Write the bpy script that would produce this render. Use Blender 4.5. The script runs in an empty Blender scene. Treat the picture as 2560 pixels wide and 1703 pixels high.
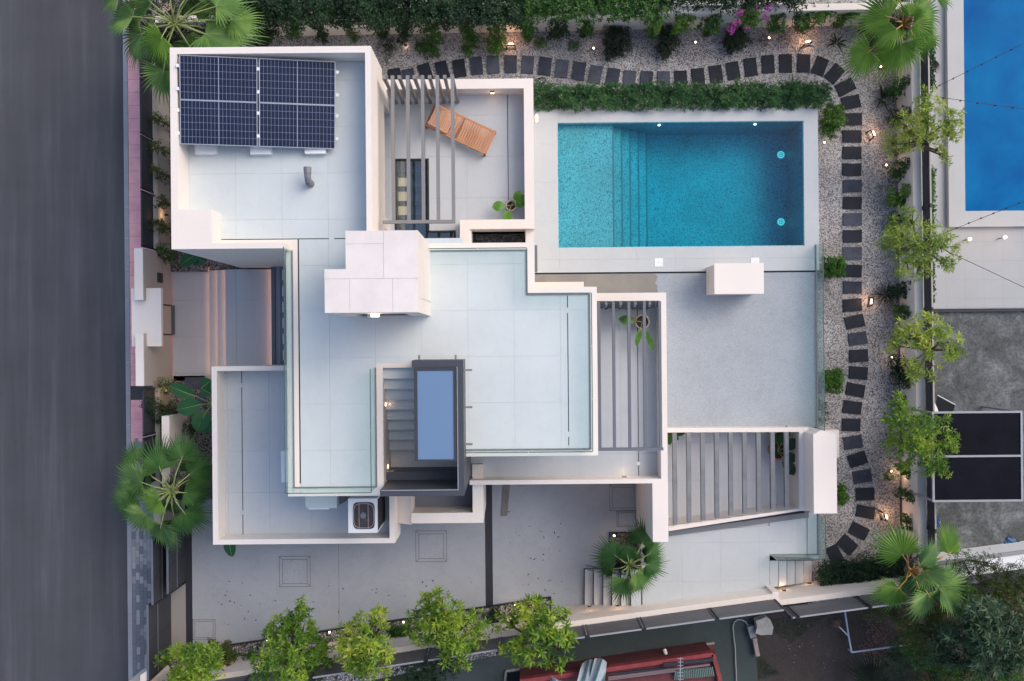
import bpy, math, random
import numpy as np
from mathutils import Vector, Matrix
R = math.radians
scn = bpy.context.scene
COL = scn.collection
# ---------------------------------------------------------------- camera, sky, sun, exposure
HC = 29.7                       # camera height above the road, metres
FPX = 2300.0                    # focal length in photograph pixels
TH = R(0.5)                     # roll of the camera against the house
cam = bpy.data.cameras.new('camera'); camo = bpy.data.objects.new('camera', cam); COL.objects.link(camo)
cam.sensor_width = 36.0; cam.lens = 36.0 * FPX / 2560.0; cam.clip_end = 500; cam.clip_start = 0.5
camo.location = (0, 0, HC); camo.rotation_euler = (0, 0, -TH)
scn.camera = camo
world = bpy.data.worlds.new("World"); scn.world = world; world.use_nodes = True
wn = world.node_tree.nodes; wl = world.node_tree.links
bg = wn['Background']
sky = wn.new('ShaderNodeTexSky'); sky.sky_type = 'NISHITA'; sky.sun_disc = False
SUN_EL, SUN_AZ = R(46), R(58)
sky.sun_elevation = SUN_EL; sky.sun_rotation = SUN_AZ; sky.air_density = 1.0; sky.dust_density = 3.0; sky.ozone_density = 0.7
wl.new(sky.outputs[0], bg.inputs[0]); bg.inputs[1].default_value = 0.10
sl = bpy.data.lights.new('sun', 'SUN'); sl.energy = 0.60; sl.angle = R(45); sl.color = (1.0, 0.90, 0.77)
so = bpy.data.objects.new('sun', sl); COL.objects.link(so)
sv = Vector((math.sin(SUN_AZ)*math.cos(SUN_EL), math.cos(SUN_AZ)*math.cos(SUN_EL), math.sin(SUN_EL)))
so.rotation_euler = sv.to_track_quat('Z', 'Y').to_euler(); so.location = (30, 20, 40)
scn.view_settings.view_transform = 'Standard'; scn.view_settings.look = 'None'
scn.view_settings.exposure = 1.22; scn.view_settings.gamma = 1.0; scn.view_settings.use_curve_mapping = False
# ---------------------------------------------------------------- measuring helpers
OX = {1: 0, 2: 640, 3: 1280, 4: 1860}; OY = {1: 0, 2: 410, 3: 820, 4: 1237}
def Q(rc, u, v):                # enlargement row/column + position in it -> photograph pixel
    return (OX[rc % 10] + u/3.364, OY[rc // 10] + v/3.364)
CT, ST = math.cos(TH), math.sin(TH)
def W(p, z):                    # photograph pixel + real height -> metres on the ground plan
    dx, dy = p[0]-1280.0, 851.5-p[1]
    k = (HC - z)/FPX
    return ((dx*CT + dy*ST)*k, (-dx*ST + dy*CT)*k)
def RC(x0, y0, x1, y1, z):      # pixel rectangle -> metre rectangle
    a = W((x0, y0), z); b = W((x1, y1), z); c = W((x0, y1), z); d = W((x1, y0), z)
    return ((a[0]+c[0])/2, (b[0]+d[0])/2, (b[1]+c[1])/2, (a[1]+d[1])/2)   # x0,x1,y0,y1
def V3(p, z): a = W(p, z); return Vector((a[0], a[1], z))
# ---------------------------------------------------------------- mesh helpers
class MB:
    def __init__(s): s.v = []; s.f = []; s.m = []
    def add(s, v, f, mi=0):
        n = len(s.v); s.v += [tuple(a) for a in v]; s.f += [tuple(i+n for i in q) for q in f]; s.m += [mi]*len(f); return s
    def box(s, x0, x1, y0, y1, z0, z1, mi=0):
        if x1 < x0: x0, x1 = x1, x0
        if y1 < y0: y0, y1 = y1, y0
        return s.add([(x0,y0,z0),(x1,y0,z0),(x1,y1,z0),(x0,y1,z0),(x0,y0,z1),(x1,y0,z1),(x1,y1,z1),(x0,y1,z1)],
              [(3,2,1,0),(4,5,6,7),(0,1,5,4),(1,2,6,5),(2,3,7,6),(3,0,4,7)], mi)
    def prism(s, pts, z0, z1, mi=0):
        n = len(pts)
        ar = sum(pts[i][0]*pts[(i+1)%n][1]-pts[(i+1)%n][0]*pts[i][1] for i in range(n))
        if ar < 0: pts = pts[::-1]
        v = [(p[0],p[1],z0) for p in pts]+[(p[0],p[1],z1) for p in pts]
        return s.add(v, [tuple(range(n-1,-1,-1)), tuple(range(n,2*n))]+[(i,(i+1)%n,n+(i+1)%n,n+i) for i in range(n)], mi)
    def bar(s, a, b, w, h=None, mi=0, up=(0,0,1)):
        a = Vector(a); b = Vector(b); h = h or w
        d = (b-a).normalized(); u = Vector(up)
        if abs(d.dot(u)) > .98: u = Vector((0,1,0))
        r = d.cross(u).normalized(); u = r.cross(d)
        v = []
        for p in (a, b):
            for i, j in ((-1,-1),(1,-1),(1,1),(-1,1)): v.append(p + r*(i*w/2) + u*(j*h/2))
        return s.add(v, [(0,1,2,3),(7,6,5,4),(0,4,5,1),(1,5,6,2),(2,6,7,3),(3,7,4,0)], mi)
    def tube(s, pts, rad, n=6, mi=0, caps=True):
        pts = [Vector(p) for p in pts]
        if not hasattr(rad, '__len__'): rad = [rad]*len(pts)
        v = []; m = len(pts)
        for i, p in enumerate(pts):
            d = (pts[min(i+1,m-1)]-pts[max(i-1,0)]).normalized()
            u = Vector((0,0,1)) if abs(d.z) < .9 else Vector((1,0,0))
            r = d.cross(u).normalized(); u = r.cross(d)
            for k in range(n):
                a = 2*math.pi*k/n; v.append(p + (r*math.cos(a)+u*math.sin(a))*rad[i])
        f = [(i*n+k, i*n+(k+1)%n, (i+1)*n+(k+1)%n, (i+1)*n+k) for i in range(m-1) for k in range(n)]
        if caps: f += [tuple(range(n-1,-1,-1)), tuple(range((m-1)*n, m*n))]
        return s.add(v, f, mi)
    def cyl(s, x, y, z0, z1, r, r2=None, n=16, mi=0):
        return s.tube([(x,y,z0),(x,y,z1)], [r, r if r2 is None else r2], n, mi)
    def ring(s, x, y, z, R_, r, n=20, k=6, mi=0, axis='z'):
        v = []
        for i in range(n):
            a = 2*math.pi*i/n
            for j in range(k):
                b = 2*math.pi*j/k; q = R_+r*math.cos(b); w = r*math.sin(b)
                v.append((x+q*math.cos(a), y+q*math.sin(a), z+w) if axis == 'z' else (x+q*math.cos(a), y+w, z+q*math.sin(a)))
        return s.add(v, [(i*k+j, ((i+1)%n)*k+j, ((i+1)%n)*k+(j+1)%k, i*k+(j+1)%k) for i in range(n) for j in range(k)], mi)
    def lathe(s, prof, x=0, y=0, n=20, mi=0):
        v = []; m = len(prof)
        for r, z in prof:
            for k in range(n):
                a = 2*math.pi*k/n; v.append((x+r*math.cos(a), y+r*math.sin(a), z))
        return s.add(v, [(i*n+k, i*n+(k+1)%n, (i+1)*n+(k+1)%n, (i+1)*n+k) for i in range(m-1) for k in range(n)], mi)
    def mesh(s, name):
        me = bpy.data.meshes.new(name); me.from_pydata(s.v, [], s.f); me.update()
        if any(s.m): me.polygons.foreach_set('material_index', s.m)
        return me
def tag(o, label=None, cat=None, group=None, kind=None):
    if label: o['label'] = label
    if cat: o['category'] = cat
    if group: o['group'] = group
    if kind: o['kind'] = kind
    return o
def put(name, me, mat=None, parent=None, loc=None, rz=0, smooth=False):
    if isinstance(me, MB): me = me.mesh(name)
    if mat is not None and len(me.materials) == 0:
        for m in (mat if isinstance(mat, (list, tuple)) else [mat]): me.materials.append(m)
    if smooth: me.polygons.foreach_set('use_smooth', [True]*len(me.polygons))
    o = bpy.data.objects.new(name, me); COL.objects.link(o)
    if parent is not None:
        o.parent = parent
        if loc is None: o.matrix_parent_inverse = Matrix.Translation(-Vector(GLOC.get(parent.name, (0,0,0))))
    if loc is not None: o.location = loc
    o.rotation_euler = (0, 0, rz)
    return o
GLOC = {}
def thing(name, label, cat, loc=(0,0,0), rz=0, group=None):
    o = bpy.data.objects.new(name, None); COL.objects.link(o)
    o.location = loc; o.rotation_euler = (0,0,rz); o.empty_display_size = .2
    if rz == 0: GLOC[o.name] = tuple(loc)
    return tag(o, label, cat, group)
def struct(name, me, mat, label=None):
    o = put(name, me, mat); o['kind'] = 'structure'
    if label: o['label'] = label
    return o
def copy_tree(o, parent=None):
    c = o.copy(); COL.objects.link(c)
    if parent is not None: c.parent = parent
    for ch in o.children: copy_tree(ch, c)
    return c
# clip polygon (ccw) by convex polygon
def clip(poly, cl):
    n = len(cl)
    ar = sum(cl[i][0]*cl[(i+1)%n][1]-cl[(i+1)%n][0]*cl[i][1] for i in range(n))
    if ar < 0: cl = cl[::-1]
    for i in range(n):
        a, b = cl[i], cl[(i+1)%n]
        ins = lambda p: (b[0]-a[0])*(p[1]-a[1])-(b[1]-a[1])*(p[0]-a[0])
        out = []
        for j in range(len(poly)):
            p, q = poly[j], poly[(j+1)%len(poly)]
            ip, iq = ins(p), ins(q)
            if ip >= -1e-9: out.append(p)
            if (ip > 1e-9 and iq < -1e-9) or (ip < -1e-9 and iq > 1e-9):
                t = ip/(ip-iq); out.append((p[0]+t*(q[0]-p[0]), p[1]+t*(q[1]-p[1])))
        poly = out
        if len(poly) < 3: return []
    return poly
def R2(r): return [(r[0],r[2]),(r[1],r[2]),(r[1],r[3]),(r[0],r[3])]
def tiles(parent, polys, z, px, py, mat, name='paving_tile', gap=.012, th=.02, x0=0, y0=0, stag=0, mats=None, limit=300, skip=None):
    """one object for each slab that can be picked apart"""
    full = MB().box(gap/2, px-gap/2, gap/2, py-gap/2, 0, th).mesh(name)
    (full.materials.append(mat))
    rr = random.Random(len(polys)*7+int(px*100)); cnt = 0; rest = MB()
    for poly in polys:
        xs = [p[0] for p in poly]; ys = [p[1] for p in poly]
        j0 = math.floor((min(ys)-y0)/py)-1; j1 = math.ceil((max(ys)-y0)/py)+1
        i0 = math.floor((min(xs)-x0)/px)-2; i1 = math.ceil((max(xs)-x0)/px)+2
        for j in range(j0, j1):
            for i in range(i0, i1):
                ax = x0+i*px+(stag*px*(j % 2)); ay = y0+j*py
                c = [(ax+gap/2,ay+gap/2),(ax+px-gap/2,ay+gap/2),(ax+px-gap/2,ay+py-gap/2),(ax+gap/2,ay+py-gap/2)]
                q = clip(c, poly)
                if len(q) < 3: continue
                A = abs(sum(q[k][0]*q[(k+1)%len(q)][1]-q[(k+1)%len(q)][0]*q[k][1] for k in range(len(q))))/2
                if A < .0006: continue
                cnt += 1
                if cnt > limit: rest.prism(q, z, z+th); continue
                if A > .999*(px-gap)*(py-gap):
                    o = bpy.data.objects.new(name, full); COL.objects.link(o); o.parent = parent
                    g = GLOC.get(parent.name, (0,0,0)); o.location = (ax-g[0], ay-g[1], z-g[2]+rr.uniform(0,.0015))
                else:
                    put(name, MB().prism(q, z, z+th), mat, parent)
    if rest.v: put(name, rest, mat, parent)['kind'] = 'stuff'
# ---------------------------------------------------------------- materials
MATS = {}
def newmat(name):
    m = bpy.data.materials.new(name); m.use_nodes = True; MATS[name] = m
    nt = m.node_tree; b = nt.nodes['Principled BSDF']; return m, nt, b
def N(nt, t, **kw):
    n = nt.nodes.new(t)
    for k, v in kw.items():
        if k in n.inputs: n.inputs[k].default_value = v
        else: setattr(n, k, v)
    return n
def ramp(nt, pts, interp='LINEAR'):
    r = nt.nodes.new('ShaderNodeValToRGB'); r.color_ramp.interpolation = interp
    e = r.color_ramp.elements
    while len(e) < len(pts): e.new(.5)
    for i, (p, c) in enumerate(pts):
        e[i].position = p; e[i].color = (c[0], c[1], c[2], 1) if hasattr(c, '__len__') else (c, c, c, 1)
    return r
def surf(name, col, rough=.7, var=.06, vs=1.2, fine=.04, fs=60, bump=.0, bs=80, metal=0, spec=.5, streak=None, each=0.0, marks=0.0):
    """plain real surface: base colour with broad wear, fine grain and a little relief"""
    m, nt, b = newmat(name); L = nt.links
    tc = N(nt, 'ShaderNodeNewGeometry')
    n1 = N(nt, 'ShaderNodeTexNoise', Scale=vs, Detail=4.0, Roughness=.6); L.new(tc.outputs['Position'], n1.inputs['Vector'])
    n2 = N(nt, 'ShaderNodeTexNoise', Scale=fs, Detail=3.0); L.new(tc.outputs['Position'], n2.inputs['Vector'])
    a = N(nt, 'ShaderNodeMath', operation='MULTIPLY_ADD'); a.inputs[1].default_value = 2*var*1.6; a.inputs[2].default_value = 1-var*1.6
    L.new(n1.outputs[0], a.inputs[0])
    c = N(nt, 'ShaderNodeMath', operation='MULTIPLY_ADD'); c.inputs[1].default_value = 2*fine*1.6; c.inputs[2].default_value = 1-fine*1.6
    L.new(n2.outputs[0], c.inputs[0])
    p = N(nt, 'ShaderNodeMath', operation='MULTIPLY'); L.new(a.outputs[0], p.inputs[0]); L.new(c.outputs[0], p.inputs[1])
    if each:                    # every slab its own slight tone
        oi = N(nt, 'ShaderNodeObjectInfo'); e = N(nt, 'ShaderNodeMath', operation='MULTIPLY_ADD'); e.inputs[1].default_value = 2*each; e.inputs[2].default_value = 1-each
        L.new(oi.outputs['Random'], e.inputs[0]); q = N(nt, 'ShaderNodeMath', operation='MULTIPLY'); L.new(p.outputs[0], q.inputs[0]); L.new(e.outputs[0], q.inputs[1]); p = q
    if marks:                   # dried puddle rings and drip marks
        nm = N(nt, 'ShaderNodeTexNoise', Scale=2.3, Detail=7.0, Roughness=.7, Distortion=1.0); L.new(tc.outputs['Position'], nm.inputs['Vector'])
        rm = ramp(nt, [(.52, 1.0), (.58, 1-marks), (.62, 1-marks*.35), (.72, 1-marks*.8)]); L.new(nm.outputs[0], rm.inputs[0])
        q = N(nt, 'ShaderNodeMath', operation='MULTIPLY'); L.new(p.outputs[0], q.inputs[0]); L.new(rm.outputs[0], q.inputs[1]); p = q
    v = N(nt, 'ShaderNodeVectorMath', operation='SCALE'); v.inputs[0].default_value = col; L.new(p.outputs[0], v.inputs['Scale'])
    L.new(v.outputs[0], b.inputs['Base Color'])
    b.inputs['Roughness'].default_value = rough; b.inputs['Metallic'].default_value = metal
    b.inputs['Specular IOR Level'].default_value = spec
    if bump:
        n3 = N(nt, 'ShaderNodeTexNoise', Scale=bs, Detail=3.0); L.new(tc.outputs['Position'], n3.inputs['Vector'])
        bp = N(nt, 'ShaderNodeBump', Strength=bump, Distance=.01); L.new(n3.outputs[0], bp.inputs['Height']); L.new(bp.outputs[0], b.inputs['Normal'])
    return m
def glow(name, col, e):
    m, nt, b = newmat(name); b.inputs['Base Color'].default_value = (*col, 1)
    b.inputs['Emission Color'].default_value = (*col, 1); b.inputs['Emission Strength'].default_value = e; return m
def foliage(name, c1, c2, c3, trans=.25, rough=.55, cs=1.6):
    """leaf colour: each leaf its own tone, plus larger patches of young and old growth"""
    m, nt, b = newmat(name); L = nt.links
    g = N(nt, 'ShaderNodeNewGeometry')
    r1 = ramp(nt, [(0, c1), (.55, c2), (1, c3)])
    n = N(nt, 'ShaderNodeTexNoise', Scale=cs, Detail=2.0); L.new(g.outputs['Position'], n.inputs['Vector'])
    ma = N(nt, 'ShaderNodeMath', operation='MULTIPLY_ADD'); ma.inputs[1].default_value = .45; L.new(g.outputs['Random Per Island'], ma.inputs[0])
    mb = N(nt, 'ShaderNodeMath', operation='MULTIPLY_ADD'); mb.inputs[1].default_value = 1.7; mb.inputs[2].default_value = -.60; L.new(n.outputs[0], mb.inputs[0])
    oi = N(nt, 'ShaderNodeObjectInfo'); mo = N(nt, 'ShaderNodeMath', operation='MULTIPLY_ADD'); mo.inputs[1].default_value = .35; L.new(oi.outputs['Random'], mo.inputs[0]); L.new(mb.outputs[0], mo.inputs[2])
    ms = N(nt, 'ShaderNodeMath', operation='SUBTRACT'); ms.inputs[1].default_value = .17; L.new(mo.outputs[0], ms.inputs[0])
    L.new(ms.outputs[0], ma.inputs[2]); L.new(ma.outputs[0], r1.inputs[0])
    L.new(r1.outputs[0], b.inputs['Base Color']); b.inputs['Roughness'].default_value = rough; b.inputs['Specular IOR Level'].default_value = .3
    tr = N(nt, 'ShaderNodeBsdfTranslucent'); L.new(r1.outputs[0], tr.inputs[0])
    mx = N(nt, 'ShaderNodeMixShader'); mx.inputs[0].default_value = trans
    L.new(b.outputs[0], mx.inputs[1]); L.new(tr.outputs[0], mx.inputs[2]); L.new(mx.outputs[0], nt.nodes['Material Output'].inputs[0])
    return m
def pebbles(name, scale, light, dark, thr=.12, rough=.8, bump=.6, warm=0):
    m, nt, b = newmat(name); L = nt.links
    g = N(nt, 'ShaderNodeNewGeometry')
    v = N(nt, 'ShaderNodeTexVoronoi', Scale=scale); L.new(g.outputs['Position'], v.inputs['Vector']); v.inputs['Randomness'].default_value = 1.0
    ve = N(nt, 'ShaderNodeTexVoronoi', Scale=scale, feature='DISTANCE_TO_EDGE'); L.new(g.outputs['Position'], ve.inputs['Vector'])
    sp = N(nt, 'ShaderNodeSeparateColor'); L.new(v.outputs['Color'], sp.inputs[0])
    r = ramp(nt, [(0, dark), (.25, tuple(.45*x for x in light)), (.5, tuple(.8*x for x in light)), (1, light)]); L.new(sp.outputs[0], r.inputs[0])
    e = ramp(nt, [(0, .12), (thr, 1)]); L.new(ve.outputs['Distance'], e.inputs[0])
    big = N(nt, 'ShaderNodeTexNoise', Scale=.9, Detail=3.0); L.new(g.outputs['Position'], big.inputs['Vector'])
    br = ramp(nt, [(.3, .72), (.7, 1.12)]); L.new(big.outputs[0], br.inputs[0])
    mx = N(nt, 'ShaderNodeMix', data_type='RGBA', blend_type='MULTIPLY'); mx.inputs[0].default_value = 1
    L.new(r.outputs[0], mx.inputs[6]); L.new(e.outputs[0], mx.inputs[7])
    m2 = N(nt, 'ShaderNodeMix', data_type='RGBA', blend_type='MULTIPLY'); m2.inputs[0].default_value = 1
    L.new(mx.outputs[2], m2.inputs[6]); L.new(br.outputs[0], m2.inputs[7])
    L.new(m2.outputs[2], b.inputs['Base Color']); b.inputs['Roughness'].default_value = rough
    bp = N(nt, 'ShaderNodeBump', Strength=bump, Distance=.02); L.new(e.outputs[0], bp.inputs['Height']); L.new(bp.outputs[0], b.inputs['Normal'])
    return m
def glassy(name, tint, gl=.08, rough=.02, refl=1.0, fres=1.45, flat=False):
    m, nt, b = newmat(name); L = nt.links; nt.nodes.remove(b)
    t = N(nt, 'ShaderNodeBsdfTransparent'); t.inputs[0].default_value = (*tint, 1)
    g = N(nt, 'ShaderNodeBsdfGlossy'); g.inputs['Roughness'].default_value = rough; g.inputs[0].default_value = (refl, refl, refl, 1)
    f = N(nt, 'ShaderNodeFresnel', IOR=fres); a = N(nt, 'ShaderNodeMath', operation='ADD'); a.inputs[1].default_value = gl; a.use_clamp = True
    mx = N(nt, 'ShaderNodeMixShader')
    if flat: mx.inputs[0].default_value = gl
    else: L.new(f.outputs[0], a.inputs[0]); L.new(a.outputs[0], mx.inputs[0])
    L.new(t.outputs[0], mx.inputs[1]); L.new(g.outputs[0], mx.inputs[2]); L.new(mx.outputs[0], nt.nodes['Material Output'].inputs[0])
    return m
WHITE = surf('white_render', (.71,.645,.59), .75, .05, .7, .025, 40, .12, 60, marks=.03)
SHADEW = surf('shaded_white_render', (.42,.375,.345), .8, .06, .8, .03, 40, .12, 60)  # white street walls darkened to taupe; the narrow gap's shade put into the colour
COPE = surf('white_coping', (.73,.66,.61), .6, .045, .9, .02, 50, .05, 60)
TOWERTOP = surf('limestone_slab', (.69,.63,.605), .7, .10, 1.3, .03, 30, .1, 60, marks=.03)
RTILE = surf('pale_porcelain_tile', (.54,.585,.595), .38, .08, .5, .02, 50, each=.015, marks=.03)
TTILE = surf('grey_porcelain_tile', (.45,.475,.50), .42, .05, .5, .03, 50, each=.018, marks=.035)
ETILE = surf('entrance_tile', (.47,.48,.50), .45, .06, .6, .03, 50)
DTILE = surf('deck_tile', (.45,.475,.49), .42, .05, .5, .02, 50, each=.015, marks=.03)
JOINT = surf('tile_joint', (.48,.50,.515), .9)
SLOT = surf('drain_slot', (.02,.02,.03), .6)
def asphalt():
    m, nt, b = newmat('asphalt'); L = nt.links
    g = N(nt, 'ShaderNodeNewGeometry')
    mp = N(nt, 'ShaderNodeMapping'); mp.inputs['Scale'].default_value = (1.0, .045, 1); L.new(g.outputs['Position'], mp.inputs[0])
    n = N(nt, 'ShaderNodeTexNoise', Scale=2.6, Detail=5.0, Roughness=.55); L.new(mp.outputs[0], n.inputs['Vector'])
    n2 = N(nt, 'ShaderNodeTexNoise', Scale=70, Detail=2.0); L.new(g.outputs['Position'], n2.inputs['Vector'])
    n3 = N(nt, 'ShaderNodeTexNoise', Scale=.5, Detail=6.0, Roughness=.6); L.new(g.outputs['Position'], n3.inputs['Vector'])
    r = ramp(nt, [(.32, (.048,.050,.060)), (.55, (.060,.063,.074)), (.70, (.080,.084,.097))]); L.new(n.outputs[0], r.inputs[0])
    r2 = ramp(nt, [(.25, .62), (.75, 1.35)]); L.new(n2.outputs[0], r2.inputs[0])
    r3 = ramp(nt, [(.35, .9), (.72, 1.12)]); L.new(n3.outputs[0], r3.inputs[0])
    a = N(nt, 'ShaderNodeMix', data_type='RGBA', blend_type='MULTIPLY'); a.inputs[0].default_value = 1; L.new(r.outputs[0], a.inputs[6]); L.new(r2.outputs[0], a.inputs[7])
    c = N(nt, 'ShaderNodeMix', data_type='RGBA', blend_type='MULTIPLY'); c.inputs[0].default_value = 1; L.new(a.outputs[2], c.inputs[6]); L.new(r3.outputs[0], c.inputs[7])
    L.new(c.outputs[2], b.inputs['Base Color']); b.inputs['Roughness'].default_value = .85
    bp = N(nt, 'ShaderNodeBump', Strength=.4, Distance=.01); L.new(n2.outputs[0], bp.inputs['Height']); L.new(bp.outputs[0], b.inputs['Normal'])
    return m
ASPH = asphalt()
KERB = surf('kerb_concrete', (.27,.28,.31), .85, .14, 2.0, .08, 60, .2)
PINK = surf('faded_red_paving', (.72,.37,.40), .85, .28, 1.5, .10, 40, .25)
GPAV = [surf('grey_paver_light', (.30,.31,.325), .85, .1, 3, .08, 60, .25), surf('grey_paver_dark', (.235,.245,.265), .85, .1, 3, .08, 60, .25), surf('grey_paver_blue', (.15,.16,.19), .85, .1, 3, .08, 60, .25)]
GRAV = pebbles('white_gravel', 30, (.66,.63,.62), (.14,.135,.14), .09)
GRAVD = pebbles('bed_gravel', 22, (.42,.38,.36), (.03,.03,.03), .2)
BLKPEB = pebbles('black_pebbles', 14, (.16,.16,.17), (.02,.02,.02), .2, .4)
def washed(name, col, var=.12):
    m = surf(name, col, .8, var, .35, .30, 55, .25, 55, marks=.06); return m
DRIVE = washed('washed_concrete', (.325,.35,.39), .15)
TERR = washed('washed_pebble_terrace', (.32,.35,.38), .17)
STAIN = surf('sandy_washed_concrete', (.225,.215,.195), .85, .2, 1.4, .25, 45, .2)
SLATE = [surf('slate_black', (.021,.024,.035), .7, .3, 3, .1, 30, .1, 20, spec=.2), surf('slate_worn', (.042,.049,.070), .7, .45, 3.5, .15, 30, .1, 20, spec=.2), surf('slate_dusty', (.072,.081,.108), .7, .4, 3, .15, 30, .1, 20, spec=.2)]
STEEL = surf('grey_steel', (.21,.205,.205), .5, .05, 2, .03, 60, metal=.2)
STEELD = surf('slate_steel', (.13,.14,.165), .45, .05, 2, .03, 60, metal=.2)
BEAM = surf('fibre_cement_beam', (.155,.165,.18), .6, .3, 2.2, .1, 40)
BLACK = surf('black_frame', (.012,.013,.019), .5)
ANTH = surf('anthracite_metal', (.040,.044,.056), .6, .12, 1.5, .04, 60, spec=.25)
FENC = surf('fence_composite', (.085,.088,.10), .6, .12, 1.5, .06, 60)
FENL = surf('fence_rail_grey', (.27,.27,.29), .5)
BEIGE = surf('beige_metal_rail', (.34,.31,.28), .5)
TEAK = [surf('teak_%s'%n, c, .5, .12, 3, .1, 50, .1) for n, c in (('honey', (.47,.205,.095)), ('amber', (.53,.245,.12)), ('red', (.27,.095,.045)))]
ALU = surf('aluminium', (.55,.56,.58), .35, .03, 2, .02, 50, metal=.8)
WPL = surf('white_plastic', (.72,.74,.75), .45, .03)
CELL = surf('silicon_cell', (.007,.013,.040), .3, .30, 1.1, .05, 50, spec=.35)
BACKS = surf('panel_backsheet', (.33,.37,.47), .3, .03, spec=.5)
CLEAR = glassy('railing_glass', (.90,.965,.945), .10, flat=True)
CLEAR2 = glassy('terrace_railing_glass', (.82,.91,.885), .20, .35, 1.0, flat=True)
GEDGE = surf('glass_edge', (.055,.10,.10), .2)
CHAN = surf('glass_channel', (.16,.17,.19), .5)
SKYREFL = surf('sky_reflection_blue', (.13,.215,.355), .08, .03, 1, .0, spec=.8)  # blue base colour stands in for the sky reflected in the pane
TINTGL = glassy('floor_glass', (.72,.80,.84), .06, .03)
LAMP = glow('lamp_glass_warm', (1.0,.62,.34), 5)
LAMPS = glow('lamp_lens_warm', (1.0,.66,.42), 5)
STRIP = glow('led_strip_warm', (1.0,.50,.26), 1.1)
LITW = glow('lit_window_warm', (1.0,.68,.38), .26)
POOLL = glow('pool_lamp', (.75,1.0,1.0), 1.5)
SOIL = surf('dark_soil', (.045,.036,.033), .95, .35, 1.1, .35, 25, .5, 30)
BARK = surf('bark', (.12,.085,.06), .9, .2, 5, .15, 40, .4)
TERRA = surf('terracotta', (.33,.12,.075), .8, .1)
POTG = surf('pot_tan', (.36,.27,.21), .8, .1)
EARTH = surf('potting_soil', (.02,.015,.012), .95)
RUBBER = surf('black_rubber', (.012,.012,.014), .5)
G_PALM = foliage('fan_palm_leaf', (.07,.16,.05), (.14,.26,.07), (.24,.38,.10), .3, .5)
G_PALMY = foliage('fan_palm_leaf_bright', (.10,.22,.035), (.17,.32,.05), (.24,.40,.07), .35, .5)
G_PALMD = foliage('fan_palm_leaf_dark', (.04,.115,.035), (.07,.17,.045), (.11,.23,.06), .25, .5)
G_PALMS = foliage('fan_palm_leaf_straw', (.32,.20,.09), (.38,.26,.11), (.25,.26,.10), .3, .6)
G_PET = surf('palm_petiole', (.24,.30,.10), .6, .15, 4)
G_PETO = surf('palm_petiole_orange', (.45,.25,.06), .6, .15, 4)
G_TREE = foliage('young_tree_leaf', (.045,.125,.015), (.17,.29,.025), (.44,.50,.06), .35, .5, 1.5)
G_TREEY = foliage('yellow_green_leaf', (.13,.22,.03), (.29,.38,.06), (.50,.50,.10), .35, .5, 1.5)
G_DARK = foliage('dark_vine_leaf', (.007,.024,.010), (.016,.048,.018), (.038,.09,.026), .2, .5, 1.3)
G_SHRUB = foliage('shrub_leaf', (.02,.06,.012), (.04,.12,.018), (.09,.19,.025), .2, .45, 2.5)
G_LIME = foliage('lime_shrub_leaf', (.04,.11,.012), (.08,.19,.02), (.15,.26,.03), .25, .5, 2.5)
G_DUSK = foliage('dusky_shrub_leaf', (.012,.020,.014), (.022,.036,.02), (.04,.06,.025), .15, .6, 3)
G_HEDGE = foliage('conifer_hedge_leaf', (.02,.065,.022), (.045,.125,.042), (.085,.19,.06), .15, .6, 2)
G_BAN = foliage('banana_leaf', (.02,.085,.03), (.03,.115,.04), (.045,.14,.05), .25, .35, 1)
G_BLUE = foliage('blue_grass_leaf', (.03,.045,.055), (.045,.065,.075), (.06,.085,.09), .1, .6, 3)
G_GREY = foliage('grey_green_leaf', (.02,.05,.022), (.05,.095,.045), (.11,.17,.09), .2, .5, 1.2)
G_OLIVE = foliage('olive_leaf', (.03,.045,.012), (.07,.10,.02), (.14,.16,.04), .25, .55, 1)
G_MAG = foliage('magenta_bract', (.30,.04,.22), (.38,.07,.30), (.42,.14,.32), .3, .6, 2)
G_RED = foliage('dark_red_leaf', (.07,.012,.010), (.10,.02,.012), (.13,.03,.02), .15, .6, 2)
G_POT = foliage('glossy_pot_leaf', (.03,.10,.015), (.09,.22,.03), (.16,.30,.06), .25, .3, 4)
# ================================================================= GROUND AND SETTING
def BX(mb, r, z0, z1, mi=0): return mb.box(r[0], r[1], r[2], r[3], z0, z1, mi)
PW = RC(1394.4, 306, 2008, 618, 1.02)          # the pool's water
mb = MB()
S = 220
for a, b, c, d in ((-S, PW[0]-.1, -S, S), (PW[1]+.1, S, -S, S), (PW[0]-.1, PW[1]+.1, -S, PW[2]-.1), (PW[0]-.1, PW[1]+.1, PW[3]+.1, S)):
    mb.add([(a,c,-.06),(b,c,-.06),(b,d,-.06),(a,d,-.06)], [(0,1,2,3)])
struct('ground', mb, SOIL)
XK = W((315.5, 600), 0)[0]                      # kerb face
struct('road', MB().box(-40, XK, -60, 60, -.05, 0), ASPH)
struct('gravel_garden', MB().box(-7.7, 12.35, W((1700,271),1.1)[1]-.3, 11.0, -.04, .30).box(W((2046,800),.3)[0]-.3, 12.35, -8.6, W((1700,271),1.1)[1]-.3, -.04, .30), GRAV)
kb = MB(); kb.box(XK, XK+.14, -60, 60, -.04, .13)
kr = struct('kerb', MB().box(XK+.005, XK+.13, -60, 60, -.04, .118), JOINT)
rr = random.Random(3)
y = -11.6
while y < 11.6:
    put('kerb_stone', MB().box(XK, XK+.145, y+.006, y+.994, -.03, .13+rr.uniform(-.003,.003)), KERB, kr); y += 1.0
kr2 = put('kerb_run', MB().box(XK, XK+.145, -60, -11.6, -.03, .13).box(XK, XK+.145, 11.4, 60, -.03, .13), KERB, kr)
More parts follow.
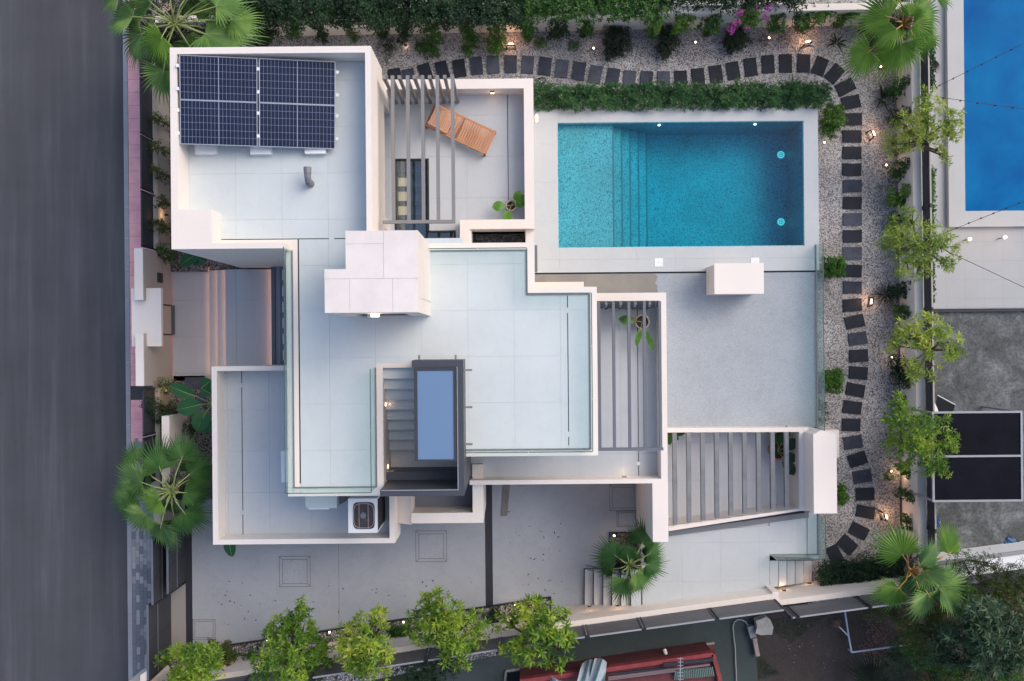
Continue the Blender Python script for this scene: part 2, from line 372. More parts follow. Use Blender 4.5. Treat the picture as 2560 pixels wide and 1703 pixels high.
# pink pavement and grey pavers
YP = W((340, 1105), .12)[1]
XF = W((358, 600), .12)[0]
sw = struct('pavement', MB().box(XK+.146, -9.9, -60, 60, -.04, .10), surf('pavement_bed', (.12,.11,.12), .9))
mid = W((340, 965), .12)[1]; mid2 = W((340, 1000), .12)[1]
tiles(sw, [[(XK+.15, mid),(-10.9, mid),(-10.9, 11.5),(XK+.15, 11.5)]], .10, .42, .42, PINK, 'pink_paving_slab', gap=.007, th=.025, x0=XK+.15, y0=.1)
put('asphalt_patch', MB().box(XK+.15, -10.9, mid2, mid, .10, .122), ASPH, sw)
tiles(sw, [[(XK+.15, YP),(-10.9, YP),(-10.9, mid2),(XK+.15, mid2)]], .10, .42, .42, PINK, 'pink_paving_slab', gap=.007, th=.025, x0=XK+.15, y0=.1)
# grey brick pavers: three tones laid at random
full = [MB().box(.003, .117, .003, .237, 0, .024).mesh('paver') for _ in range(3)]
for k in range(3): full[k].materials.append(GPAV[k])
cnt = 0; xk = XK+.15; rest = [MB() for _ in range(3)]
j = 0; yy = YP-.24
while yy > -12.0:
    for i in range(8):
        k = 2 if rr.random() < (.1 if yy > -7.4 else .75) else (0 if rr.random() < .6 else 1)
        oy = yy+(.12 if i % 2 else 0)
        if cnt < 300 and yy > -11.4 :
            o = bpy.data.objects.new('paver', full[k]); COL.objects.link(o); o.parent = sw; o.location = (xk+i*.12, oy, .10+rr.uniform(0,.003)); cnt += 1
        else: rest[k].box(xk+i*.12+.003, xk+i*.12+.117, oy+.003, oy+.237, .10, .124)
    yy -= .24
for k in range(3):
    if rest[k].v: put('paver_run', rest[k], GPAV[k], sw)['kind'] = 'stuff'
# driveway: washed concrete with a joint, drain channels and inset manhole covers
A, B_ = W((535,1617.5), .2), W((1376.6,1491.8), .2)
sl_ = (B_[1]-A[1])/(B_[0]-A[0]); yat = lambda x: A[1]+sl_*(x-A[0])
XL = W((481,1500), .2)[0]; XR = W((1603,1400), .2)[0]
drv = struct('driveway', MB().prism([(XL-.95, yat(XL-.95)), (B_[0], B_[1]), (B_[0]+.02, yat(B_[0])-1.2), (XR+.6, -9.2), (XR+.6, -3.6), (XL-.95, -3.6)], -.04, .17), JOINT)
XJ = W((846.6,1400), .2)[0]; XD0, XD1 = W((1213,1400), .2)[0], W((1231.6,1400), .2)[0]
def manhole(x0, y0, x1, y1): 
    r = RC(x0, y0, x1, y1, .2); return r
MH = [manhole(698,1390.5,776,1467.4), manhole(1039,1326.8,1117,1405), manhole(1524,1211,1592,1277.1), manhole(1541.6,1277.5,1593.5,1317.3), manhole(481.5,1548.5,538.6,1600)]
def slab(x0, x1, m):
    P = [(x0, yat(x0) if x0 < B_[0] else -9.0), (min(x1, B_[0]), yat(min(x1, B_[0])))]
    if x1 > B_[0]: P += [(B_[0], yat(B_[0])-1.2), (x1, -9.0)]
    P += [(x1, -3.6), (x0, -3.6)]
    return MB().prism(P, .17, .20)
put('concrete_slab', slab(XL, XJ-.004, 0), DRIVE, drv); put('concrete_slab', slab(XJ+.004, XD0, 0), DRIVE, drv)
P = [(XD1, yat(XD1)), (B_[0], B_[1]), (B_[0]+.02, -9.6), (XR+.6, -9.2), (XR+.6, -3.6), (XD1, -3.6)]
put('concrete_slab', MB().prism(P, .17, .20), DRIVE, drv)
put('drain_channel', MB().prism([(XD0, yat(XD0)), (XD1, yat(XD1)), (XD1, -3.6), (XD0, -3.6)], .16, .178), SLOT, drv)
dx0, dx1 = W((463.7,1500), .2)[0], XL
put('drain_channel', MB().prism([(dx0, yat(dx0)), (dx1, yat(dx1)), (dx1, -3.6), (dx0, -3.6)], .16, .178), SLOT, drv)
put('gate_threshold', MB().box(W((437,1500),.2)[0]-.15, dx0, -11.6, -5.0, -.03, .185), surf('threshold', (.26,.25,.25), .8, .08), drv)
for r in MH:
    w = .014; t = min(r[1]-r[0], r[3]-r[2])*.10
    f = MB()
    f.box(r[0], r[1], r[2], r[2]+w, .2, .2045).box(r[0], r[1], r[3]-w, r[3], .2, .2045).box(r[0], r[0]+w, r[2]+w, r[3]-w, .2, .2045).box(r[1]-w, r[1], r[2]+w, r[3]-w, .2, .2045)
    g = (r[0]+t, r[1]-t, r[2]+t, r[3]-t)
    f.box(g[0], g[1], g[2], g[2]+w, .2, .205).box(g[0], g[1], g[3]-w, g[3], .2, .205).box(g[0], g[0]+w, g[2]+w, g[3]-w, .2, .205).box(g[1]-w, g[1], g[2]+w, g[3]-w, .2, .205)
    for a, b in (((r[0],r[2]),(g[0],g[2])),((r[1],r[2]),(g[1],g[2])),((r[0],r[3]),(g[0],g[3])),((r[1],r[3]),(g[1],g[3]))):
        f.bar((a[0],a[1],.202), (b[0],b[1],.202), .01, .006)
    fr = put('manhole_frame', f, surf('manhole_groove', (.10,.105,.115), .7) if 'manhole_groove' not in MATS else MATS['manhole_groove'], drv)
    put('manhole_cover', MB().box(g[0]+w, g[1]-w, g[2]+w, g[3]-w, .2, .206), DRIVE, fr)
# planting bed along the south wall
WO = [W((300,1735),1.8), W((1415,1568),1.8), W((1938,1497),1.8)]     # outer top edge of the south wall
struct('gravel_bed', MB().prism([(XL-1.2, yat(XL-1.2)), (B_[0]-.02, B_[1]), (B_[0]-.02, -9.75), (-8.6, -11.6), (-11.0,-11.8)], -.03, .245), pebbles('salt_pepper_gravel', 13, (.50,.48,.47), (.02,.02,.02), .2))
put_edge = MB().bar((XL-.2, yat(XL-.2), .25), (B_[0], B_[1], .25), .035, .10).bar((B_[0], B_[1], .25), (B_[0], B_[1]-.55, .25), .035, .10)
e = put('bed_edging', put_edge, BLACK); tag(e, 'thin black metal edging strip between the driveway and the tree bed', 'edging')
# bed by the front wall (banana, palms) and strip left of the house
pb = RC(1526,1333,1596,1421,.24); struct('palm_bed', MB().box(pb[0], pb[1], pb[2], pb[3], .18, .235), GRAVD)
e = put('bed_edging', MB().box(pb[0]-.03, pb[1], pb[3], pb[3]+.03, .18, .27).box(pb[0]-.03, pb[0], pb[2], pb[3], .18, .27), BLACK); tag(e, 'black metal edging round the small bed of the driveway fan palm', 'edging')
struct('planting_bed', MB().box(-10.93, -6.6, -5.0, -1.2, -.03, .22).box(-10.93, -8.2, 2.3, 9.9, -.03, .22), GRAVD)
# ================================================================= POOL DECK AND TERRACE
DR = RC(1337, 270.5, 2046.4, 679, 1.1)
dk = struct('pool_deck', MB().box(DR[0]-1.0, PW[0], DR[2], DR[3], -.03, 1.07).box(PW[1], DR[1], DR[2], DR[3], -.03, 1.07)
            .box(PW[0], PW[1], PW[3], DR[3], -.03, 1.07).box(PW[0], PW[1], DR[2], PW[2], -.03, 1.07), JOINT)
polys = [R2((DR[0]-.6, PW[0], DR[2], DR[3])), R2((PW[1], DR[1], DR[2], DR[3])), R2((PW[0], PW[1], PW[3], DR[3])), R2((PW[0], PW[1], DR[2], PW[2]))]
tiles(dk, polys, 1.07, 1.2, 1.2, DTILE, 'deck_tile', gap=.0025, th=.03, x0=.3, y0=.1)
lids = []
for n_, (a, b, l) in enumerate(((1636.7,646.3,'square white skimmer lid in the deck, in full view south of the pool steps'), (1877.5,644.8,'square white skimmer lid in the deck, partly hidden by the white outdoor counter'))):
    x, y = W((a+10, b+10), 1.1); t = thing('skimmer_lid', l, 'skimmer lid', (x, y, 1.1), 0, 'skimmer lids by the pool')
    put('plate', MB().box(-.13, .13, -.13, .13, 0, .012), WPL, t, (0,0,0)); put('finger_hole', MB().cyl(0, 0, .012, .0145, .02, n=10), ALU, t, (0,0,0))
# pool basin with four steps, lining speckled
def mosaic():
    m, nt, b = newmat('speckled_pool_mosaic'); L = nt.links
    g = N(nt, 'ShaderNodeNewGeometry')
    v = N(nt, 'ShaderNodeTexVoronoi', Scale=44, distance='CHEBYCHEV'); L.new(g.outputs['Position'], v.inputs['Vector']); v.inputs['Randomness'].default_value = .55
    sp = N(nt, 'ShaderNodeSeparateColor'); L.new(v.outputs['Color'], sp.inputs[0])
    r = ramp(nt, [(0, (.02,.13,.22)), (.12, (.04,.23,.34)), (.24, (.12,.50,.58)), (.8, (.15,.57,.65)), (.95, (.19,.63,.70))]); L.new(sp.outputs[1], r.inputs[0])
    n = N(nt, 'ShaderNodeTexNoise', Scale=.8, Detail=3); L.new(g.outputs['Position'], n.inputs['Vector'])
    r2 = ramp(nt, [(.3,.85),(.7,1.1)]); L.new(n.outputs[0], r2.inputs[0])
    mx = N(nt, 'ShaderNodeMix', data_type='RGBA', blend_type='MULTIPLY'); mx.inputs[0].default_value = 1
    L.new(r.outputs[0], mx.inputs[6]); L.new(r2.outputs[0], mx.inputs[7]); L.new(mx.outputs[2], b.inputs['Base Color']); b.inputs['Roughness'].default_value = .5
    return m
MOS = mosaic()
sx = [W((a, 460), 1.0-.1)[0] for a in (1536.2, 1560.3, 1584, 1608.5, 1632.3)]
pt = thing('swimming_pool', 'rectangular turquoise swimming pool with a shallow shelf and wide steps at its left end', 'swimming pool', ((PW[0]+PW[1])/2, (PW[2]+PW[3])/2, 1.0))
zz = [.78, .50, .24, -.02, -.28]; ZB = -.62
for i in range(5):
    a = PW[0] if i == 0 else sx[i-1]
    put('pool_shelf' if i == 0 else 'pool_step', MB().box(a+(.021 if i == 0 else 0), sx[i], PW[2]+.021, PW[3]-.021, ZB+.001, zz[i]), MOS, pt)
    put('step_edge_shade', MB().box(sx[i]-.05, sx[i]+.004, PW[2]+.025, PW[3]-.025, zz[i]-.03, zz[i]+.006), surf('step_edge_shade_teal', (.045,.25,.34), .5, .1) if 'step_edge_shade_teal' not in MATS else MATS['step_edge_shade_teal'], pt)  # dark strip paints the shading along each step edge
bs = MB().box(PW[0], PW[1], PW[2], PW[3], ZB-.1, ZB)
bs.box(PW[0]+.003, PW[0]+.02, PW[2]+.003, PW[3]-.003, ZB+.001, 1.06).box(PW[1]-.02, PW[1]-.003, PW[2]+.003, PW[3]-.003, ZB+.001, 1.06).box(PW[0]+.02, PW[1]-.02, PW[3]-.02, PW[3]-.003, ZB+.001, 1.06).box(PW[0]+.02, PW[1]-.02, PW[2]+.003, PW[2]+.02, ZB+.001, 1.06)
put('pool_basin', bs, MOS, pt)
def watermat():
    m, nt, b = newmat('pool_water'); L = nt.links; nt.nodes.remove(b)
    g = N(nt, 'ShaderNodeNewGeometry'); n = N(nt, 'ShaderNodeTexNoise', Scale=2.2, Detail=3); L.new(g.outputs['Position'], n.inputs['Vector'])
    bp = N(nt, 'ShaderNodeBump', Strength=.12, Distance=.03); L.new(n.outputs[0], bp.inputs['Height'])
    t = N(nt, 'ShaderNodeBsdfTransparent'); t.inputs[0].default_value = (.98,1,1,1)
    gl = N(nt, 'ShaderNodeBsdfGlossy'); gl.inputs['Roughness'].default_value = .02; L.new(bp.outputs[0], gl.inputs['Normal'])
    f = N(nt, 'ShaderNodeFresnel', IOR=1.33); L.new(bp.outputs[0], f.inputs['Normal'])
    mx = N(nt, 'ShaderNodeMixShader'); L.new(f.outputs[0], mx.inputs[0]); L.new(t.outputs[0], mx.inputs[1]); L.new(gl.outputs[0], mx.inputs[2])
    o = nt.nodes['Material Output']; L.new(mx.outputs[0], o.inputs[0])
    va = N(nt, 'ShaderNodeVolumeAbsorption', Density=.82); va.inputs[0].default_value = (.0,.86,.93,1); L.new(va.outputs[0], o.inputs['Volume'])
    return m
put('water', MB().box(PW[0]-.01, PW[1]+.01, PW[2]-.01, PW[3]+.01, ZB-.02, 1.015), watermat(), pt)
for (u, v) in ((310,1302),(311,487)):
    p = Q(14 if v > 600 else 24, u, v); x, y = W(p, ZB)
    d = put('floor_drain', MB().cyl(x, y, ZB, ZB+.02, .12, .11, 24), glow('drain_added_glow%d'%v, (.35,1.0,1.0), .30), pt)  # drain cover given an added glow to read bright under the water
    put('drain_slot', MB().ring(x, y, ZB+.021, .068, .008, 20, 4).box(x-.05, x+.05, y-.006, y+.006, ZB+.02, ZB+.026).box(x-.006, x+.006, y-.05, y+.05, ZB+.02, ZB+.026), MATS['pool_tealmark'] if 'pool_tealmark' in MATS else surf('pool_tealmark', (.05,.25,.32), .5), d)
LIGHTS = []
def plight(loc, e, col=(1.0,.58,.30), r=.05, name='lamp_light', parent=None):
    l = bpy.data.lights.new(name, 'POINT'); l.energy = e*.33; l.color = col; l.shadow_soft_size = r
    o = bpy.data.objects.new(name, l); COL.objects.link(o); o.location = loc; LIGHTS.append(o)
    if parent is not None: o.parent = parent; o.matrix_parent_inverse = Matrix.Translation(-Vector(GLOC.get(parent.name, (0,0,0))))
    return o
for k, (u, v) in enumerate(((1235,1042),(2040,1028))):
    p = Q(13, u, v); x, _ = W(p, .75); y = PW[3]-.02
    put('underwater_lamp', MB().tube([(x, y, .80), (x, y-.03, .80)], .04, 12), POOLL, pt)
# pebble terrace: ends in a dark slot towards the deck
TX0 = W((1337,700),1.1)[0]; TXE = W((2039.5,800),1.1)[0]; TYN = DR[2]-.055; TYS = W((1800,1069),1.1)[1]
tr = struct('pebble_terrace', MB().box(-1.0, TXE, TYS-.02, TYN, -.03, 1.062), TERR)
r = RC(1342, 686, 1641, 738, 1.07)
st = MB(); rr = random.Random(5); P = [(r[0]-2, r[2]-.3), (r[1]-.02, r[2]-.3)]
for i in range(9): P.append((r[1]+rr.uniform(-.04,.05), r[2]-.3+(r[3]-r[2]+.3)*(i+1)/10))
P += [(r[1]-.05, r[3]), (r[0]-2, r[3])]
put('sandy_patch', MB().prism(P, 1.0, 1.067), STAIN, tr)
put('dark_slot', MB().box(TX0-1, DR[1]-.1, DR[2]-.06, DR[2]+.002, .9, 1.04), SLOT, tr)
put('side_gutter', MB().box(TXE, TXE+.07, W((2046,1390),1.1)[1], TYN, .5, 1.05), CHAN, tr)
# tiled south terrace
tp = [[W(p, 1.1) for p in ((1603,1334),(1671,1330),(1924,1296),(1924,1472),(1603,1519))], [W(p, 1.1) for p in ((1924,1296),(2018,1283),(2018,1100),(2042,1100),(2047,1396),(1924,1390))]]
ts = MB()
for q in tp: ts.prism(q, -.03, 1.07)
tt = struct('tiled_terrace', ts, JOINT)
cut = W((2011,1300),1.1)[0]
q2 = [W(p, 1.1) for p in ((1924,1296),(2011,1284),(2011,1393),(1924,1390))]
q3 = [W(p, 1.1) for p in ((2019,1110),(2042,1110),(2047,1396),(2019,1394))]
x0_, y0_ = W((1705, 1357), 1.1)
tiles(tt, [tp[0], q2, q3], 1.07, 1.2, 1.2, DTILE, 'terrace_tile', gap=.0025, th=.03, x0=x0_, y0=y0_)
# steps: west flight up from the driveway, east flight down to the gravel
fs = struct('west_steps', MB().prism([W((1461,1424),.2), W((1603,1424),.2), W((1603,1521),.2), W((1461,1541),.2)], -.02, .05), JOINT)
ex = [1461, 1484, 1507.4, 1529.7, 1552, 1577, 1604]
for i in range(6):
    z = .2+.15*(i+1)
    z0 = z
    a = W((ex[i],1424),z0); b = W((ex[i+1]+2,1424),z0); c = W((ex[i+1]+2,1527-i*3),z0); d = W((ex[i],1531-i*3),z0)
    put('step', MB().prism([a,b,c,d], .0, z-.02), SLOT, fs); put('tread_tile', MB().prism([(a[0]+.015,a[1]),(b[0]-.0,b[1]),(c[0]-.0,c[1]),(d[0]+.012,d[1])], z-.02, z), TTILE, fs)
fe = struct('east_steps', MB().prism([W((1924,1400),.3), W((2030,1400),.3), W((2030,1466),.3), W((1924,1478),.3)], -.02, .05), JOINT)
ex = [1924, 1946, 1967, 1988, 2009.5, 2030]
for i in range(5):
    z = 1.1-.14*(i+1)
    a = W((ex[i]-1,1402),z); b = W((ex[i+1],1402),z); c = W((ex[i+1],1466-i*3),z); d = W((ex[i]-1,1470-i*3),z)
    put('step', MB().prism([a,b,c,d], .0, z-.02), SLOT, fe); put('tread_tile', MB().prism([(a[0]+.022,a[1]),(b[0]-.006,b[1]),(c[0]-.006,c[1]),(d[0]+.022,d[1])], z-.02, z), TTILE, fe)
# ================================================================= BOUNDARY WALLS
def wallseg(mb, a, b, th, z0, z1, mi=0):           # a->b is the inner face, the wall stands to its right
    d = (Vector(b)-Vector(a)).normalized(); n = Vector((d.y, -d.x))
    P = [a, b, tuple(Vector(b)+n*th), tuple(Vector(a)+n*th)]
    return mb.prism(P, z0, z1, mi)
# south wall
si = [tuple(Vector(p)+Vector((.02,.155))) for p in WO]
mb = MB(); wallseg(mb, si[0], si[1], .16, 0, 1.8); wallseg(mb, si[1], si[2], .16, 0, 1.8)
sw_ = thing('garden_wall', 'long white rendered wall slanting along the south side of the plot', 'wall', (si[1][0], si[1][1], 0))
put('wall_body', mb, WHITE, sw_)
c1 = W((1949,1503),1.8); c2 = W((2330,1452),1.8)
mb = MB(); wallseg(mb, (c1[0]-.15, c1[1]+.02), c2, .17, 0, 1.8); mb.box(c1[0]-.22, c1[0]-.02, c1[1]-.1, si[2][1]+.06, 0, 1.803)
put('wall_body', mb, WHITE, sw_)
# fence of composite boards on the south wall
fb = thing('boundary_fence', 'low dark grey board fence standing on the slanting south wall', 'fence', (si[1][0], si[1][1]-.3, 1.8))
F = [(Vector(WO[0])+Vector((0,-.03))), (Vector(WO[1])+Vector((0,-.03))), (Vector(WO[2])+Vector((0,-.03)))]
cuts = [Q(41, 1830, 1570)[0], 772, 905, 1055, 1236.5, 1315, 1452, 1591, 1770, 1870, 1951]
def fpt(px):                                        # point on the fence line below a photograph column
    for k in (0, 1):
        a, b = F[k], F[k+1]
        for z in (2.3,):
            x = (px-1280)*(HC-z)/FPX
            x -= (a.y+b.y)/2*ST
            if x <= b.x or k == 1: t = (x-a.x)/(b.x-a.x); return a+(b-a)*t
def fence_run(root, pts, z0, z1, gap=.09, boards=5, rail=FENL, mat=FENC, post=BLACK):
    for k in range(len(pts)-1):
        a, b = Vector(pts[k]), Vector(pts[k+1]); d = (b-a).normalized(); a2 = a+d*gap/2; b2 = b-d*gap/2
        h = (z1-z0-.04)/boards
        for i in range(boards):
            z = z0+.02+h*(i+.5)
            put('fence_board', MB().bar((a2.x,a2.y,z), (b2.x,b2.y,z), .025, h-.012), mat, root)
        put('top_rail', MB().bar((a2.x,a2.y,z1), (b2.x,b2.y,z1), .045, .03), rail, root)
        for s, e_ in ((a2, 1), (b2, -1)):
            put('post', MB().box(s.x-.025, s.x+.025, s.y-.03, s.y+.03, z0-.25, z1+.02), post, root)
fp = [fpt(px) for px in (330, 600, 772, 905, 1055, 1236.5, 1452, 1591, 1770, 1940)]
fence_run(fb, fp, 1.8, 2.85)
g1 = Vector(c1)+Vector((0,-.2)); g2 = Vector(c2)+Vector((0,-.2)); dd = (g2-g1)/ (g2-g1).length
fence_run(fb, [g1, g1+dd*.22, g1+dd*2.35, g1+dd*4.6], 1.8, 2.85)
# east wall and its fence
ea = W((2239,64),.3); eb = W((2260,1475),.3)
mb = MB(); wallseg(mb, (eb[0], eb[1]), (ea[0], ea[1]), .26, 0, 1.4)
ew = thing('garden_wall', 'white rendered wall running down the right side of the gravel garden', 'wall', ((ea[0]+eb[0])/2, 0, 0)); put('wall_body', mb, WHITE, ew)
ef = thing('boundary_fence', 'narrow black fence with a beige rail along the right garden wall', 'fence', (ea[0]+.3, 0, 1.4))
def ept(py): t = (py-64)/(1475-64); return Vector((ea[0]+(eb[0]-ea[0])*t+.33, (ea[1]+(eb[1]-ea[1])*t)))
pys = [-20, 127, 380, 532, 660, 778, 940, 1120, 1303, 1470]
fence_run(ef, [ept(p) for p in pys], 1.3, 1.85, gap=.07, boards=3, rail=BEIGE, mat=ANTH)
# north wall
na = W((432,96),.3); nb = W((2262,62),.3)
mb = MB(); wallseg(mb, (nb[0], nb[1]), (na[0], na[1]), .2, 0, 1.75)
nw = thing('garden_wall', 'white rendered wall behind the climbing plants at the top of the garden', 'wall', (0, nb[1], 0)); put('wall_body', mb, WHITE, nw)
# front (street) walls
fw = thing('front_wall', 'low white wall with a black fence beside the pink pavement', 'wall', (-11.0, 3, 0))
yt = W((390,622),1.2)[1]
put('wall_body', MB().box(-11.14, -10.93, yt, 14, 0, 1.2), SHADEW, fw)
ff = thing('street_fence', 'dark boarded fence leaning over the pink pavement, in bays between double posts', 'fence', (-11.1, 5, 1.2))
ys = [W((372,p),1.7)[1] for p in (622, 479, 343, 200, 60)]
fence_run(ff, [(-11.08, y) for y in ys], 1.2, 2.1, gap=.1, boards=6, rail=ANTH, mat=ANTH)
put('wall_body', MB().box(-11.14, -10.93, -6.3, W((390,965),1.2)[1], 0, 1.2), SHADEW, fw)
f2 = thing('street_fence', 'short dark fence with creeper between the gate house and the big fan palm', 'fence', (-11.1, -3, 1.2))
fence_run(f2, [(-11.08, W((372,p),1.7)[1]) for p in (1210, 1090, 969)], 1.2, 2.1, gap=.1, boards=6, rail=ANTH, mat=ANTH)
ra = RC(403,1041,422,1135,2.0)
pw = thing('planter_wall', 'short white pier of wall between the banana bed and the street fence', 'wall', (ra[0], ra[2], 0)); put('wall_body', MB().box(ra[0], ra[1], ra[2]-1.2, ra[3], 0, 1.95), WHITE, pw)
# gate house: two walls and the canopy
gh = thing('gate_porch', 'white entrance porch by the street, a flat canopy between two wall strips', 'porch', (-11, .8, 0))
a = RC(336,621,357,750.4,2.45); put('wall_strip', MB().box(a[0], a[1], a[2], a[3], 0, 2.40), SHADEW, gh); put('wall_cap', MB().box(a[0]-.002, a[1]+.002, a[2]-.002, a[3]+.002, 2.401, 2.45), COPE, gh)
b = RC(339,834,358.8,965,2.45); put('wall_strip', MB().box(b[0], b[1], b[2], b[3], 0, 2.40), SHADEW, gh); put('wall_cap', MB().box(b[0]-.002, b[1]+.002, b[2]-.002, b[3]+.002, 2.401, 2.45), COPE, gh)
put('wall_panel', MB().box(a[1]-.02, a[1]-.001, b[3]-.3, a[2]+.2, 0, 2.049), SHADEW, gh)
c = RC(329,720.6,403,866.3,2.2); put('canopy', MB().box(c[0], c[1], c[2], c[3], 2.05, 2.2), COPE, gh)
i_ = MB().box(a[1], a[1]+.03, W((400,707),1.1)[1], W((400,683),1.1)[1], .95, 1.35); put('intercom', i_, ANTH, gh)
gt = put('gate_leaf', MB(), ANTH, gh) if False else None
gx = W((415,800),.6)[0]
gy0, gy1 = W((415,838.6),.6)[1], W((415,761),.6)[1]
fr = MB().box(gx-.02, gx+.02, gy0, gy1, .12, .18).box(gx-.02, gx+.02, gy0, gy1, 1.9, 1.96).box(gx-.02, gx+.02, gy0, gy0+.05, .18, 1.9).box(gx-.02, gx+.02, gy1-.05, gy1, .18, 1.9)
g_ = put('gate', fr, BLACK, gh)
put('door_mat', MB().box(gx-.12, gx+.13, gy0+.02, gy1-.02, .19, .205), surf('grey_mat', (.10,.11,.14), .9), gh)
for k in range(12):
    yy = gy0+.08+k*(gy1-gy0-.16)/11; put('gate_bar', MB().box(gx-.012, gx+.012, yy-.012, yy+.012, .18, 1.9), STEELD, g_)
# entrance court: lower floor, two lit steps, upper floor
ent = struct('entrance_court', MB().box(-10.9, -6.2, -1.9, 2.33, -.03, .10), JOINT)
ey0 = W((450,940),.12)[1]; ey1 = 2.325
lv = [(W((427,800),.12)[0], W((525,800),.12)[0], .12, ey0), (W((524.6,800),.27)[0], W((544.8,800),.27)[0], .27, ey0), (W((544.6,800),.42)[0], W((564.4,800),.42)[0], .42, ey0), (W((564.2,800),.57)[0], W((678,800),.57)[0], .57, -2.6)]
for k, (xa, xb, z, yb) in enumerate(lv):
    if k in (1, 2): put('lit_step', MB().box(xa, xb+.02, yb, ey1, .0, z), ETILE, ent)
    elif k == 0: tiles(ent, [R2((xa, xb, yb, ey1))], .10, 1.6, 1.17, ETILE, 'entrance_tile', gap=.006, th=.02, x0=xa+.02, y0=W((400,752),.1)[1])
    else:
        put('upper_landing', MB().box(xa, xb, yb, ey1, .0, .55), JOINT, ent)
        tiles(ent, [R2((xa, xb, yb, ey1))], .55, 1.17, 1.17, ETILE, 'entrance_tile', gap=.006, th=.02, x0=W((591,800),.55)[0], y0=W((400,752),.5)[1])
sxm = W((678,800),.72)[0]
put('door_step', MB().box(sxm, sxm+.5, -2.6, ey1, .0, .72), COPE, ent)
for xx, z in ((lv[1][0], .27), (lv[2][0], .42), (lv[3][0], .57), (sxm, .72)):
    put('led_strip', MB().box(xx-.006, xx-.001, ey0+.02, ey1-.02, z-.045, z-.02), STRIP, ent)
    for k in range(4):
        l = bpy.data.lights.new('led_strip_light', 'AREA'); l.shape = 'RECTANGLE'; l.size = .03; l.size_y = .85; l.energy = .16; l.color = (1.0,.47,.28)
        o = bpy.data.objects.new('led_strip_light', l); COL.objects.link(o); o.location = (xx-.02, ey0+.45+k*.87, z-.03)
        o.rotation_euler = (0, R(50), 0); o.parent = ent
# dark light shaft / window band beside the door
t = thing('window_band', 'long narrow dark framed window band beside the entrance landing, left of the roof railing', 'window', (sxm+.2, .5, .72))
wy0, wy1 = W((690,913),.9)[1], W((690,661),.9)[1]
xs = [W((p,800),.9)[0] for p in (678.5, 687.5, 700, 709, 716)]
put('dark_frame', MB().box(xs[0], xs[1], wy0, wy1, .72, .9).box(xs[2], xs[4], wy0, wy1, .72, .9).box(xs[1], xs[2], wy1-.04, wy1, .72, .9).box(xs[1], xs[2], wy0, wy0+.04, .72, .9), STEELD, t)
put('pane', MB().box(xs[1], xs[2], wy0+.04, wy1-.04, .80, .82), surf('window_pane_grey', (.28,.31,.36), .15, .05), t)
for k in range(6):
    ya = wy0+.15+k*(wy1-wy0)/6.3; xa = W((706,800),.92)[0]; put('vent_slot', MB().box(xa, xa+.05, ya, ya+.32, .9, .908), ALU, t)
# sliding gates by the driveway
sg = thing('sliding_gate', 'upper dark panelled sliding gate by the grey pavers, set back behind the lower one', 'gate', (-10.6, -7, .1))
xg = W((393,1400),2.0)[0]
def gate(root, x, y0, y1, z1, off=0):
    n = max(2, round((y1-y0)/1.15)); h = (y1-y0)/n
    for k in range(n):
        put('gate_panel', MB().box(x-.02, x+.02, y0+k*h+.006, y0+(k+1)*h-.006, .15, z1-.75), ANTH, root)
        put('gate_panel', MB().box(x-.02, x+.02, y0+k*h+.006, y0+(k+1)*h-.006, z1-.73, z1-.03), ANTH, root)
    put('frame_rail', MB().box(x-.03, x+.03, y0, y1, z1-.03, z1), STEELD, root)
    put('frame_rail', MB().box(x-.03, x+.035, y0, y1, z1-.76, z1-.72), STEELD, root)
    put('end_post', MB().box(x-.035, x+.035, y0-.05, y0, .1, z1+.01), BLACK, root)
gate(sg, -10.95+.05, W((400,1490),1)[1], -5.8, 2.0)
gate(sg, -10.55, W((450,1470),1)[1], -5.9, 1.7)
sg2 = thing('sliding_gate', 'lower dark panelled sliding gate in front of the driveway, nearest the white gate post', 'gate', (-10.9, -9.5, .1))
gate(sg2, -11.03, W((380,1685),1.5)[1], W((380,1500),1.5)[1], 2.05)
gp = RC(351,1676,371,1760,2.0)
g3 = thing('gate_post', 'white rendered gate post with a chamfered corner at the bottom left of the plot', 'gate post', (gp[0], gp[3], 0))
put('post_body', MB().prism([(gp[0],gp[2]),(gp[1],gp[2]),(gp[1],gp[3]),(gp[0]+.15,gp[3]-.05),(gp[0],gp[3]-.15)], 0, 2.0), COPE, g3)
g4 = thing('floor_guide', 'slim white metal bracket frame on the grey pavers beside the gate post', 'bracket', (gp[0]+.2, gp[3]+.3, .12))
r_ = RC(366,1632,371,1672,.3); put('bracket', MB().box(r_[0], r_[0]+.02, r_[2], r_[3], .124, .3).box(r_[0]+.02, r_[1]+.05, r_[3]-.03, r_[3], .124, .3), FENL, g4); put('dark_plate', MB().box(r_[0]+.021, r_[1]+.04, r_[2], r_[3]-.031, .124, .2), ANTH, g4)
# ================================================================= THE VILLA
ZR, ZP, ZT, ZTP, ZTW = 5.8, 6.55, 3.0, 3.65, 8.9
va = thing('villa', 'white flat-roofed modern villa with stepped roof terraces, stair tower and parapets', 'house', (0, 0, 0))
def W1(p, z): return W(p, z)
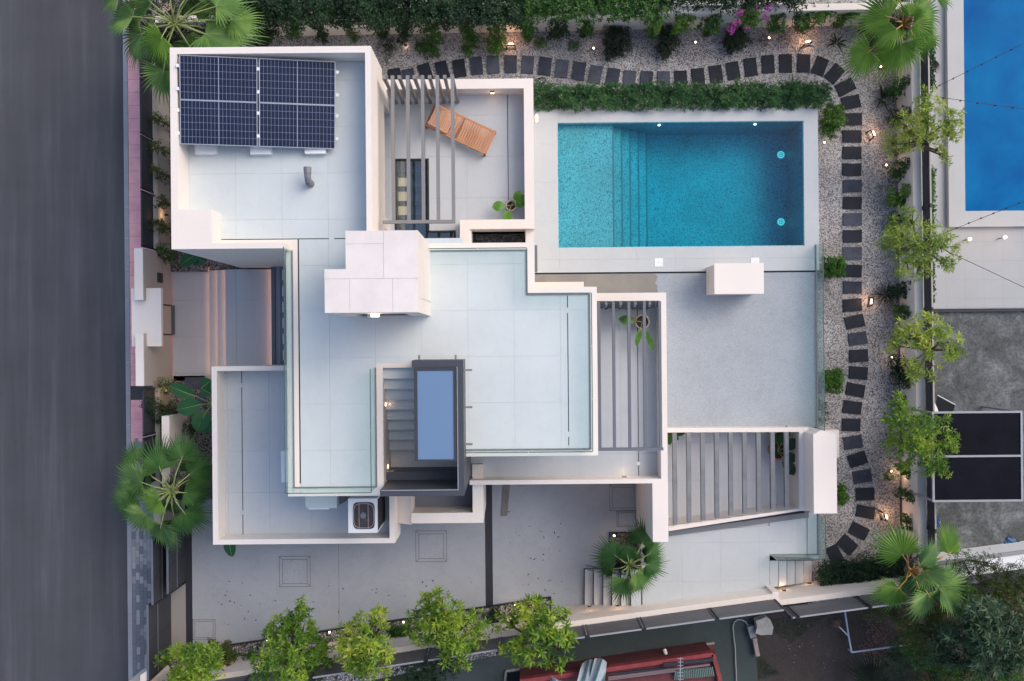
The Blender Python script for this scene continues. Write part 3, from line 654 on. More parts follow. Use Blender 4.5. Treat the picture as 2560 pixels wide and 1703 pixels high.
# --- north-west block with the solar roof
o_ = RC(426.5,117,929,621,ZP)
nx0, nx1, ny0, ny1 = o_
mb = MB()
tw = .165
mb.box(nx0, nx1, ny1-tw, ny1, 4.55, ZP)                                         # north
mb.box(nx0, nx0+tw+.01, ny0, ny1-tw, 0, ZP)                                      # west, to the ground
xe = W((708.4,615),ZP)[0]
mb.box(nx0+tw+.01, xe, ny0, ny0+.145, 0, ZP)                                     # south
yst = W((900,575),ZTW)[1]
mb.box(nx1-.145, nx1, .6, ny1-tw, 4.15, ZP)                                      # east
mb.box(nx0+tw+.01, nx1-.145, ny1-.3, ny1, 0, 4.549)                              # north wall below
put('parapet_wall', mb, COPE, va)
cr = RC(443,524.5,529,606,ZP); put('corner_block', MB().box(nx0+tw+.01, cr[1], ny0+.145, cr[3], ZR-.3, ZP-.002), COPE, va)
# wall below towards the terrace: fin, recessed sliding doors
yf = W((970,285),ZT)[1]
put('facade_wall', MB().box(nx1-.12, nx1-.003, yf, ny1-.3, ZT-.3, 4.15), WHITE, va)
put('facade_wall', MB().box(nx1-.6, nx1-.003, W((950,575),ZT)[1]-.1, W((950,556),ZT)[1], ZT-.3, 4.15), WHITE, va)
for k in range(3):
    ya = W((950,556),ZT)[1]; h = (yf-ya)/3
    w = put('sliding_door', MB().box(nx1-.36, nx1-.30, ya+k*h, ya+k*h+.06, ZT, 4.15).box(nx1-.36, nx1-.24, ya+k*h, ya+(k+1)*h, ZT, ZT+.05).box(nx1-.36, nx1-.30, ya+(k+1)*h-.06, ya+(k+1)*h, ZT, 4.15), BLACK, va)
    put('pane', MB().box(nx1-.34, nx1-.32, ya+k*h+.06, ya+(k+1)*h-.06, ZT+.05, 4.15), surf('dark_pane', (.012,.012,.015), .08) if 'dark_pane' not in MATS else MATS['dark_pane'], w)
put('room_wall', MB().box(nx0+.2, nx1-.62, ny0+.15, ny1-.31, 0, 4.14), WHITE, va)
# --- roof slab
rb = [R2((nx0+tw, nx1-.14, ny0+.14, ny1-tw))]
wx0 = W((717,900),ZR)[0]; ys_ = W((900,1239.7),ZR)[1]
stx0, stx1 = W((957.5,1000),ZR)[0], W((1160,1000),ZR)[0]; sty = W((1050,919),ZR)[1]
ex1 = W((1336.5,650),ZR)[0]; eyn = W((1200,607.5),ZR)[1]; ex2 = W((1493.5,900),ZR)[0]; eym = W((1400,717.7),ZR)[1]; eys = W((1300,1140.5),ZR)[1]
slabs = [(nx0+tw, nx1-.145, ny0+.145, ny1-tw), (wx0, stx0, ys_, ny0+.145), (stx0, stx1, sty, eyn), (stx1, ex2, eys, eym), (stx1, ex1, eym, eyn)]
mb = MB()
for s_ in slabs: mb.box(s_[0], s_[1], s_[2], s_[3], 5.38, ZR-.02)
fl = put('roof_slab', mb, COPE, va)
# rim strips in white along the open edges, tiled fields inside
RIMW = .46
x_d = W((747,900),ZR)[0]                                             # drain slot left
x_d2 = W((749.5,900),ZR)[0]
y_d = W((700,598),ZR)[1]
GL0 = W((733.6,1000),ZR)[0]
tx0, ty0 = W((939.5,900),ZR)[0], W((900,894),ZR)[1]
# tiles: field A (solar roof), field B (west wing), field C centre, D east
Xrim = W((1475,900),ZR)[0]; Yrs = W((1300,1124),ZR)[1]; Xdr = W((1420,900),ZR)[0]; Xn = W((1316.5,650),ZR)[0]; Yn = W((1200,626.5),ZR)[1]; Ynm = W((1400,736),ZR)[1]
xwg = W((939.6,1000),ZR)[0]; Ysg = W((800,1218.6),ZR)[1]
F1 = R2((nx0+tw+.01, nx1-.146, y_d+.012, ny1-tw-.01)); 
F2 = R2((x_d2+.004, xwg+.02, Ysg-.0, y_d-.012))
F3 = R2((xwg+.02, stx1, sty+.12, y_d-.012))
F3b = R2((stx1, Xn, Ynm, Yn))
F4 = R2((stx1, Xdr-.012, Yrs, Ynm)); F5 = R2((Xdr+.012, Xrim, Yrs, Ynm))
tiles(fl, [F1, F2, F3, F3b, F4, F5], ZR-.02, 1.2, 1.2, RTILE, 'roof_tile', gap=.003, th=.02, x0=tx0, y0=ty0)
for q_ in (
    (wx0, x_d-.006, ys_, ny0+.144, ZR-.02, ZR+.003),
    (x_d-.006, stx0, ys_, Ysg, ZR-.02, ZR+.003),
    (xwg+.02, stx0, Ysg, sty+.12, ZR-.02, ZR+.003),
    (stx0, stx1, sty, sty+.12, ZR-.02, ZR+.003),
    (Xn, ex1, eym, eyn, ZR-.02, ZR+.003),
    (stx1-.9, Xn, Yn, eyn, ZR-.02, ZR+.003),
    (Xn, ex2, Ynm, eym, ZR-.02, ZR+.003),
    (Xrim, ex2, eys, Ynm, ZR-.02, ZR+.003),
    (stx1, Xrim, eys, Yrs, ZR-.02, ZR+.003),
    (nx0+tw, xe, ny0+.145, y_d-.012, ZR-.02, ZR+.001),
    (xe, x_d-.006, ny0+.145, y_d-.012, ZR-.02, ZR+.003),
    ): put('roof_rim', MB().box(*q_), COPE, fl)
for q_ in ((nx0+.7, -3.6, y_d-.011, y_d+.011, ZR-.019, ZR-.008), (x_d-.0055, x_d2+.0035, W((750,1209),ZR)[1], y_d-.012, ZR-.019, ZR-.008), (Xdr-.0115, Xdr+.0115, Yrs+.1, Ynm-.05, ZR-.019, ZR-.008)): put('roof_drain', MB().box(*q_), SLOT, fl)
for p in ((1421,776),(1422,1086),(829,597)):
    x, y = W(p, ZR); put('drain_cover', MB().box(x-.07, x+.07, y-.07, y+.07, ZR, ZR+.004), RTILE, fl)
# body of the house between terrace level and roof, and below the terraces
put('upper_storey_wall', MB().box(wx0+.35, stx0-.1, -2.9, 2.1, ZT-.2, 5.379).box(stx0-.1, stx1+.1, .2, 2.1, ZT-.2, 5.379).box(stx1+.1, ex1-.25, -2.4, 2.15, ZT-.2, 5.379).box(ex1-.25, ex2-.35, -2.4, 1.05, ZT-.2, 5.379), WHITE, va)
# --- terrace 1 (lounger)
a = RC(927,198,1334.7,572,ZTP)
T1x1 = a[1]; T1y1 = a[3]
inx = W((1311,400),ZTP)[0]; iny = W((1200,221.8),ZTP)[1]; syi = W((1250,549),ZTP)[1]; syo = W((1250,572.5),ZTP)[1]; wxi = W((1149.8,580),ZTP)[0]; wxo = W((1172.5,580),ZTP)[0]
mb = MB().box(nx1-.1, T1x1, iny, T1y1, 2.4, ZTP).box(inx, T1x1, syo, iny, 2.4, ZTP).box(wxi, inx, syo, syi, 2.4, ZTP).box(wxi, wxo, 2.1, syo, 2.4, ZTP)
put('terrace_parapet', mb, COPE, va)
t1 = put('terrace_floor', MB().box(nx1-.7, inx, syo, iny, 2.4, 2.55), JOINT, va)
fl1 = W((986,450),ZT)[0]; fl2 = W((1072.5,450),ZT)[0]; fy1 = W((1000,397),ZT)[1]; fx3 = W((1139.5,590),ZT)[0]; fy2 = W((1100,576.5),ZT)[1]
yb_ = 2.2
put('floor_slab', MB().box(nx1-.7, fl1, yb_, iny, 2.551, 2.98).box(fl2, inx, syo, iny, 2.551, 2.98).box(fl1, fl2, fy1, iny, 2.551, 2.98).box(fl2, wxi, fy2, syo, 2.551, 2.98).box(fx3, wxi, yb_, fy2, 2.551, 2.98), JOINT, t1)
dlx = W((1270,400),ZT)[0]
tiles(t1, [R2((nx1-.3, fl1, yb_, fy1)), R2((nx1-.3, dlx-.012, fy1, iny)), R2((dlx+.012, inx, syi, iny)), R2((fl2, dlx-.012, syi, fy1)), R2((fl2, wxi, fy2, syi)), R2((fx3, wxi, yb_, fy2))], 2.98, 1.2, 1.2, TTILE, 'terrace_tile', gap=.004, th=.02, x0=W((1167,400),ZT)[0], y0=W((1100,392.4),ZT)[1])
put('drain_slot', MB().box(dlx-.011, dlx+.011, W((1270,500),ZT)[1], iny, 2.981, 2.99), SLOT, t1)
# glazed floor opening
mb = MB().box(fl1, fl1+.05, yb_, fy1, 2.7, 3.01).box(fl1+.05, fl2, fy1-.05, fy1, 2.7, 3.01).box(fl2-.05, fl2, fy2, fy1-.05, 2.7, 3.01).box(fl2, fx3, fy2-.05, fy2, 2.7, 3.01).box(fx3-.05, fx3, yb_, fy2-.05, 2.7, 3.01)
fg = put('glazed_floor_opening', mb, BLACK, t1)
put('glass_sheet', MB().box(fl1+.05, fl2-.05, yb_, fy1-.05, 2.93, 2.95), TINTGL, fg)
put('glass_sheet', MB().box(fl2-.049, fx3-.05, yb_, fy2-.05, 2.93, 2.95), TINTGL, fg)
TEAL = surf('teal_tread', (.045,.11,.14), .5, .05); BLUI = surf('shaft_blue_wall', (.13,.19,.26), .6, .1)
put('shaft_floor', MB().box(fl1+.05, fx3-.05, yb_, fy1-.05, 2.551, 2.58), BLUI, fg)
for (p0, p1, m_) in ((442.7,465.9,0),(478,502,1),(514,537,1)):
    q = RC(994.5, p0, 1018.5, p1, 2.75); put('lit_window', MB().box(q[0], q[1], q[2], q[3], 2.60, 2.62), LITW, fg)
q = RC(994.5, 405, 1018.5, 430, 2.75); put('dim_window', MB().box(q[0], q[1], q[2], q[3], 2.60, 2.62), BLUI, fg)
for (p0, p1) in ((430,442),(466,477.6),(502.5,513.6),(537.6,549)):
    q = RC(988, p0, 1071, p1, 2.75); put('stair_tread', MB().box(fl1+.05, fl2-.05, q[2], q[3], 2.72, 2.75), TEAL, fg)
# grille well
gx0, gx1 = W((1179.5,590),3.3)[0], W((1313,590),3.3)[0]
put('well_wall', MB().box(wxo, gx0, 2.1, syo, 2.1, ZTP-.05), WHITE, va); put('well_wall', MB().box(inx+.02, T1x1-.02, 2.15, syo, 2.1, 3.45), WHITE, va)
put('pebble_bed', MB().box(gx0, inx+.02, 2.1, syo, 2.0, 2.45), BLKPEB, va)
put('black_grille', MB().box(gx0, inx, 2.42, 2.46, 2.45, 2.5).box(gx0, gx0+.06, 2.1, syo-.05, 2.45, 2.5), BLACK, va)
# shutter on the east wall
q = RC(1334.5,582,1345,640,3.0); put('wall_shutter', MB().box(T1x1-.03, T1x1+.09, 2.0, 2.75, 2.6, 3.1), STEELD, va)
put('ground_storey_wall', MB().box(-6.4, T1x1-.01, -2.5, T1y1-.02, -.02, 2.39).box(-3.3, ex2-.1, -2.5, 1.7, -.02, 2.79), WHITE, va)
# --- terrace 3 (south west)
a = RC(530.6,914.5,985.7,1360,ZTP); b = RC(544,926,972.3,1347.4,ZTP)
mb = MB().box(a[0], b[0], a[2], a[3], 2.35, ZTP).box(b[0], a[1], a[2], b[2], 2.35, ZTP).box(b[0], wx0+.4, b[3], a[3], 2.35, ZTP).box(b[1], a[1], b[2], -3.2, 2.35, ZTP)
put('terrace_parapet', mb, COPE, va)
t3 = put('terrace_floor', MB().box(b[0], b[1], b[2], b[3], 2.36, 2.98), JOINT, va)
dx3 = W((605.5,1100),ZT)[0]
tiles(t3, [R2((b[0], dx3-.012, b[2], b[3])), R2((dx3+.012, b[1], b[2], b[3]))], 2.98, 1.2, 1.2, TTILE, 'terrace_tile', gap=.004, th=.02, x0=W((673,1100),ZT)[0], y0=W((600,1025),ZT)[1])
put('drain_slot', MB().box(dx3-.011, dx3+.011, b[2], b[3], 2.981, 2.99), SLOT, t3)
for p in ((605.5,963.6),(605.5,1281)):
    x, y = W(p, ZT); put('drain_cover', MB().box(x-.06, x+.06, y-.06, y+.06, 3.0, 3.004), TTILE, t3)
put('ground_storey_wall', MB().box(a[0]+1.3, a[1]-.3, -4.4, -1.0, -.02, 2.34), WHITE, va)
# --- stair light well south of the shaft
c = RC(1028,1200,1207.9,1308,3.3); ci = RC(1028,1200,1181.5,1282.5,3.3)
mb = MB().box(c[0], c[1], c[2], ci[2], .5, 3.3).box(ci[1], c[1], ci[2], -3.55, .5, 3.3)
put('well_parapet', mb, WHITE, va)
put('well_floor', MB().box(c[0]-.45, ci[1], ci[2], -3.4, 2.0, 2.35), surf('well_floor_shaded', (.14,.15,.19), .7, .1), va)  # dark base colour holds the shade of the stair housing above
s0 = RC(1001,1241,1029.5,1311,3.2)
put('sloping_cap', MB().add([(a[1],s0[2],3.0),(s0[1],s0[2],3.28),(s0[1],s0[3]+.3,3.28),(a[1],s0[3]+.3,3.0),(a[1],s0[2],2.3),(s0[1],s0[2],2.3),(s0[1],s0[3]+.3,2.3),(a[1],s0[3]+.3,2.3)], [(0,1,2,3),(4,5,1,0),(5,6,2,1),(7,6,5,4),(3,2,6,7),(4,0,3,7)]), WHITE, va)
# --- terrace 2 (south east)
n0 = W((1493.4,733),ZTP); e0 = W((1665.5,733.5),ZTP); sO = W((1400,1210.5),ZTP)[1]; sI = W((1400,1199.5),ZTP)[1]; nI = W((1500,753),ZTP)[1]; eI = W((1650.5,900),ZTP)[0]; xw2 = W((1174,1200),ZTP)[0]
eO = e0[0]; cx1 = W((1669.4,1280),ZTP)[0]; cx0 = W((1631.7,1280),ZTP)[0]; cy0 = W((1650,1355),ZTP)[1]
mb = MB().box(n0[0]-.4, eO, nI, n0[1], 1.1, ZTP).box(eI, eO, sI, nI, 1.1, ZTP).box(xw2, eI, sO, sI, 2.4, ZTP).box(eI, eO, cy0+.2, sI, 1.1, ZTP-.001)
put('terrace_parapet', mb, COPE, va)
put('pier_wall', MB().box(cx0, eO+.003, cy0, sO, -.02, ZTP+.001), COPE, va)
t2 = put('terrace_floor', MB().box(xw2, eI, sI, nI, 2.4, 2.98), JOINT, va)
dx2 = W((1596,1100),ZT)[0]
tiles(t2, [R2((xw2, dx2-.012, sI, nI)), R2((dx2+.012, eI, sI, nI))], 2.98, 1.2, 1.2, TTILE, 'terrace_tile', gap=.004, th=.02, x0=W((1449,1100),ZT)[0], y0=W((1500,927),ZT)[1])
put('drain_slot', MB().box(dx2-.013, dx2+.013, sI, nI, 2.981, 2.99), SLOT, t2)
q = W((1596,1159),ZT); put('drain_cover', MB().box(q[0]-.05, q[0]+.05, q[1]-.05, q[1]+.05, 3.0, 3.004), WPL, t2)
# --- stair tower
tp_ = [W(p, ZTW) for p in ((863.5,578),(1044,574.5),(1046,781.5),(811.5,782.5),(811,673),(863.7,672.5))]
xa = (tp_[3][0]+tp_[4][0])/2; xb = (tp_[0][0]+tp_[5][0])/2; xc = (tp_[1][0]+tp_[2][0])/2; yN = (tp_[0][1]+tp_[1][1])/2; yM = (tp_[4][1]+tp_[5][1])/2; yS = (tp_[2][1]+tp_[3][1])/2
dxl, dxr = W((890,795),ZR+1)[0], W((1024,795),ZR+1)[0]
mb = MB().prism([(xb,yN),(xc,yN),(xc,yS),(xa,yS),(xa,yM),(xb,yM)], 7.95, ZTW-.03)
mb.box(xb, xc, yS+.35, yN, ZR-.01, 7.949).box(xa, dxl, yS, yM, ZR-.01, 7.948).box(dxr, xc, yS, yS+.36, ZR-.01, 7.949).box(xa, xb, yS+.35, yM, ZR-.01, 7.949)
twr = put('stair_tower', mb, WHITE, va)
gxs = [W((959.5,700),ZTW)[0], W((874,700),ZTW)[0]]; gys = [W((900,610),ZTW)[1], W((900,697),ZTW)[1]]
LP = [[(xb,gys[0]),(gxs[0],gys[0]),(gxs[0],yN),(xb,yN)], [(gxs[0],gys[1]),(xc,gys[1]),(xc,yN),(gxs[0],yN)], [(xb,gys[1]),(gxs[0],gys[1]),(gxs[0],gys[0]),(xb,gys[0])],
      [(xa,gys[1]),(gxs[1]-.0,gys[1]),(gxs[1],yM),(xa,yM)], [(xa,yS),(gxs[1],yS),(gxs[1],gys[1]),(xa,gys[1])], [(gxs[1],yS),(gxs[0]+.2,yS),(gxs[0]+.2,gys[1]),(gxs[1],gys[1])], [(gxs[0]+.2,yS),(xc,yS),(xc,gys[1]),(gxs[0]+.2,gys[1])]]
rr = random.Random(8)
for q in LP:
    cxm = sum(p[0] for p in q)/4; cym = sum(p[1] for p in q)/4
    q = [(p[0]+(.0025 if p[0] < cxm else -.0025), p[1]+(.0025 if p[1] < cym else -.0025)) for p in q]
    put('limestone_slab', MB().prism(q, ZTW-.03, ZTW-.002+rr.uniform(0,.004)), TOWERTOP, twr)
dw = put('tower_door', MB().box(dxl, dxr, yS+.30, yS+.35, ZR, 7.94).box(dxl, dxr, yS+.02, yS+.3, ZR, ZR+.06), STEELD, va)
put('pane', MB().box(dxl+.08, dxr-.08, yS+.28, yS+.30, ZR+.1, 7.85), MATS['dark_pane'], dw)
wl_ = put('wall_lamp', MB().tube([(W((939.6,790),8)[0]-.0, yS, 8.1), (W((939.6,790),8)[0], yS-.07, 8.1)], .10, 14), LAMP, va)
plight((W((939.6,790),8)[0], yS-.16, 7.9), 9, r=.06)
# --- sunken roof stair with its steel housing and skylight
zc = 6.9
hx0, hx1 = W((1030,1000),zc)[0], W((1158.5,1000),zc)[0]; hyn = W((1100,900.5),zc)[1]; hys = W((1100,1240),zc)[1]; hxl = W((950,1232),zc)[0]
ixr = W((1144.5,1000),zc)[0]; iys = W((1100,1224),zc)[1]; iyn = W((1100,917.5),zc)[1]
hs = thing('stair_skylight', 'dark steel housing with a skylight coloured as reflected sky over the sunken roof stair', 'skylight', ((hx0+hx1)/2, (hyn+hys)/2, ZR))
mb = MB().box(ixr, hx1, hys, hyn, 3.2, zc).box(hx0, ixr, iyn, hyn, ZR-.02, zc).box(hxl, ixr, hys, iys, 3.3, zc)
put('steel_housing', mb, surf('dark_steel_cladding', (.06,.066,.082), .45, .08, 1.5, metal=.3), hs)
put('edge_trim', MB().box(ixr-.02, ixr, iys, iyn, zc-.02, zc+.012).box(hxl+.03, ixr, iys-.02, iys, zc-.02, zc+.012), FENL, hs)
kx0, kx1 = W((1035.4,1000),zc)[0], W((1143,1000),zc)[0]; ky0, ky1 = W((1100,1152),zc)[1], W((1100,918),zc)[1]
f = .085
sk = put('skylight_frame', MB().box(kx0, kx0+f, ky0, ky1-.0, zc-.1, zc+.03).box(kx1-f, kx1-.022, ky0, ky1, zc-.1, zc+.03).box(kx0+f, kx1-f, ky1-f, ky1, zc-.1, zc+.03).box(kx0+f, kx1-f, ky0, ky0+.035, zc-.1, zc+.03), ANTH, hs)
put('skylight_pane', MB().box(kx0+f, kx1-f, ky0+.035, ky1-f, zc-.02, zc+.01), SKYREFL, sk)
for (u, v, d) in ((1370,260,'n'),(1678,258,'n'),(1775,355,'e'),(1778,668,'e'),(1782,980,'e')):
    x, y = W(Q(32, u, v), 6.5)
    m_ = MB().box(x-.025, x+.025, y-.05, y+.12, 6.4, 6.48) if d == 'n' else MB().box(x-.10, x+.07, y-.025, y+.025, 6.4, 6.48)
    if d == 'n': m_ = MB().box(x-.025, x+.025, hyn, hyn+.12, 6.4, 6.48)
    else: m_ = MB().box(hx1, hx1+.2, y-.025, y+.025, 6.4, 6.48)
    put('bracket', m_, STEEL, hs)
# flight of treads
sx0, sx1 = stx0, W((1048,1000),ZR)[0]
put('stairwell_wall', MB().box(stx0-.12, stx0-.002, ys_, sty, 2.6, 5.381), WHITE, va)
put('stairwell_wall', MB().box(stx0, stx1, sty-.0, sty+.12, 3.4, 5.379), WHITE, va)
yv = [Q(32,0,v)[1] for v in (337,426,514,601,686,771,856,940,1024)]
for k in range(8):
    z = ZR-.15-.15*k; ya = W((1000,yv[k]), z)[1] if k else sty; yb2 = W((1000,yv[k+1]), z)[1]
    put('stair_tread', MB().box(stx0, ixr-.003, yb2, ya+.02, z-.6, z), RTILE, va)
zl = ZR-1.4
put('stair_landing', MB().box(stx0, ixr-.003, iys+.002, yb2+.02, zl-.5, zl), RTILE, va)
put('stairwell_sill', MB().box(stx0-.0, ixr-.003, iys+.002, iys+.22, zl, 5.3), surf('dark_sill', (.06,.07,.09), .5), va)
yh = W((1000,Q(32,0,1240)[1]), zl)[1]
put('handrail', MB().bar((stx0+.1, yh, zl+.4), (ixr-.1, yh, zl+.4), .03, .03).cyl(stx0+.1, yh, zl, zl+.4, .02, n=8).cyl(ixr-.1, yh, zl, zl+.4, .02, n=8), BLACK, va)
for (u, v, z) in ((1092,643,5.35),(1135,1165,5.0)):
    x, y = W(Q(32,u,v), z); lp = put('step_lamp', MB().box(stx0, stx0+.015, y-.04, y+.04, z-.02, z+.02), LAMPS, va); plight((stx0+.10, y, z-.15), .25, (1,.55,.3), .02)
# --- glass balustrades of the roof terrace
def rail(label, segs, z0, h, group='glass railings', panel=1.6, base=CHAN, gm=None):
    t = thing('glass_railing', label, 'railing', (segs[0][0][0], segs[0][0][1], z0), 0, group)
    for a, b in segs:
        a = Vector((a[0],a[1],0)); b = Vector((b[0],b[1],0)); L_ = (b-a).length; n = max(1, round(L_/panel)); d = (b-a)/n; u = d.normalized()
        put('base_channel', MB().bar(a+Vector((0,0,z0+.015)), b+Vector((0,0,z0+.015)), .035, .03), base, t)
        for k in range(n):
            p = a+d*k+u*.006; q = a+d*(k+1)-u*.006
            g = put('glass_panel', MB().bar(p+Vector((0,0,z0+h/2)), q+Vector((0,0,z0+h/2)), .018, h-.005), gm or CLEAR, t)
            put('glass_edge', MB().bar(p+Vector((0,0,z0+h)), q+Vector((0,0,z0+h)), .02, .012), GEDGE, g)
    return t
yr0 = W((733,625),ZR)[1]
rail('glass railing along the left and bottom edge of the west roof wing', [((GL0, ny0+.02), (GL0, Ysg)), ((GL0, Ysg), (xwg, Ysg))], ZR, .92)
rail('glass railing along the left side of the sunken roof stair', [((xwg, W((940,919),ZR)[1]), (xwg, Ysg))], ZR, .92, panel=2)
rail('glass railing stepping round the right side of the east roof terrace', [((W((1076,626.5),ZR)[0], Yn), (Xn, Yn)), ((Xn, Yn), (Xn, Ynm)), ((Xn, Ynm), (Xrim, Ynm)), ((Xrim, Ynm), (Xrim, Yrs)), ((Xrim, Yrs), (W((1163,1124),ZR)[0], Yrs))], ZR, .6)
GX = W((2040,900),1.1)[0]+.02
rail('long glass railing along the right edge of the pebble terrace', [((GX, W((2040,612),1.1)[1]), (GX, W((2042,1084),1.1)[1]))], 1.1, .68, panel=1.5, gm=CLEAR2)
rail('glass railing round the south east corner, above the steps to the gravel', [((GX, W((2045,1284),1.1)[1]), (GX, W((2048,1386),1.1)[1])), ((GX, W((2048,1386),1.1)[1]), (W((1925,1386),1.1)[0], W((2048,1386),1.1)[1]))], 1.1, .68, panel=1.6, gm=CLEAR2)
x_ = W((1461,1400),1.1)
rail('short glass rail at the head of the driveway steps beside the fan palm', [(W((1463,1413),.9), W((1595,1430),.9))], .9, .6, panel=2)
# --- pergola over terrace 1
def pergola1():
    z = 5.6
    t = thing('pergola', 'grey metal pergola with posts along the parapet above the teak lounger', 'pergola', (W((1040,350),ZT)[0], W((1040,350),ZT)[1], ZT))
    yS_ = W((1040,554),z)[1]; yN_ = W((1040,188),z)[1]
    xs = [W((p,350),z)[0] for p in (982,1020,1057,1094,1132)]
    w = .088
    for x in xs: put('beam', MB().box(x-w/2, x+w/2, yS_+.04, yN_, z-.12, z), STEEL, t)
    xa = xs[0]-.27; 
    put('end_beam', MB().box(xa-.02, xs[-1]+w/2, yS_-.045, yS_+.04, z-.12, z+.001), STEEL, t)
    for k in range(10):
        x = xs[-1]-(9-k)*(xs[1]-xs[0])/2
        if k % 2 == 0: put('beam_stub', MB().box(x-w/2, x+w/2, yN_-.09, yN_, z-.12, z), STEEL, t)
        put('post', MB().box(x-w/2+.004, x+w/2-.004, yN_-.085, yN_-.005, ZT, z-.12), STEEL, t)
    return t
pergola1()
def pergola2():
    z = 4.95
    t = thing('pergola', 'slate grey pergola over the narrow terrace with the tan plant pot', 'pergola', (W((1573,900),ZT)[0], W((1573,900),ZT)[1], ZT))
    yN_ = W((1570,753.8),z)[1]; yS_ = W((1570,1123.5),z)[1]; w = .075
    xs = [W((p,900),z)[0] for p in (1498.5,1535,1573.5,1612,1650.5)]
    for x in xs: put('beam', MB().box(x-w/2, x+w/2, yS_+.04, yN_, z-.12, z), STEELD, t)
    put('end_beam', MB().box(xs[0]-w/2, xs[-1]+w/2+.03, yS_-.04, yS_+.04, z-.12, z+.001), STEELD, t)
    st_ = (xs[1]-xs[0])/2
    for k in range(9):
        x = xs[0]+k*st_
        if k % 2: put('beam_stub', MB().box(x-w/2, x+w/2, yN_-.1, yN_, z-.12, z), STEELD, t)
        put('post', MB().box(x-w/2+.004, x+w/2-.004, yN_-.15, yN_-.005, ZT, z-.12), STEELD, t)
pergola2()
# --- sunken court under the nine beam pergola
zt_ = 1.5
co = [W(p, zt_) for p in ((1668.6,1071),(2021.6,1069),(2016,1275),(1671.6,1328))]
ci_ = [W(p, zt_) for p in ((1668.6,1081.5),(1997,1080),(1998,1272),(1671.6,1315.5))]
ct = thing('sunken_court', 'sunken tiled court framed by low white walls beside the pebble terrace', 'courtyard', (*W((1830,1190),0), 0))
mb = MB()
for (a, b, c, d) in ((0,1,1,0),(1,2,2,1),(2,3,3,2)):
    mb.prism([co[a], co[b], ci_[c], ci_[d]], -.02, zt_)
put('court_wall', mb, COPE, ct)
cf = put('court_floor', MB().prism([ci_[0], ci_[1], ci_[2], ci_[3]], -.05, .42), JOINT, ct)
tiles(cf, [[tuple(p) for p in ci_]], .42, 1.2, 1.2, surf('court_tile', (.60,.62,.65), .5, .05), 'court_tile', gap=.008, th=.015, x0=0, y0=.3)
k0, k1, k2 = W((1672,1333),1.1), W((2018,1284),1.1), W((2020,1274),1.1)
a_, b_ = W((1671.6,1330),1.11), W((2021,1283),1.11)
put('dark_base_trim', MB().bar((a_[0],a_[1]-.05,1.13), (b_[0],b_[1]-.05,1.13), .16, .03).box(b_[0]-.13, b_[0]+.03, b_[1]+.02, b_[1]+.2, 1.1, 1.14), CHAN, ct)
pg = thing('pergola', 'pergola of nine broad grey beams laid across the sunken court', 'pergola', (*W((1830,1190),1.5), 1.3))
zb = 1.62
for k in range(9):
    xl = W((1682.5+34.95*k,1180),zb)[0]; wdt = .128
    yn = W((1800,1082.5),zb)[1]; ysb = W((1682+34.95*k, 1314.5-34.95*k*.1545+ (-2)),zb)[1]
    put('beam', MB().box(xl, xl+wdt, ysb, yn, zb-.14, zb), BEAM, pg)
# outdoor kitchen block and chimney block
r = RC(1786,658,1909.6,735,2.35)
kb_ = thing('outdoor_counter', 'white box shaped outdoor counter between the pool deck and the pebble terrace', 'counter', ((r[0]+r[1])/2, (r[2]+r[3])/2, 1.06))
put('counter_body', MB().box(r[0]+.03, r[1]-.03, r[2]+.03, r[3]-.03, 1.05, 2.30), WHITE, kb_); put('counter_top', MB().box(r[0], r[1], r[2], r[3], 2.30, 2.35), COPE, kb_)
r = RC(2034,1086,2092,1284,2.35)
ch = thing('barbecue_block', 'tall white block beside the sunken court, overhanging the gravel garden', 'barbecue', ((r[0]+r[1])/2, (r[2]+r[3])/2, 1.06))
zz_ = MB().prism([(r[0],r[2]),(r[1],r[2]),(r[1],r[3]),((r[0]+r[1])/2-.1,r[3]+.13),(r[0],r[3])], .9, 2.35); put('block_body', zz_, COPE, ch)
r = RC(1997,1081,2032,1277,1.5); put('side_shelf', MB().box(r[0]+.02, r[1]+.1, r[2], r[3], 1.0, 1.52), COPE, ch)
r = RC(2064,1075,2098,1144,1.1); put('side_ledge', MB().box(r[0], r[1], r[2], r[3], .25, 1.1), COPE, ch)
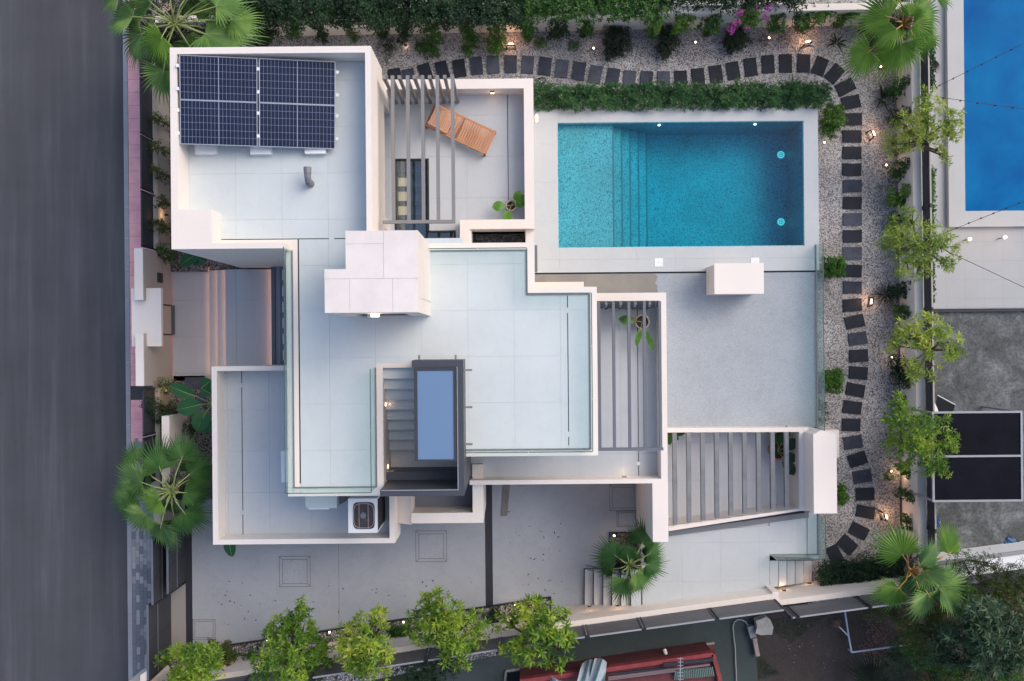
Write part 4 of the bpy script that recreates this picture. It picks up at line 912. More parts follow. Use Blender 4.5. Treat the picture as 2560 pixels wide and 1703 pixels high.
# ================================================================= OBJECTS ON THE ROOFS AND TERRACES
# --- solar modules: tilted array of four, each with its cells
def solar():
    # corners of the array in the photograph (top edge is the high one)
    PX = [(449,137.5),(647,146),(838,154)]
    BL = Vector((-8.343,5.040,6.45)); BR = Vector((-4.512,4.971,6.003)); TR = Vector((-4.452,7.171,6.175)); TL = Vector((-8.284,7.239,6.623))
    names = [['top left','top right'],['bottom left','bottom right']]
    def pt(u, v): return TL*(1-u)*(1-v)+TR*u*(1-v)+BL*(1-u)*v+BR*u*v
    for r in range(2):
        for c in range(2):
            u0, u1 = (0, .4945) if c == 0 else (.5055, 1); v0, v1 = (0, .499) if r == 0 else (.501, 1)
            a, b, d = pt(u0,v1), pt(u1,v1), pt(u0,v0)
            ex = (b-a); ey = (d-a); w, h = ex.length, ey.length; X = ex.normalized(); Z = X.cross(ey).normalized(); Y = Z.cross(X)
            t = bpy.data.objects.new('solar_panel', None); COL.objects.link(t); t.empty_display_size = .2
            t.matrix_world = Matrix((( X.x,Y.x,Z.x,a.x),(X.y,Y.y,Z.y,a.y),(X.z,Y.z,Z.z,a.z),(0,0,0,1)))
            tag(t, 'dark blue solar panel, the %s one of the four on the roof' % names[r][c], 'solar panel', 'solar panels on the roof')
            put('backsheet', MB().box(.014, w-.014, .012, h-.012, -.02, -.004), BACKS, t, (0,0,0))
            put('frame', MB().box(0, w, 0, .012, -.035, .004).box(0, w, h-.012, h, -.035, .004).box(0, .014, .012, h-.012, -.035, .004).box(w-.014, w, .012, h-.012, -.035, .004), ALU, t, (0,0,0))
            nx, ny = 20, 6; cw = (w-.052)/nx; chh = (h-.032)/ny
            cell = MB().box(.0035, cw-.0035, .0035, chh-.0035, -.004, 0).mesh('solar_cell'); cell.materials.append(CELL)
            for i in range(nx):
                for j in range(ny):
                    o = bpy.data.objects.new('solar_cell', cell); COL.objects.link(o); o.parent = t
                    o.location = (.02+i*cw+(.012 if i >= 10 else 0), .016+j*chh, 0)
    # mounting feet and clamps
    m = thing('mounting_frame', 'aluminium mounting rails with clamps and three white ballast blocks under the solar panels', 'mounting frame', (*W((640,250), ZR), ZR))
    for v in (.12, .38, .62, .88):
        a, b = pt(-.015, v), pt(1.015, v); put('rail', MB().bar(a-Vector((0,0,.06)), b-Vector((0,0,.06)), .04, .04), ALU, m)
        for u in (-.012, .5, 1.012):
            p = pt(u, v); put('clamp', MB().box(p.x-.035, p.x+.035, p.y-.04, p.y+.04, p.z-.04, p.z+.012), WPL, m)
    for (x0, x1, y0, y1) in ((487,540,352,385),(625,677,358,385.5),(761.5,813.5,362,384)):
        q = RC(x0, y0, x1, y1, 5.98); put('ballast_block', MB().box(q[0], q[1], q[2], q[3]+.25, ZR, 5.98), WPL, m)
    for u in (.1,.37,.63,.9):
        p = pt(u, .03); put('leg', MB().box(p.x-.02, p.x+.02, p.y-.02, p.y+.02, ZR, p.z-.06), ALU, m)
        p = pt(u, .97); put('leg', MB().box(p.x-.02, p.x+.02, p.y-.02, p.y+.02, ZR, p.z-.06), ALU, m)
solar()
p0 = W((777.5,460), ZR)
vp = thing('vent_pipe', 'grey plastic vent elbow standing on the roof below the solar panels', 'vent pipe', (*p0, ZR))
PVC = surf('grey_pvc', (.17,.175,.19), .5, .06)
b = Vector((p0[0], p0[1], ZR)); tip = Vector((*W((776.5,428), ZR+.35), ZR+.38))
put('pipe', MB().cyl(b.x, b.y, ZR, ZR+.25, .095, n=18), PVC, vp, smooth=False)
put('elbow', MB().tube([b+Vector((0,0,.25)), b+Vector((0,.03,.33)), b+Vector((0,.11,.385)), b+Vector((0,.2,.40)), b+Vector((0,.34,.40))], .088, 16), PVC, vp)
put('socket', MB().tube([b+Vector((0,.20,.40)), b+Vector((0,.36,.40))], .10, 16), PVC, vp)
# --- teak lounger
c0 = W((1151,321), 3.35); ang = math.radians(-25.3)-TH
L0, W0 = 1.93, .72
lg = thing('sun_lounger', 'slatted teak sun lounger with raised back standing askew under the pergola', 'sun lounger', (c0[0], c0[1], ZT), ang)
def lp(name, mb, m, parent=lg): return put(name, mb, m, parent, (0,0,0))
lp('side_rail', MB().box(-L0/2, L0/2, -W0/2, -W0/2+.045, .24, .32), TEAK[0]); lp('side_rail', MB().box(-L0/2, L0/2, W0/2-.045, W0/2, .24, .32), TEAK[0])
lp('end_rail', MB().box(L0/2-.05, L0/2, -W0/2+.045, W0/2-.045, .25, .318), TEAK[0]); lp('end_rail', MB().box(-L0/2, -L0/2+.05, -W0/2+.045, W0/2-.045, .25, .318), TEAK[2])
for sx_ in (-1, 1):
    for sy_ in (-1, 1): lp('leg', MB().box(sx_*(L0/2-.04)-.03, sx_*(L0/2-.04)+.03, sy_*(W0/2-.015)-.025, sy_*(W0/2-.015)+.025, 0, .30), TEAK[2])
xh = -.28; n = 16; pitch = (L0/2-.06-xh)/n; rr = random.Random(4)
for k in range(n):
    x = xh+.02+k*pitch; lp('slat', MB().box(x, x+pitch-.020, -W0/2+.05, W0/2-.05, .305, .325), TEAK[2] if k == 3 else TEAK[rr.choice((0,1,1))])
bt = R(26); bl = .66
bf = bpy.data.objects.new('backrest', None)
bk = MB()
def bp(x, y, z=0): return (xh-x*math.cos(bt)-z*math.sin(bt)*-0, y, .32+x*math.sin(bt)+z)
for y_ in (-W0/2+.05, W0/2-.095): bk.add([bp(0,y_),bp(bl,y_),bp(bl,y_+.045),bp(0,y_+.045),bp(0,y_,.04),bp(bl,y_,.04),bp(bl,y_+.045,.04),bp(0,y_+.045,.04)], [(0,1,2,3),(7,6,5,4),(0,4,5,1),(1,5,6,2),(2,6,7,3),(3,7,4,0)])
bko = lp('backrest', bk, TEAK[0])
for k in range(11):
    x = .01+k*(bl-.02)/11; w_ = (bl-.02)/11-.020; ya, yb3 = -W0/2+.095, W0/2-.095
    lp('slat', MB().add([bp(x,ya,.01),bp(x+w_,ya,.01),bp(x+w_,yb3,.01),bp(x,yb3,.01),bp(x,ya,.032),bp(x+w_,ya,.032),bp(x+w_,yb3,.032),bp(x,yb3,.032)], [(0,1,2,3),(7,6,5,4),(0,4,5,1),(1,5,6,2),(2,6,7,3),(3,7,4,0)]), TEAK[rr.choice((0,1,1))], bko)
lp('back_support', MB().bar((xh-.5,-.22,.34),(xh-.35,-.22,.52),.03).bar((xh-.5,.22,.34),(xh-.35,.22,.52),.03), TEAK[2])
# --- wall lights on parapets
def wall_light(p, z, label, en=1.2, side=(0,-1), lit=True):
    x, y = W(p, z); t = thing('wall_light', label, 'lamp', (x, y, z))
    put('housing', MB().box(x-.06, x+.06, y-.02, y+.02, z-.04, z+.02), STEEL, t); put('lens', MB().box(x-.045, x+.045, y-.035 if side[1] < 0 else y-.045, y-.02 if side[1]<0 else y+.045, z-.05, z-.03), LAMP if lit else WPL, t)
    plight((x+side[0]*.12, y+side[1]*.12, z-.08), en, r=.03)
    return t
wall_light((1230.8,230), 3.4, 'small wall light on the inner face of the lounger terrace parapet', 1.0)
x_, y_ = W(Q(33,945,1255), 3.35); t = thing('wall_light', 'small wall light inside the bottom parapet of the narrow south terrace', 'lamp', (x_, y_, 3.3)); put('housing', MB().box(x_-.06, x_+.06, y_-.03, y_+.03, 3.28, 3.36), STEEL, t); plight((x_, y_+.12, 3.2), .9, r=.03)
x_, y_ = W(Q(13,203,997), 3.0); t = thing('wall_lamp', 'glowing lamp on the outer wall beside the pool deck corner', 'lamp', (x_, y_, 3.0)); put('back_plate', MB().box(x_-.05, x_-.03, y_-.1, y_+.1, 2.9, 3.1), BLACK, t); put('bulb', MB().tube([(x_, y_-.09, 3.02), (x_, y_+.09, 3.02)], .045, 10), LAMPS, t); plight((x_+.15, y_, 2.6), 9, r=.06)
x_, y_ = W((1485,1222), .3); t = thing('wall_lamp', 'downlight under the bottom parapet above the driveway', 'lamp', (x_, sO-.05, 2.0)); put('housing', MB().box(x_-.05, x_+.05, sO-.1, sO-.002, 1.9, 2.05), BLACK, t); put('bulb', MB().box(x_-.04, x_+.04, sO-.09, sO-.02, 1.885, 1.90), LAMP, t); plight((x_, sO-.16, 1.6), 14, r=.05)
# --- air conditioning
def ac_big():
    z1 = 4.7; r = RC(870.5,1246.5,942.8,1332.5,z1); x0, x1, y0, y1 = r
    t = thing('air_conditioner', 'tall white air conditioner with a round fan on top, in the terrace corner', 'air conditioner', ((x0+x1)/2, (y0+y1)/2, ZT))
    RUST = surf('fan_well_dark', (.055,.045,.05), .6, .3, 6); RIM = surf('fan_guard_wire', (.36,.27,.26), .5, .1)
    cx, cy = (x0+x1)/2+.03, (y0+y1)/2+.0; rf = .30
    put('casing', MB().box(x0, x1, y0, y1, ZT+.08, z1-.06), WPL, t)
    lid = MB(); n = 32
    sq = []
    for k in range(n):
        a = 2*math.pi*k/n; q = max(abs(math.cos(a)), abs(math.sin(a))); sq.append((math.cos(a)/q, math.sin(a)/q))
    hx, hy = (x1-x0)/2, (y1-y0)/2; mx_, my_ = (x0+x1)/2, (y0+y1)/2
    def hole(k): a = 2*math.pi*k/n; s = (abs(math.cos(a))**6+abs(math.sin(a))**6)**(-1/6.0); return (cx+.30*s*math.cos(a)+.0, cy+.37*s*math.sin(a))
    v = [(mx_+sx_*hx, my_+sy_*hy, z1) for sx_, sy_ in sq]+[(*hole(k), z1) for k in range(n)]+[(*hole(k), z1-.055) for k in range(n)]+[(mx_+sx_*hx, my_+sy_*hy, z1-.06) for sx_, sy_ in sq]
    f = [(k,(k+1)%n,n+(k+1)%n,n+k) for k in range(n)]+[(n+k,n+(k+1)%n,2*n+(k+1)%n,2*n+k) for k in range(n)]+[(k,3*n+k,3*n+(k+1)%n,(k+1)%n) for k in range(n)]
    put('top_panel', MB().add(v, f), WPL, t)
    put('fan_well', MB().box(x0+.01, x1-.01, y0+.01, y1-.01, z1-.0595, z1-.05), RUST, t)
    g = MB()
    P = []
    for k in range(25):
        a = 2*math.pi*k/24; s = (abs(math.cos(a))**4+abs(math.sin(a))**4)**(-1/4.0); P.append((cx+.275*s*math.cos(a), cy+.33*s*math.sin(a), z1+.01))
    g.tube(P, .011, 5, caps=False); g.bar((cx-.125,cy-.36,z1+.012),(cx-.125,cy+.33,z1+.012),.014); g.bar((cx+.12,cy-.36,z1+.012),(cx+.12,cy+.33,z1+.012),.014)
    put('fan_guard', g, RIM, t)
    g = MB()
    for k in range(5): g.ring(cx, cy, z1-.005, .06+.04*k, .0028, 28, 4)
    put('guard_wire', g, surf('wire_dark', (.12,.11,.12), .5), t)
    fan = put('fan', MB().cyl(cx-.02, cy, z1-.05, z1-.015, .085, n=20), surf('fan_hub', (.17,.19,.22), .5), t)
    for k in range(3):
        a = 2*math.pi*k/3+.5; b = a+.9
        put('blade', MB().add([(cx-.02+.08*math.cos(a),cy+.08*math.sin(a),z1-.02),(cx-.02+.235*math.cos(a),cy+.235*math.sin(a),z1-.025),(cx-.02+.235*math.cos(b),cy+.235*math.sin(b),z1-.048),(cx-.02+.08*math.cos(b),cy+.08*math.sin(b),z1-.04)], [(0,1,2,3)]), surf('fan_blade%d'%k, (.045,.045,.055), .5), fan)
    gr = MB()
    for k in range(26): gr.box(x1+.001, x1+.012, y0+.05+k*(y1-y0-.1)/26, y0+.058+k*(y1-y0-.1)/26, ZT+.2, z1-.15)
    put('coil_grille', gr, BLACK, t); put('coil_panel', MB().box(x1-.002, x1+.004, y0+.04, y1-.04, ZT+.18, z1-.12), surf('coil_dark', (.02,.02,.02), .7), t)
    for a in (x0+.05, x1-.1):
        put('foot', MB().box(a, a+.05, y0, y1, ZT, ZT+.08), BLACK, t)
ac_big()
def ac_small():
    z1 = 4.3; r = RC(763.4,1236,842,1271,z1); x0, x1, y0, y1 = r
    t = thing('air_conditioner', 'slim pale green topped air conditioner tucked against the roof edge', 'air conditioner', ((x0+x1)/2, (y0+y1)/2, ZT))
    c = .09
    put('casing', MB().prism([(x0+c,y0),(x1,y0),(x1,y1+.2),(x0+c,y1+.2),(x0+.025,y1+.17),(x0,y1+.1),(x0,y0+c),(x0+.025,y0+.025)], ZT+.1, z1), surf('ac_pale_casing', (.50,.57,.56), .45, .04), t)
    put('front_lip', MB().box(x0+c, x1-.22, y0-.03, y0-.001, ZT+.4, z1-.002), WPL, t)
    for k in range(6): put('pipe', MB().tube([(x1+.04+.035*k, y1+.15, z1-.3), (x1+.04+.035*k, y0+.06+.02*k, z1-.32), (x1+.04+.035*k, y0+.05+.02*k, ZT+.1)], .016, 6), surf('lagged_pipe', (.20,.17,.19), .7, .2) if 'lagged_pipe' not in MATS else MATS['lagged_pipe'], t)
    put('foot', MB().box(x0+.1, x0+.16, y0, y1+.1, ZT, ZT+.1).box(x1-.16, x1-.1, y0, y1+.1, ZT, ZT+.1), BLACK, t)
ac_small()
r = RC(702.5,1128,712,1206,3.9); t = thing('air_conditioner', 'white air conditioner almost hidden under the left roof edge of the west wing', 'air conditioner', (r[0], r[2], ZT)); put('casing', MB().box(r[0], r[1]+.25, r[2], r[3], ZT+.08, 3.9), WPL, t); put('foot', MB().box(r[0]+.05, r[0]+.1, r[2], r[3], ZT, ZT+.08), BLACK, t)
# --- plants in pots
def leafblade(mb, base, dirv, L_, w, droop=.3, up=.3, n=6, fold=.12, petiole=0.0, mi=0):
    """broad leaf: two rows of quads folded along the midrib, arching over"""
    d = Vector((dirv[0], dirv[1], 0)).normalized(); s = Vector((-d.y, d.x, 0)); b = Vector(base)
    def spine(t): return b + d*(L_*t) + Vector((0,0,up*L_*t-droop*L_*t*t))
    v = []
    for i in range(n+1):
        t = petiole+(1-petiole)*i/n; q = i/n
        ww = w*.5*(math.sin(math.pi*min(1, q*.93+.05))**.72) if 0 < i < n else .002
        c = spine(t); v += [c - s*ww + Vector((0,0,fold*ww)), c, c + s*ww + Vector((0,0,fold*ww))]
    f = []
    for i in range(n): f += [(3*i,3*i+1,3*i+4,3*i+3),(3*i+1,3*i+2,3*i+5,3*i+4)]
    mb.add(v, f, mi)
    return spine
def potted(p, z, r, h, label, leaves, potm, leafm=G_POT, stem=.12):
    x, y = W(p, z+h); t = thing('potted_plant', label, 'potted plant', (x, y, z))
    put('pot', MB().lathe([(r*.72,z),(r,z+h),(r+.012,z+h),(r+.012,z+h+.02),(r-.02,z+h+.02),(r-.03,z+h-.05),(0.001,z+h-.05)], x, y, 22), potm, t, smooth=True)
    put('soil', MB().cyl(x, y, z+h-.07, z+h-.035, r-.03, n=18), EARTH, t)
    for (dx, dy, L_, w, up, dr) in leaves:
        m = MB(); d = Vector((dx,dy,0)).normalized()
        sp = leafblade(m, (x+d.x*stem*.4, y+d.y*stem*.4, z+h+.02), (dx,dy), L_, w, dr, up, petiole=.25)
        put('leaf', m, leafm, t, smooth=True)
        put('leaf_stalk', MB().tube([(x,y,z+h-.04), sp(.13), sp(.3)], .008, 5), G_PET, t)
    return t
potted((1277.5,514), ZT, .15, .3, 'potted plant with broad glossy leaves in the corner of the lounger terrace', [(-1,-.1,.50,.30,.5,.3),(-.35,-1,.45,.30,.5,.35),(1,.55,.45,.26,.7,.3),(.9,.1,.36,.24,.6,.35),(.7,1,.42,.2,.9,.3)], POTG)
potted((1605.5,804.7), ZT, .2, .38, 'plant in a round tan pot under the narrow pergola, two leaves spread wide', [(-1,.12,.66,.27,.35,.2),(-.28,-1,.66,.17,.3,.2),(.35,-1,.85,.17,.35,.2)], POTG)
potted((1660,1075), .44, .2, .5, 'dark leaved plant in the top left corner of the sunken court', [(1,-.15,.62,.26,.35,.35),(.4,-1,.45,.22,.4,.35),(1,-.7,.5,.22,.4,.4),(-.5,-1,.4,.2,.4,.4)], TERRA, G_SHRUB)
potted((1945,1128), .44, .27, .5, 'broad leaved plant in a terracotta pot at the right end of the sunken court', [(.25,1,.8,.35,.6,.3),(1,.7,.6,.38,.7,.35),(.6,-1,.8,.36,.6,.35),(1,-.5,.6,.3,.6,.4),(-.1,1,.6,.3,.6,.3)], TERRA, G_DARK)
# --- garden hose
pts = []
for k in range(46):
    a = k*2*math.pi/21; pts.append((1.0+.0, 0, 0))
hp = [Q(13,u,v) for u,v in ((190,680),(205,665),(240,655),(275,655),(285,675),(270,695),(235,705),(205,695),(192,715),(195,740),(225,757),(247,745),(248,720),(232,700),(222,680),(230,665),(245,655))]
t = thing('garden_hose', 'black garden hose coiled in loops on the gravel by the house corner', 'hose', (*W(hp[0], .32), .32)); put('hose', MB().tube([V3(p, .33+.02*(i%3)) for i, p in enumerate(hp)], .014, 6), RUBBER, t)
# ================================================================= NEIGHBOURING PLOTS
xe_ = ept(600).x+.02
ND = .5
nd = struct('neighbour_deck', MB().box(xe_+.0, 40, W((2400,772),ND)[1], 16, -.04, ND-.02), JOINT)
NT = surf('neighbour_tile', (.36,.365,.37), .7, .08, .7, .06, 40)
rx0, ry0 = W((2371,568),.62); wx0_, wy0_ = W((2411,528.5),.6)
tiles(nd, [R2((xe_, rx0, ry0, 11.4)), R2((xe_, 17.2, W((2400,770),ND)[1], ry0))], ND-.02, .6, .6, NT, 'neighbour_deck_tile', gap=.002, th=.02)
npool = thing('swimming_pool', 'neighbour\'s deep blue swimming pool with a broad white rim, cut by the right edge', 'swimming pool', (wx0_+4, wy0_+4, ND))
put('pool_rim', MB().box(rx0, wx0_, ry0, 16, .3, .66).box(wx0_, 22, ry0, wy0_, .3, .66), surf('rim_stone', (.42,.42,.415), .7, .05), npool)
def blue():
    m, nt, b = newmat('blue_pool_water'); L = nt.links
    g = N(nt, 'ShaderNodeNewGeometry'); n = N(nt, 'ShaderNodeTexNoise', Scale=.5, Detail=6, Roughness=.6, Distortion=.3); L.new(g.outputs['Position'], n.inputs['Vector'])
    r = ramp(nt, [(.3,(.0,.075,.26)),(.5,(.0,.115,.31)),(.7,(.002,.155,.36))]); L.new(n.outputs[0], r.inputs[0]); L.new(r.outputs[0], b.inputs['Base Color'])
    b.inputs['Roughness'].default_value = .25; b.inputs['Specular IOR Level'].default_value = .03; n2 = N(nt, 'ShaderNodeTexNoise', Scale=3, Detail=3); L.new(g.outputs['Position'], n2.inputs['Vector'])
    bp_ = N(nt, 'ShaderNodeBump', Strength=.15, Distance=.03); L.new(n2.outputs[0], bp_.inputs['Height']); L.new(bp_.outputs[0], b.inputs['Normal']); return m
BLU = blue()
put('water', MB().box(wx0_, 22, wy0_, 16, .3, .55), BLU, npool)
def mossy():
    m, nt, b = newmat('mossy_concrete'); L = nt.links
    g = N(nt, 'ShaderNodeNewGeometry'); n = N(nt, 'ShaderNodeTexNoise', Scale=1.1, Detail=8, Roughness=.68, Distortion=.6); L.new(g.outputs['Position'], n.inputs['Vector'])
    n2 = N(nt, 'ShaderNodeTexNoise', Scale=14, Detail=5, Roughness=.7); L.new(g.outputs['Position'], n2.inputs['Vector'])
    r = ramp(nt, [(.32,(.045,.05,.05)),(.47,(.08,.087,.09)),(.58,(.13,.14,.147)),(.70,(.24,.25,.26))]); L.new(n.outputs[0], r.inputs[0])
    r2 = ramp(nt, [(.35,.6),(.65,1.35)]); L.new(n2.outputs[0], r2.inputs[0])
    mx = N(nt, 'ShaderNodeMix', data_type='RGBA', blend_type='MULTIPLY'); mx.inputs[0].default_value = 1
    L.new(r.outputs[0], mx.inputs[6]); L.new(r2.outputs[0], mx.inputs[7]); L.new(mx.outputs[2], b.inputs['Base Color']); b.inputs['Roughness'].default_value = .9; return m
struct('neighbour_yard', MB().box(xe_, 40, -7.9, W((2400,779),ND)[1], -.04, .25), mossy())
d_ = put('kerb_edge', MB().box(xe_, 40, W((2400,779),ND)[1], W((2400,772),ND)[1], -.04, ND-.1), BLACK, nd)
# shade roof of dark sheets
zr = 2.5
q = RC(2331,1029,2562,1254,zr); ym = W((2400,1141),zr)[1]
sr = thing('shade_roof', 'dark translucent shade roof in a grey aluminium frame on the neighbour\'s yard', 'shade roof', ((q[0]+q[1])/2, ym, .25))
NET = surf('shade_net_black', (.005,.006,.011), .6, .5, 1.2, .1, 60, spec=.06)
x1_ = W((2555,1140),zr)[0]
for ya, yb5 in ((ym+.03, q[3]-.05), (q[2]+.05, ym-.03)): put('roof_sheet', MB().box(q[0]+.05, x1_-.03, ya, yb5, zr-.05, zr-.03), NET, sr)
for (a,b,c,d) in ((q[0],x1_+.03,q[3]-.05,q[3]+.01),(q[0],x1_+.03,q[2]-.01,q[2]+.05),(q[0],x1_+.03,ym-.03,ym+.03),(q[0],q[0]+.06,q[2]+.05,ym-.03),(q[0],q[0]+.06,ym+.03,q[3]-.05),(x1_-.03,x1_+.03,q[2]+.05,ym-.03),(x1_-.03,x1_+.03,ym+.03,q[3]-.05)):
    put('frame_bar', MB().box(a,b,c,d,zr-.06,zr), surf('frame_alu', (.27,.28,.31), .45, .05) if 'frame_alu' not in MATS else MATS['frame_alu'], sr)
for a in (q[0]+.03, x1_):
    for b in (q[2]+.03, q[3]-.03): put('post', MB().box(a-.03,a+.03,b-.03,b+.03,.25,zr-.06), MATS['frame_alu'], sr)
P = [V3((2344,988),1.2), V3((2388,1012),1.3), V3((2377,1048),.4), V3((2336,1026),.3)]
t = thing('leaning_sheet', 'dark grey metal sheet leaning beside the shade roof corner', 'sheet', P[3]); put('sheet', MB().add(P+[p-Vector((0,0,.03)) for p in P], [(0,1,2,3),(7,6,5,4),(0,4,5,1),(1,5,6,2),(2,6,7,3),(3,7,4,0)]), surf('leaning_grey', (.09,.105,.125), .4, .2, 4), t)
put('edge_bar', MB().bar(P[0], P[1], .03), ALU, t)
cv = MB(); pr = []
for k in range(9):
    a = k/8; pr.append((W((2325,1000+82*a),1.2), W((2334+17*math.sin(math.pi*min(1,a*1.05)), 998+86*a),1.2)))
v = []; 
for a, b in pr: v += [(a[0],a[1],1.15),(b[0],b[1],1.2-.1),(a[0],a[1],1.12),(b[0],b[1],1.06)]
cv.add(v, [(4*k,4*k+1,4*k+5,4*k+4) for k in range(8)]+[(4*k+2,4*k+6,4*k+7,4*k+3) for k in range(8)]+[(4*k+1,4*k+3,4*k+7,4*k+5) for k in range(8)])
t = thing('water_slide', 'curved white plastic trough beside the black shade roof, half under the tree', 'trough', pr[4][0]+(.25,)); put('trough', cv, WPL, t); put('stand', MB().cyl(pr[4][0][0]+.1, pr[4][0][1], .25, 1.1, .04, n=8), ALU, t)
t = thing('tarpaulin', 'crumpled blue tarpaulin square on the neighbour\'s concrete yard', 'tarpaulin', (*W((2530,1358),.3), .3))
P = [Q(44,2235,340), Q(44,2345,415), Q(44,2290,475), Q(44,2175,430)]
vv = []; rr = random.Random(2)
for j in range(7):
    for i in range(7):
        u, v_ = i/6, j/6; px = (1-v_)*((1-u)*P[0][0]+u*P[1][0])+v_*((1-u)*P[3][0]+u*P[2][0]); py = (1-v_)*((1-u)*P[0][1]+u*P[1][1])+v_*((1-u)*P[3][1]+u*P[2][1]); vv.append((*W((px,py),.3), .27+rr.uniform(0,.08)))
put('sheet', MB().add(vv, [(j*7+i,j*7+i+1,j*7+i+8,j*7+i+7) for j in range(6) for i in range(6)]), surf('tarp_blue', (.035,.10,.22), .6, .15, 4), t)
t = thing('hose_reel', 'small bright blue hose reel standing against the right garden fence', 'hose reel', (*W((2338,1305),.5), .25)); c_ = W((2336,1305),.5)
put('drum', MB().tube([(c_[0]-.0,c_[1]-.0,.55),(c_[0]+.12,c_[1],.6)], [.15,.15], 14), surf('reel_blue', (.01,.09,.42), .4), t); put('hub', MB().tube([(c_[0]-.02,c_[1],.56),(c_[0]+.14,c_[1],.61)], .045, 10), surf('reel_yellow', (.5,.4,.08), .5), t); put('stand', MB().box(c_[0], c_[0]+.1, c_[1]-.12, c_[1]+.12, .25, .42), BLACK, t)
# white wall closing that yard
p = [W((2300,1446),.9), W((2720,1392),.9)]
t = thing('yard_wall', 'bright white wall at the lower right, half hidden by the bamboo and fan palm', 'wall', (*p[0], 0))
mb = MB(); P = [W((2310,1413),1.4), W((2720,1358),1.4), W((2720,1400),1.4), W((2310,1455),1.4)]
put('wall_body', MB().prism(P, 0, 1.4), surf('bright_white_paint', (.72,.73,.76), .6, .04), t)
put('wall_cap', MB().bar((P[0][0],P[0][1],1.42),(P[1][0],P[1][1],1.42),.12,.05), surf('cap_grey', (.26,.26,.27), .8), t)
# string lights over the neighbour's pool
def cable(a, b, za, zb_, sag, n, label):
    A = V3(a, za); B = V3(b, zb_); t = thing('string_lights', label, 'string lights', tuple(A), 0, 'string lights'); P = []
    for k in range(25): u = k/24; P.append(A.lerp(B, u)-Vector((0,0,sag*4*u*(1-u))))
    put('cable', MB().tube(P, .008, 5), RUBBER, t)
    for k in range(n):
        u = (k+.6)/n; q = A.lerp(B, u)-Vector((0,0,sag*4*u*(1-u))); put('bulb', MB().lathe([(.004,q.z),(.022,q.z-.02),(.026,q.z-.06),(.012,q.z-.10),(.001,q.z-.105)], q.x, q.y, 8), RUBBER, t)
cable(Q(14,1580,750), Q(14,2700,190), 2.4, 3.0, .12, 9, 'upper string of festoon bulbs slanting over the neighbour\'s blue pool')
cable(Q(14,1600,810), Q(14,2800,960), 2.4, 3.0, .10, 8, 'lower, nearly level string of festoon bulbs over the neighbour\'s blue pool')
cable(Q(24,1640,600), Q(24,2600,220), 2.2, 3.0, .12, 9, 'string of festoon bulbs crossing the bottom rim of the neighbour\'s pool')
t = thing('cable', 'thin bare cable slanting down across the neighbour\'s pale deck', 'cable', V3(Q(24,1740,750), 2.2)); put('wire', MB().tube([V3(Q(24,1740,750),2.2), V3(Q(24,2500,1105),2.8)], .009, 5), RUBBER, t)
for k, (u, v) in enumerate(((1898,632),(2195,617))):
    x, y = W(Q(24,u,v), .9); t = thing('deck_lamp', ('fainter warm deck lamp below the neighbour\'s pool rim, nearer the fence', 'brighter warm deck lamp below the neighbour\'s pool rim, nearer the right edge')[k], 'lamp', (x, y, ND), 0, 'neighbour deck lamps')
    put('stem', MB().cyl(x, y, ND, .85, .015, n=6), BLACK, t); put('bulb', MB().lathe([(.001,.98),(.04,.95),(.05,.9),(.03,.85),(.001,.84)], x, y, 10), LAMP, t); plight((x, y, 1.05), (2.2, 4)[k], r=.05)
# ---------------- plot to the south
COURT = surf('green_worn_court', (.040,.055,.055), .85, .3, .8, .15, 40, .2)
ct_ = struct('worn_court', MB().prism([W((1090,1640),0), W((1420,1560),0), W((1880,1500),0), W((1900,1760),0), W((1090,1760),0)], -.05, -.03), COURT)
struct('grass_patch', MB().prism([W((400,1730),0), W((1180,1590),0), W((1160,1780),0), W((400,1780),0)], -.055, -.04), surf('dark_lawn', (.028,.040,.015), .95, .4, 2, .4, 30, .5))
t = thing('low_kerb', 'thin pale broken kerb line edging the black pit beyond the south fence', 'kerb', (*W(Q(43,800,1370),0), 0))
pts = [W(p,.05) for p in ((1262,1708),(1265,1678),(1372,1664),(1518,1644),(1786,1607.6))]
for a, b in zip(pts, pts[1:]): put('kerb_run', MB().bar((*a,.02),(*b,.02),.07,.1), surf('broken_kerb', (.25,.23,.21), .9, .4, 5) if 'broken_kerb' not in MATS else MATS['broken_kerb'], t)
struct('dark_pit', MB().prism([W(p,0) for p in ((1267,1680),(1372,1666),(1518,1646),(1657,1627),(1660,1655),(1270,1720))], -.03, -.01), surf('pit_black', (.008,.008,.010), .9))
struct('rusty_bed', MB().prism([W(p,0) for p in ((1660,1627),(1784,1610),(1790,1640),(1664,1655))], -.03, .0), surf('rusty_soil', (.10,.035,.025), .95, .5, 3, .5, 30))
RED = surf('weathered_red_paint', (.22,.035,.038), .75, .4, 3, .2, 30)
REDF = surf('dark_red_floor', (.11,.028,.032), .8, .4, 3, .2, 30)
nh = thing('outbuilding', 'low outbuilding with a weathered red roof parapet at the bottom edge', 'outbuilding', (*W((1600,1690),1), 0))
C = [W(p,1.2) for p in ((1300,1704),(1445,1684.6),(1783,1636),(1798,1690),(1815,1790),(1310,1790))]
put('roof', MB().prism(C, 0, 1.05), REDF, nh)
for a, b in zip(C[:4], C[1:5]): put('parapet', MB().bar((*a,1.1),(*b,1.1),.13,.25), RED, nh)
def P8(u, v): return (1180+u/3.466, 1500+v/3.466)
for (a, b, w_, m_) in (((1180,672),(2060,560),.06,'mauve'),((1180,690),(1760,615),.05,'mauve'),((1660,560),(2090,515),.10,'black'),((1200,640),(1700,590),.045,'black')):
    mm = MATS.get('rail_'+m_) or surf('rail_'+m_, (.17,.12,.13) if m_ == 'mauve' else (.02,.02,.03), .5, .1)
    put('roof_rail', MB().bar(V3(P8(*a),1.25), V3(P8(*b),1.25), w_, .05), mm, nh)
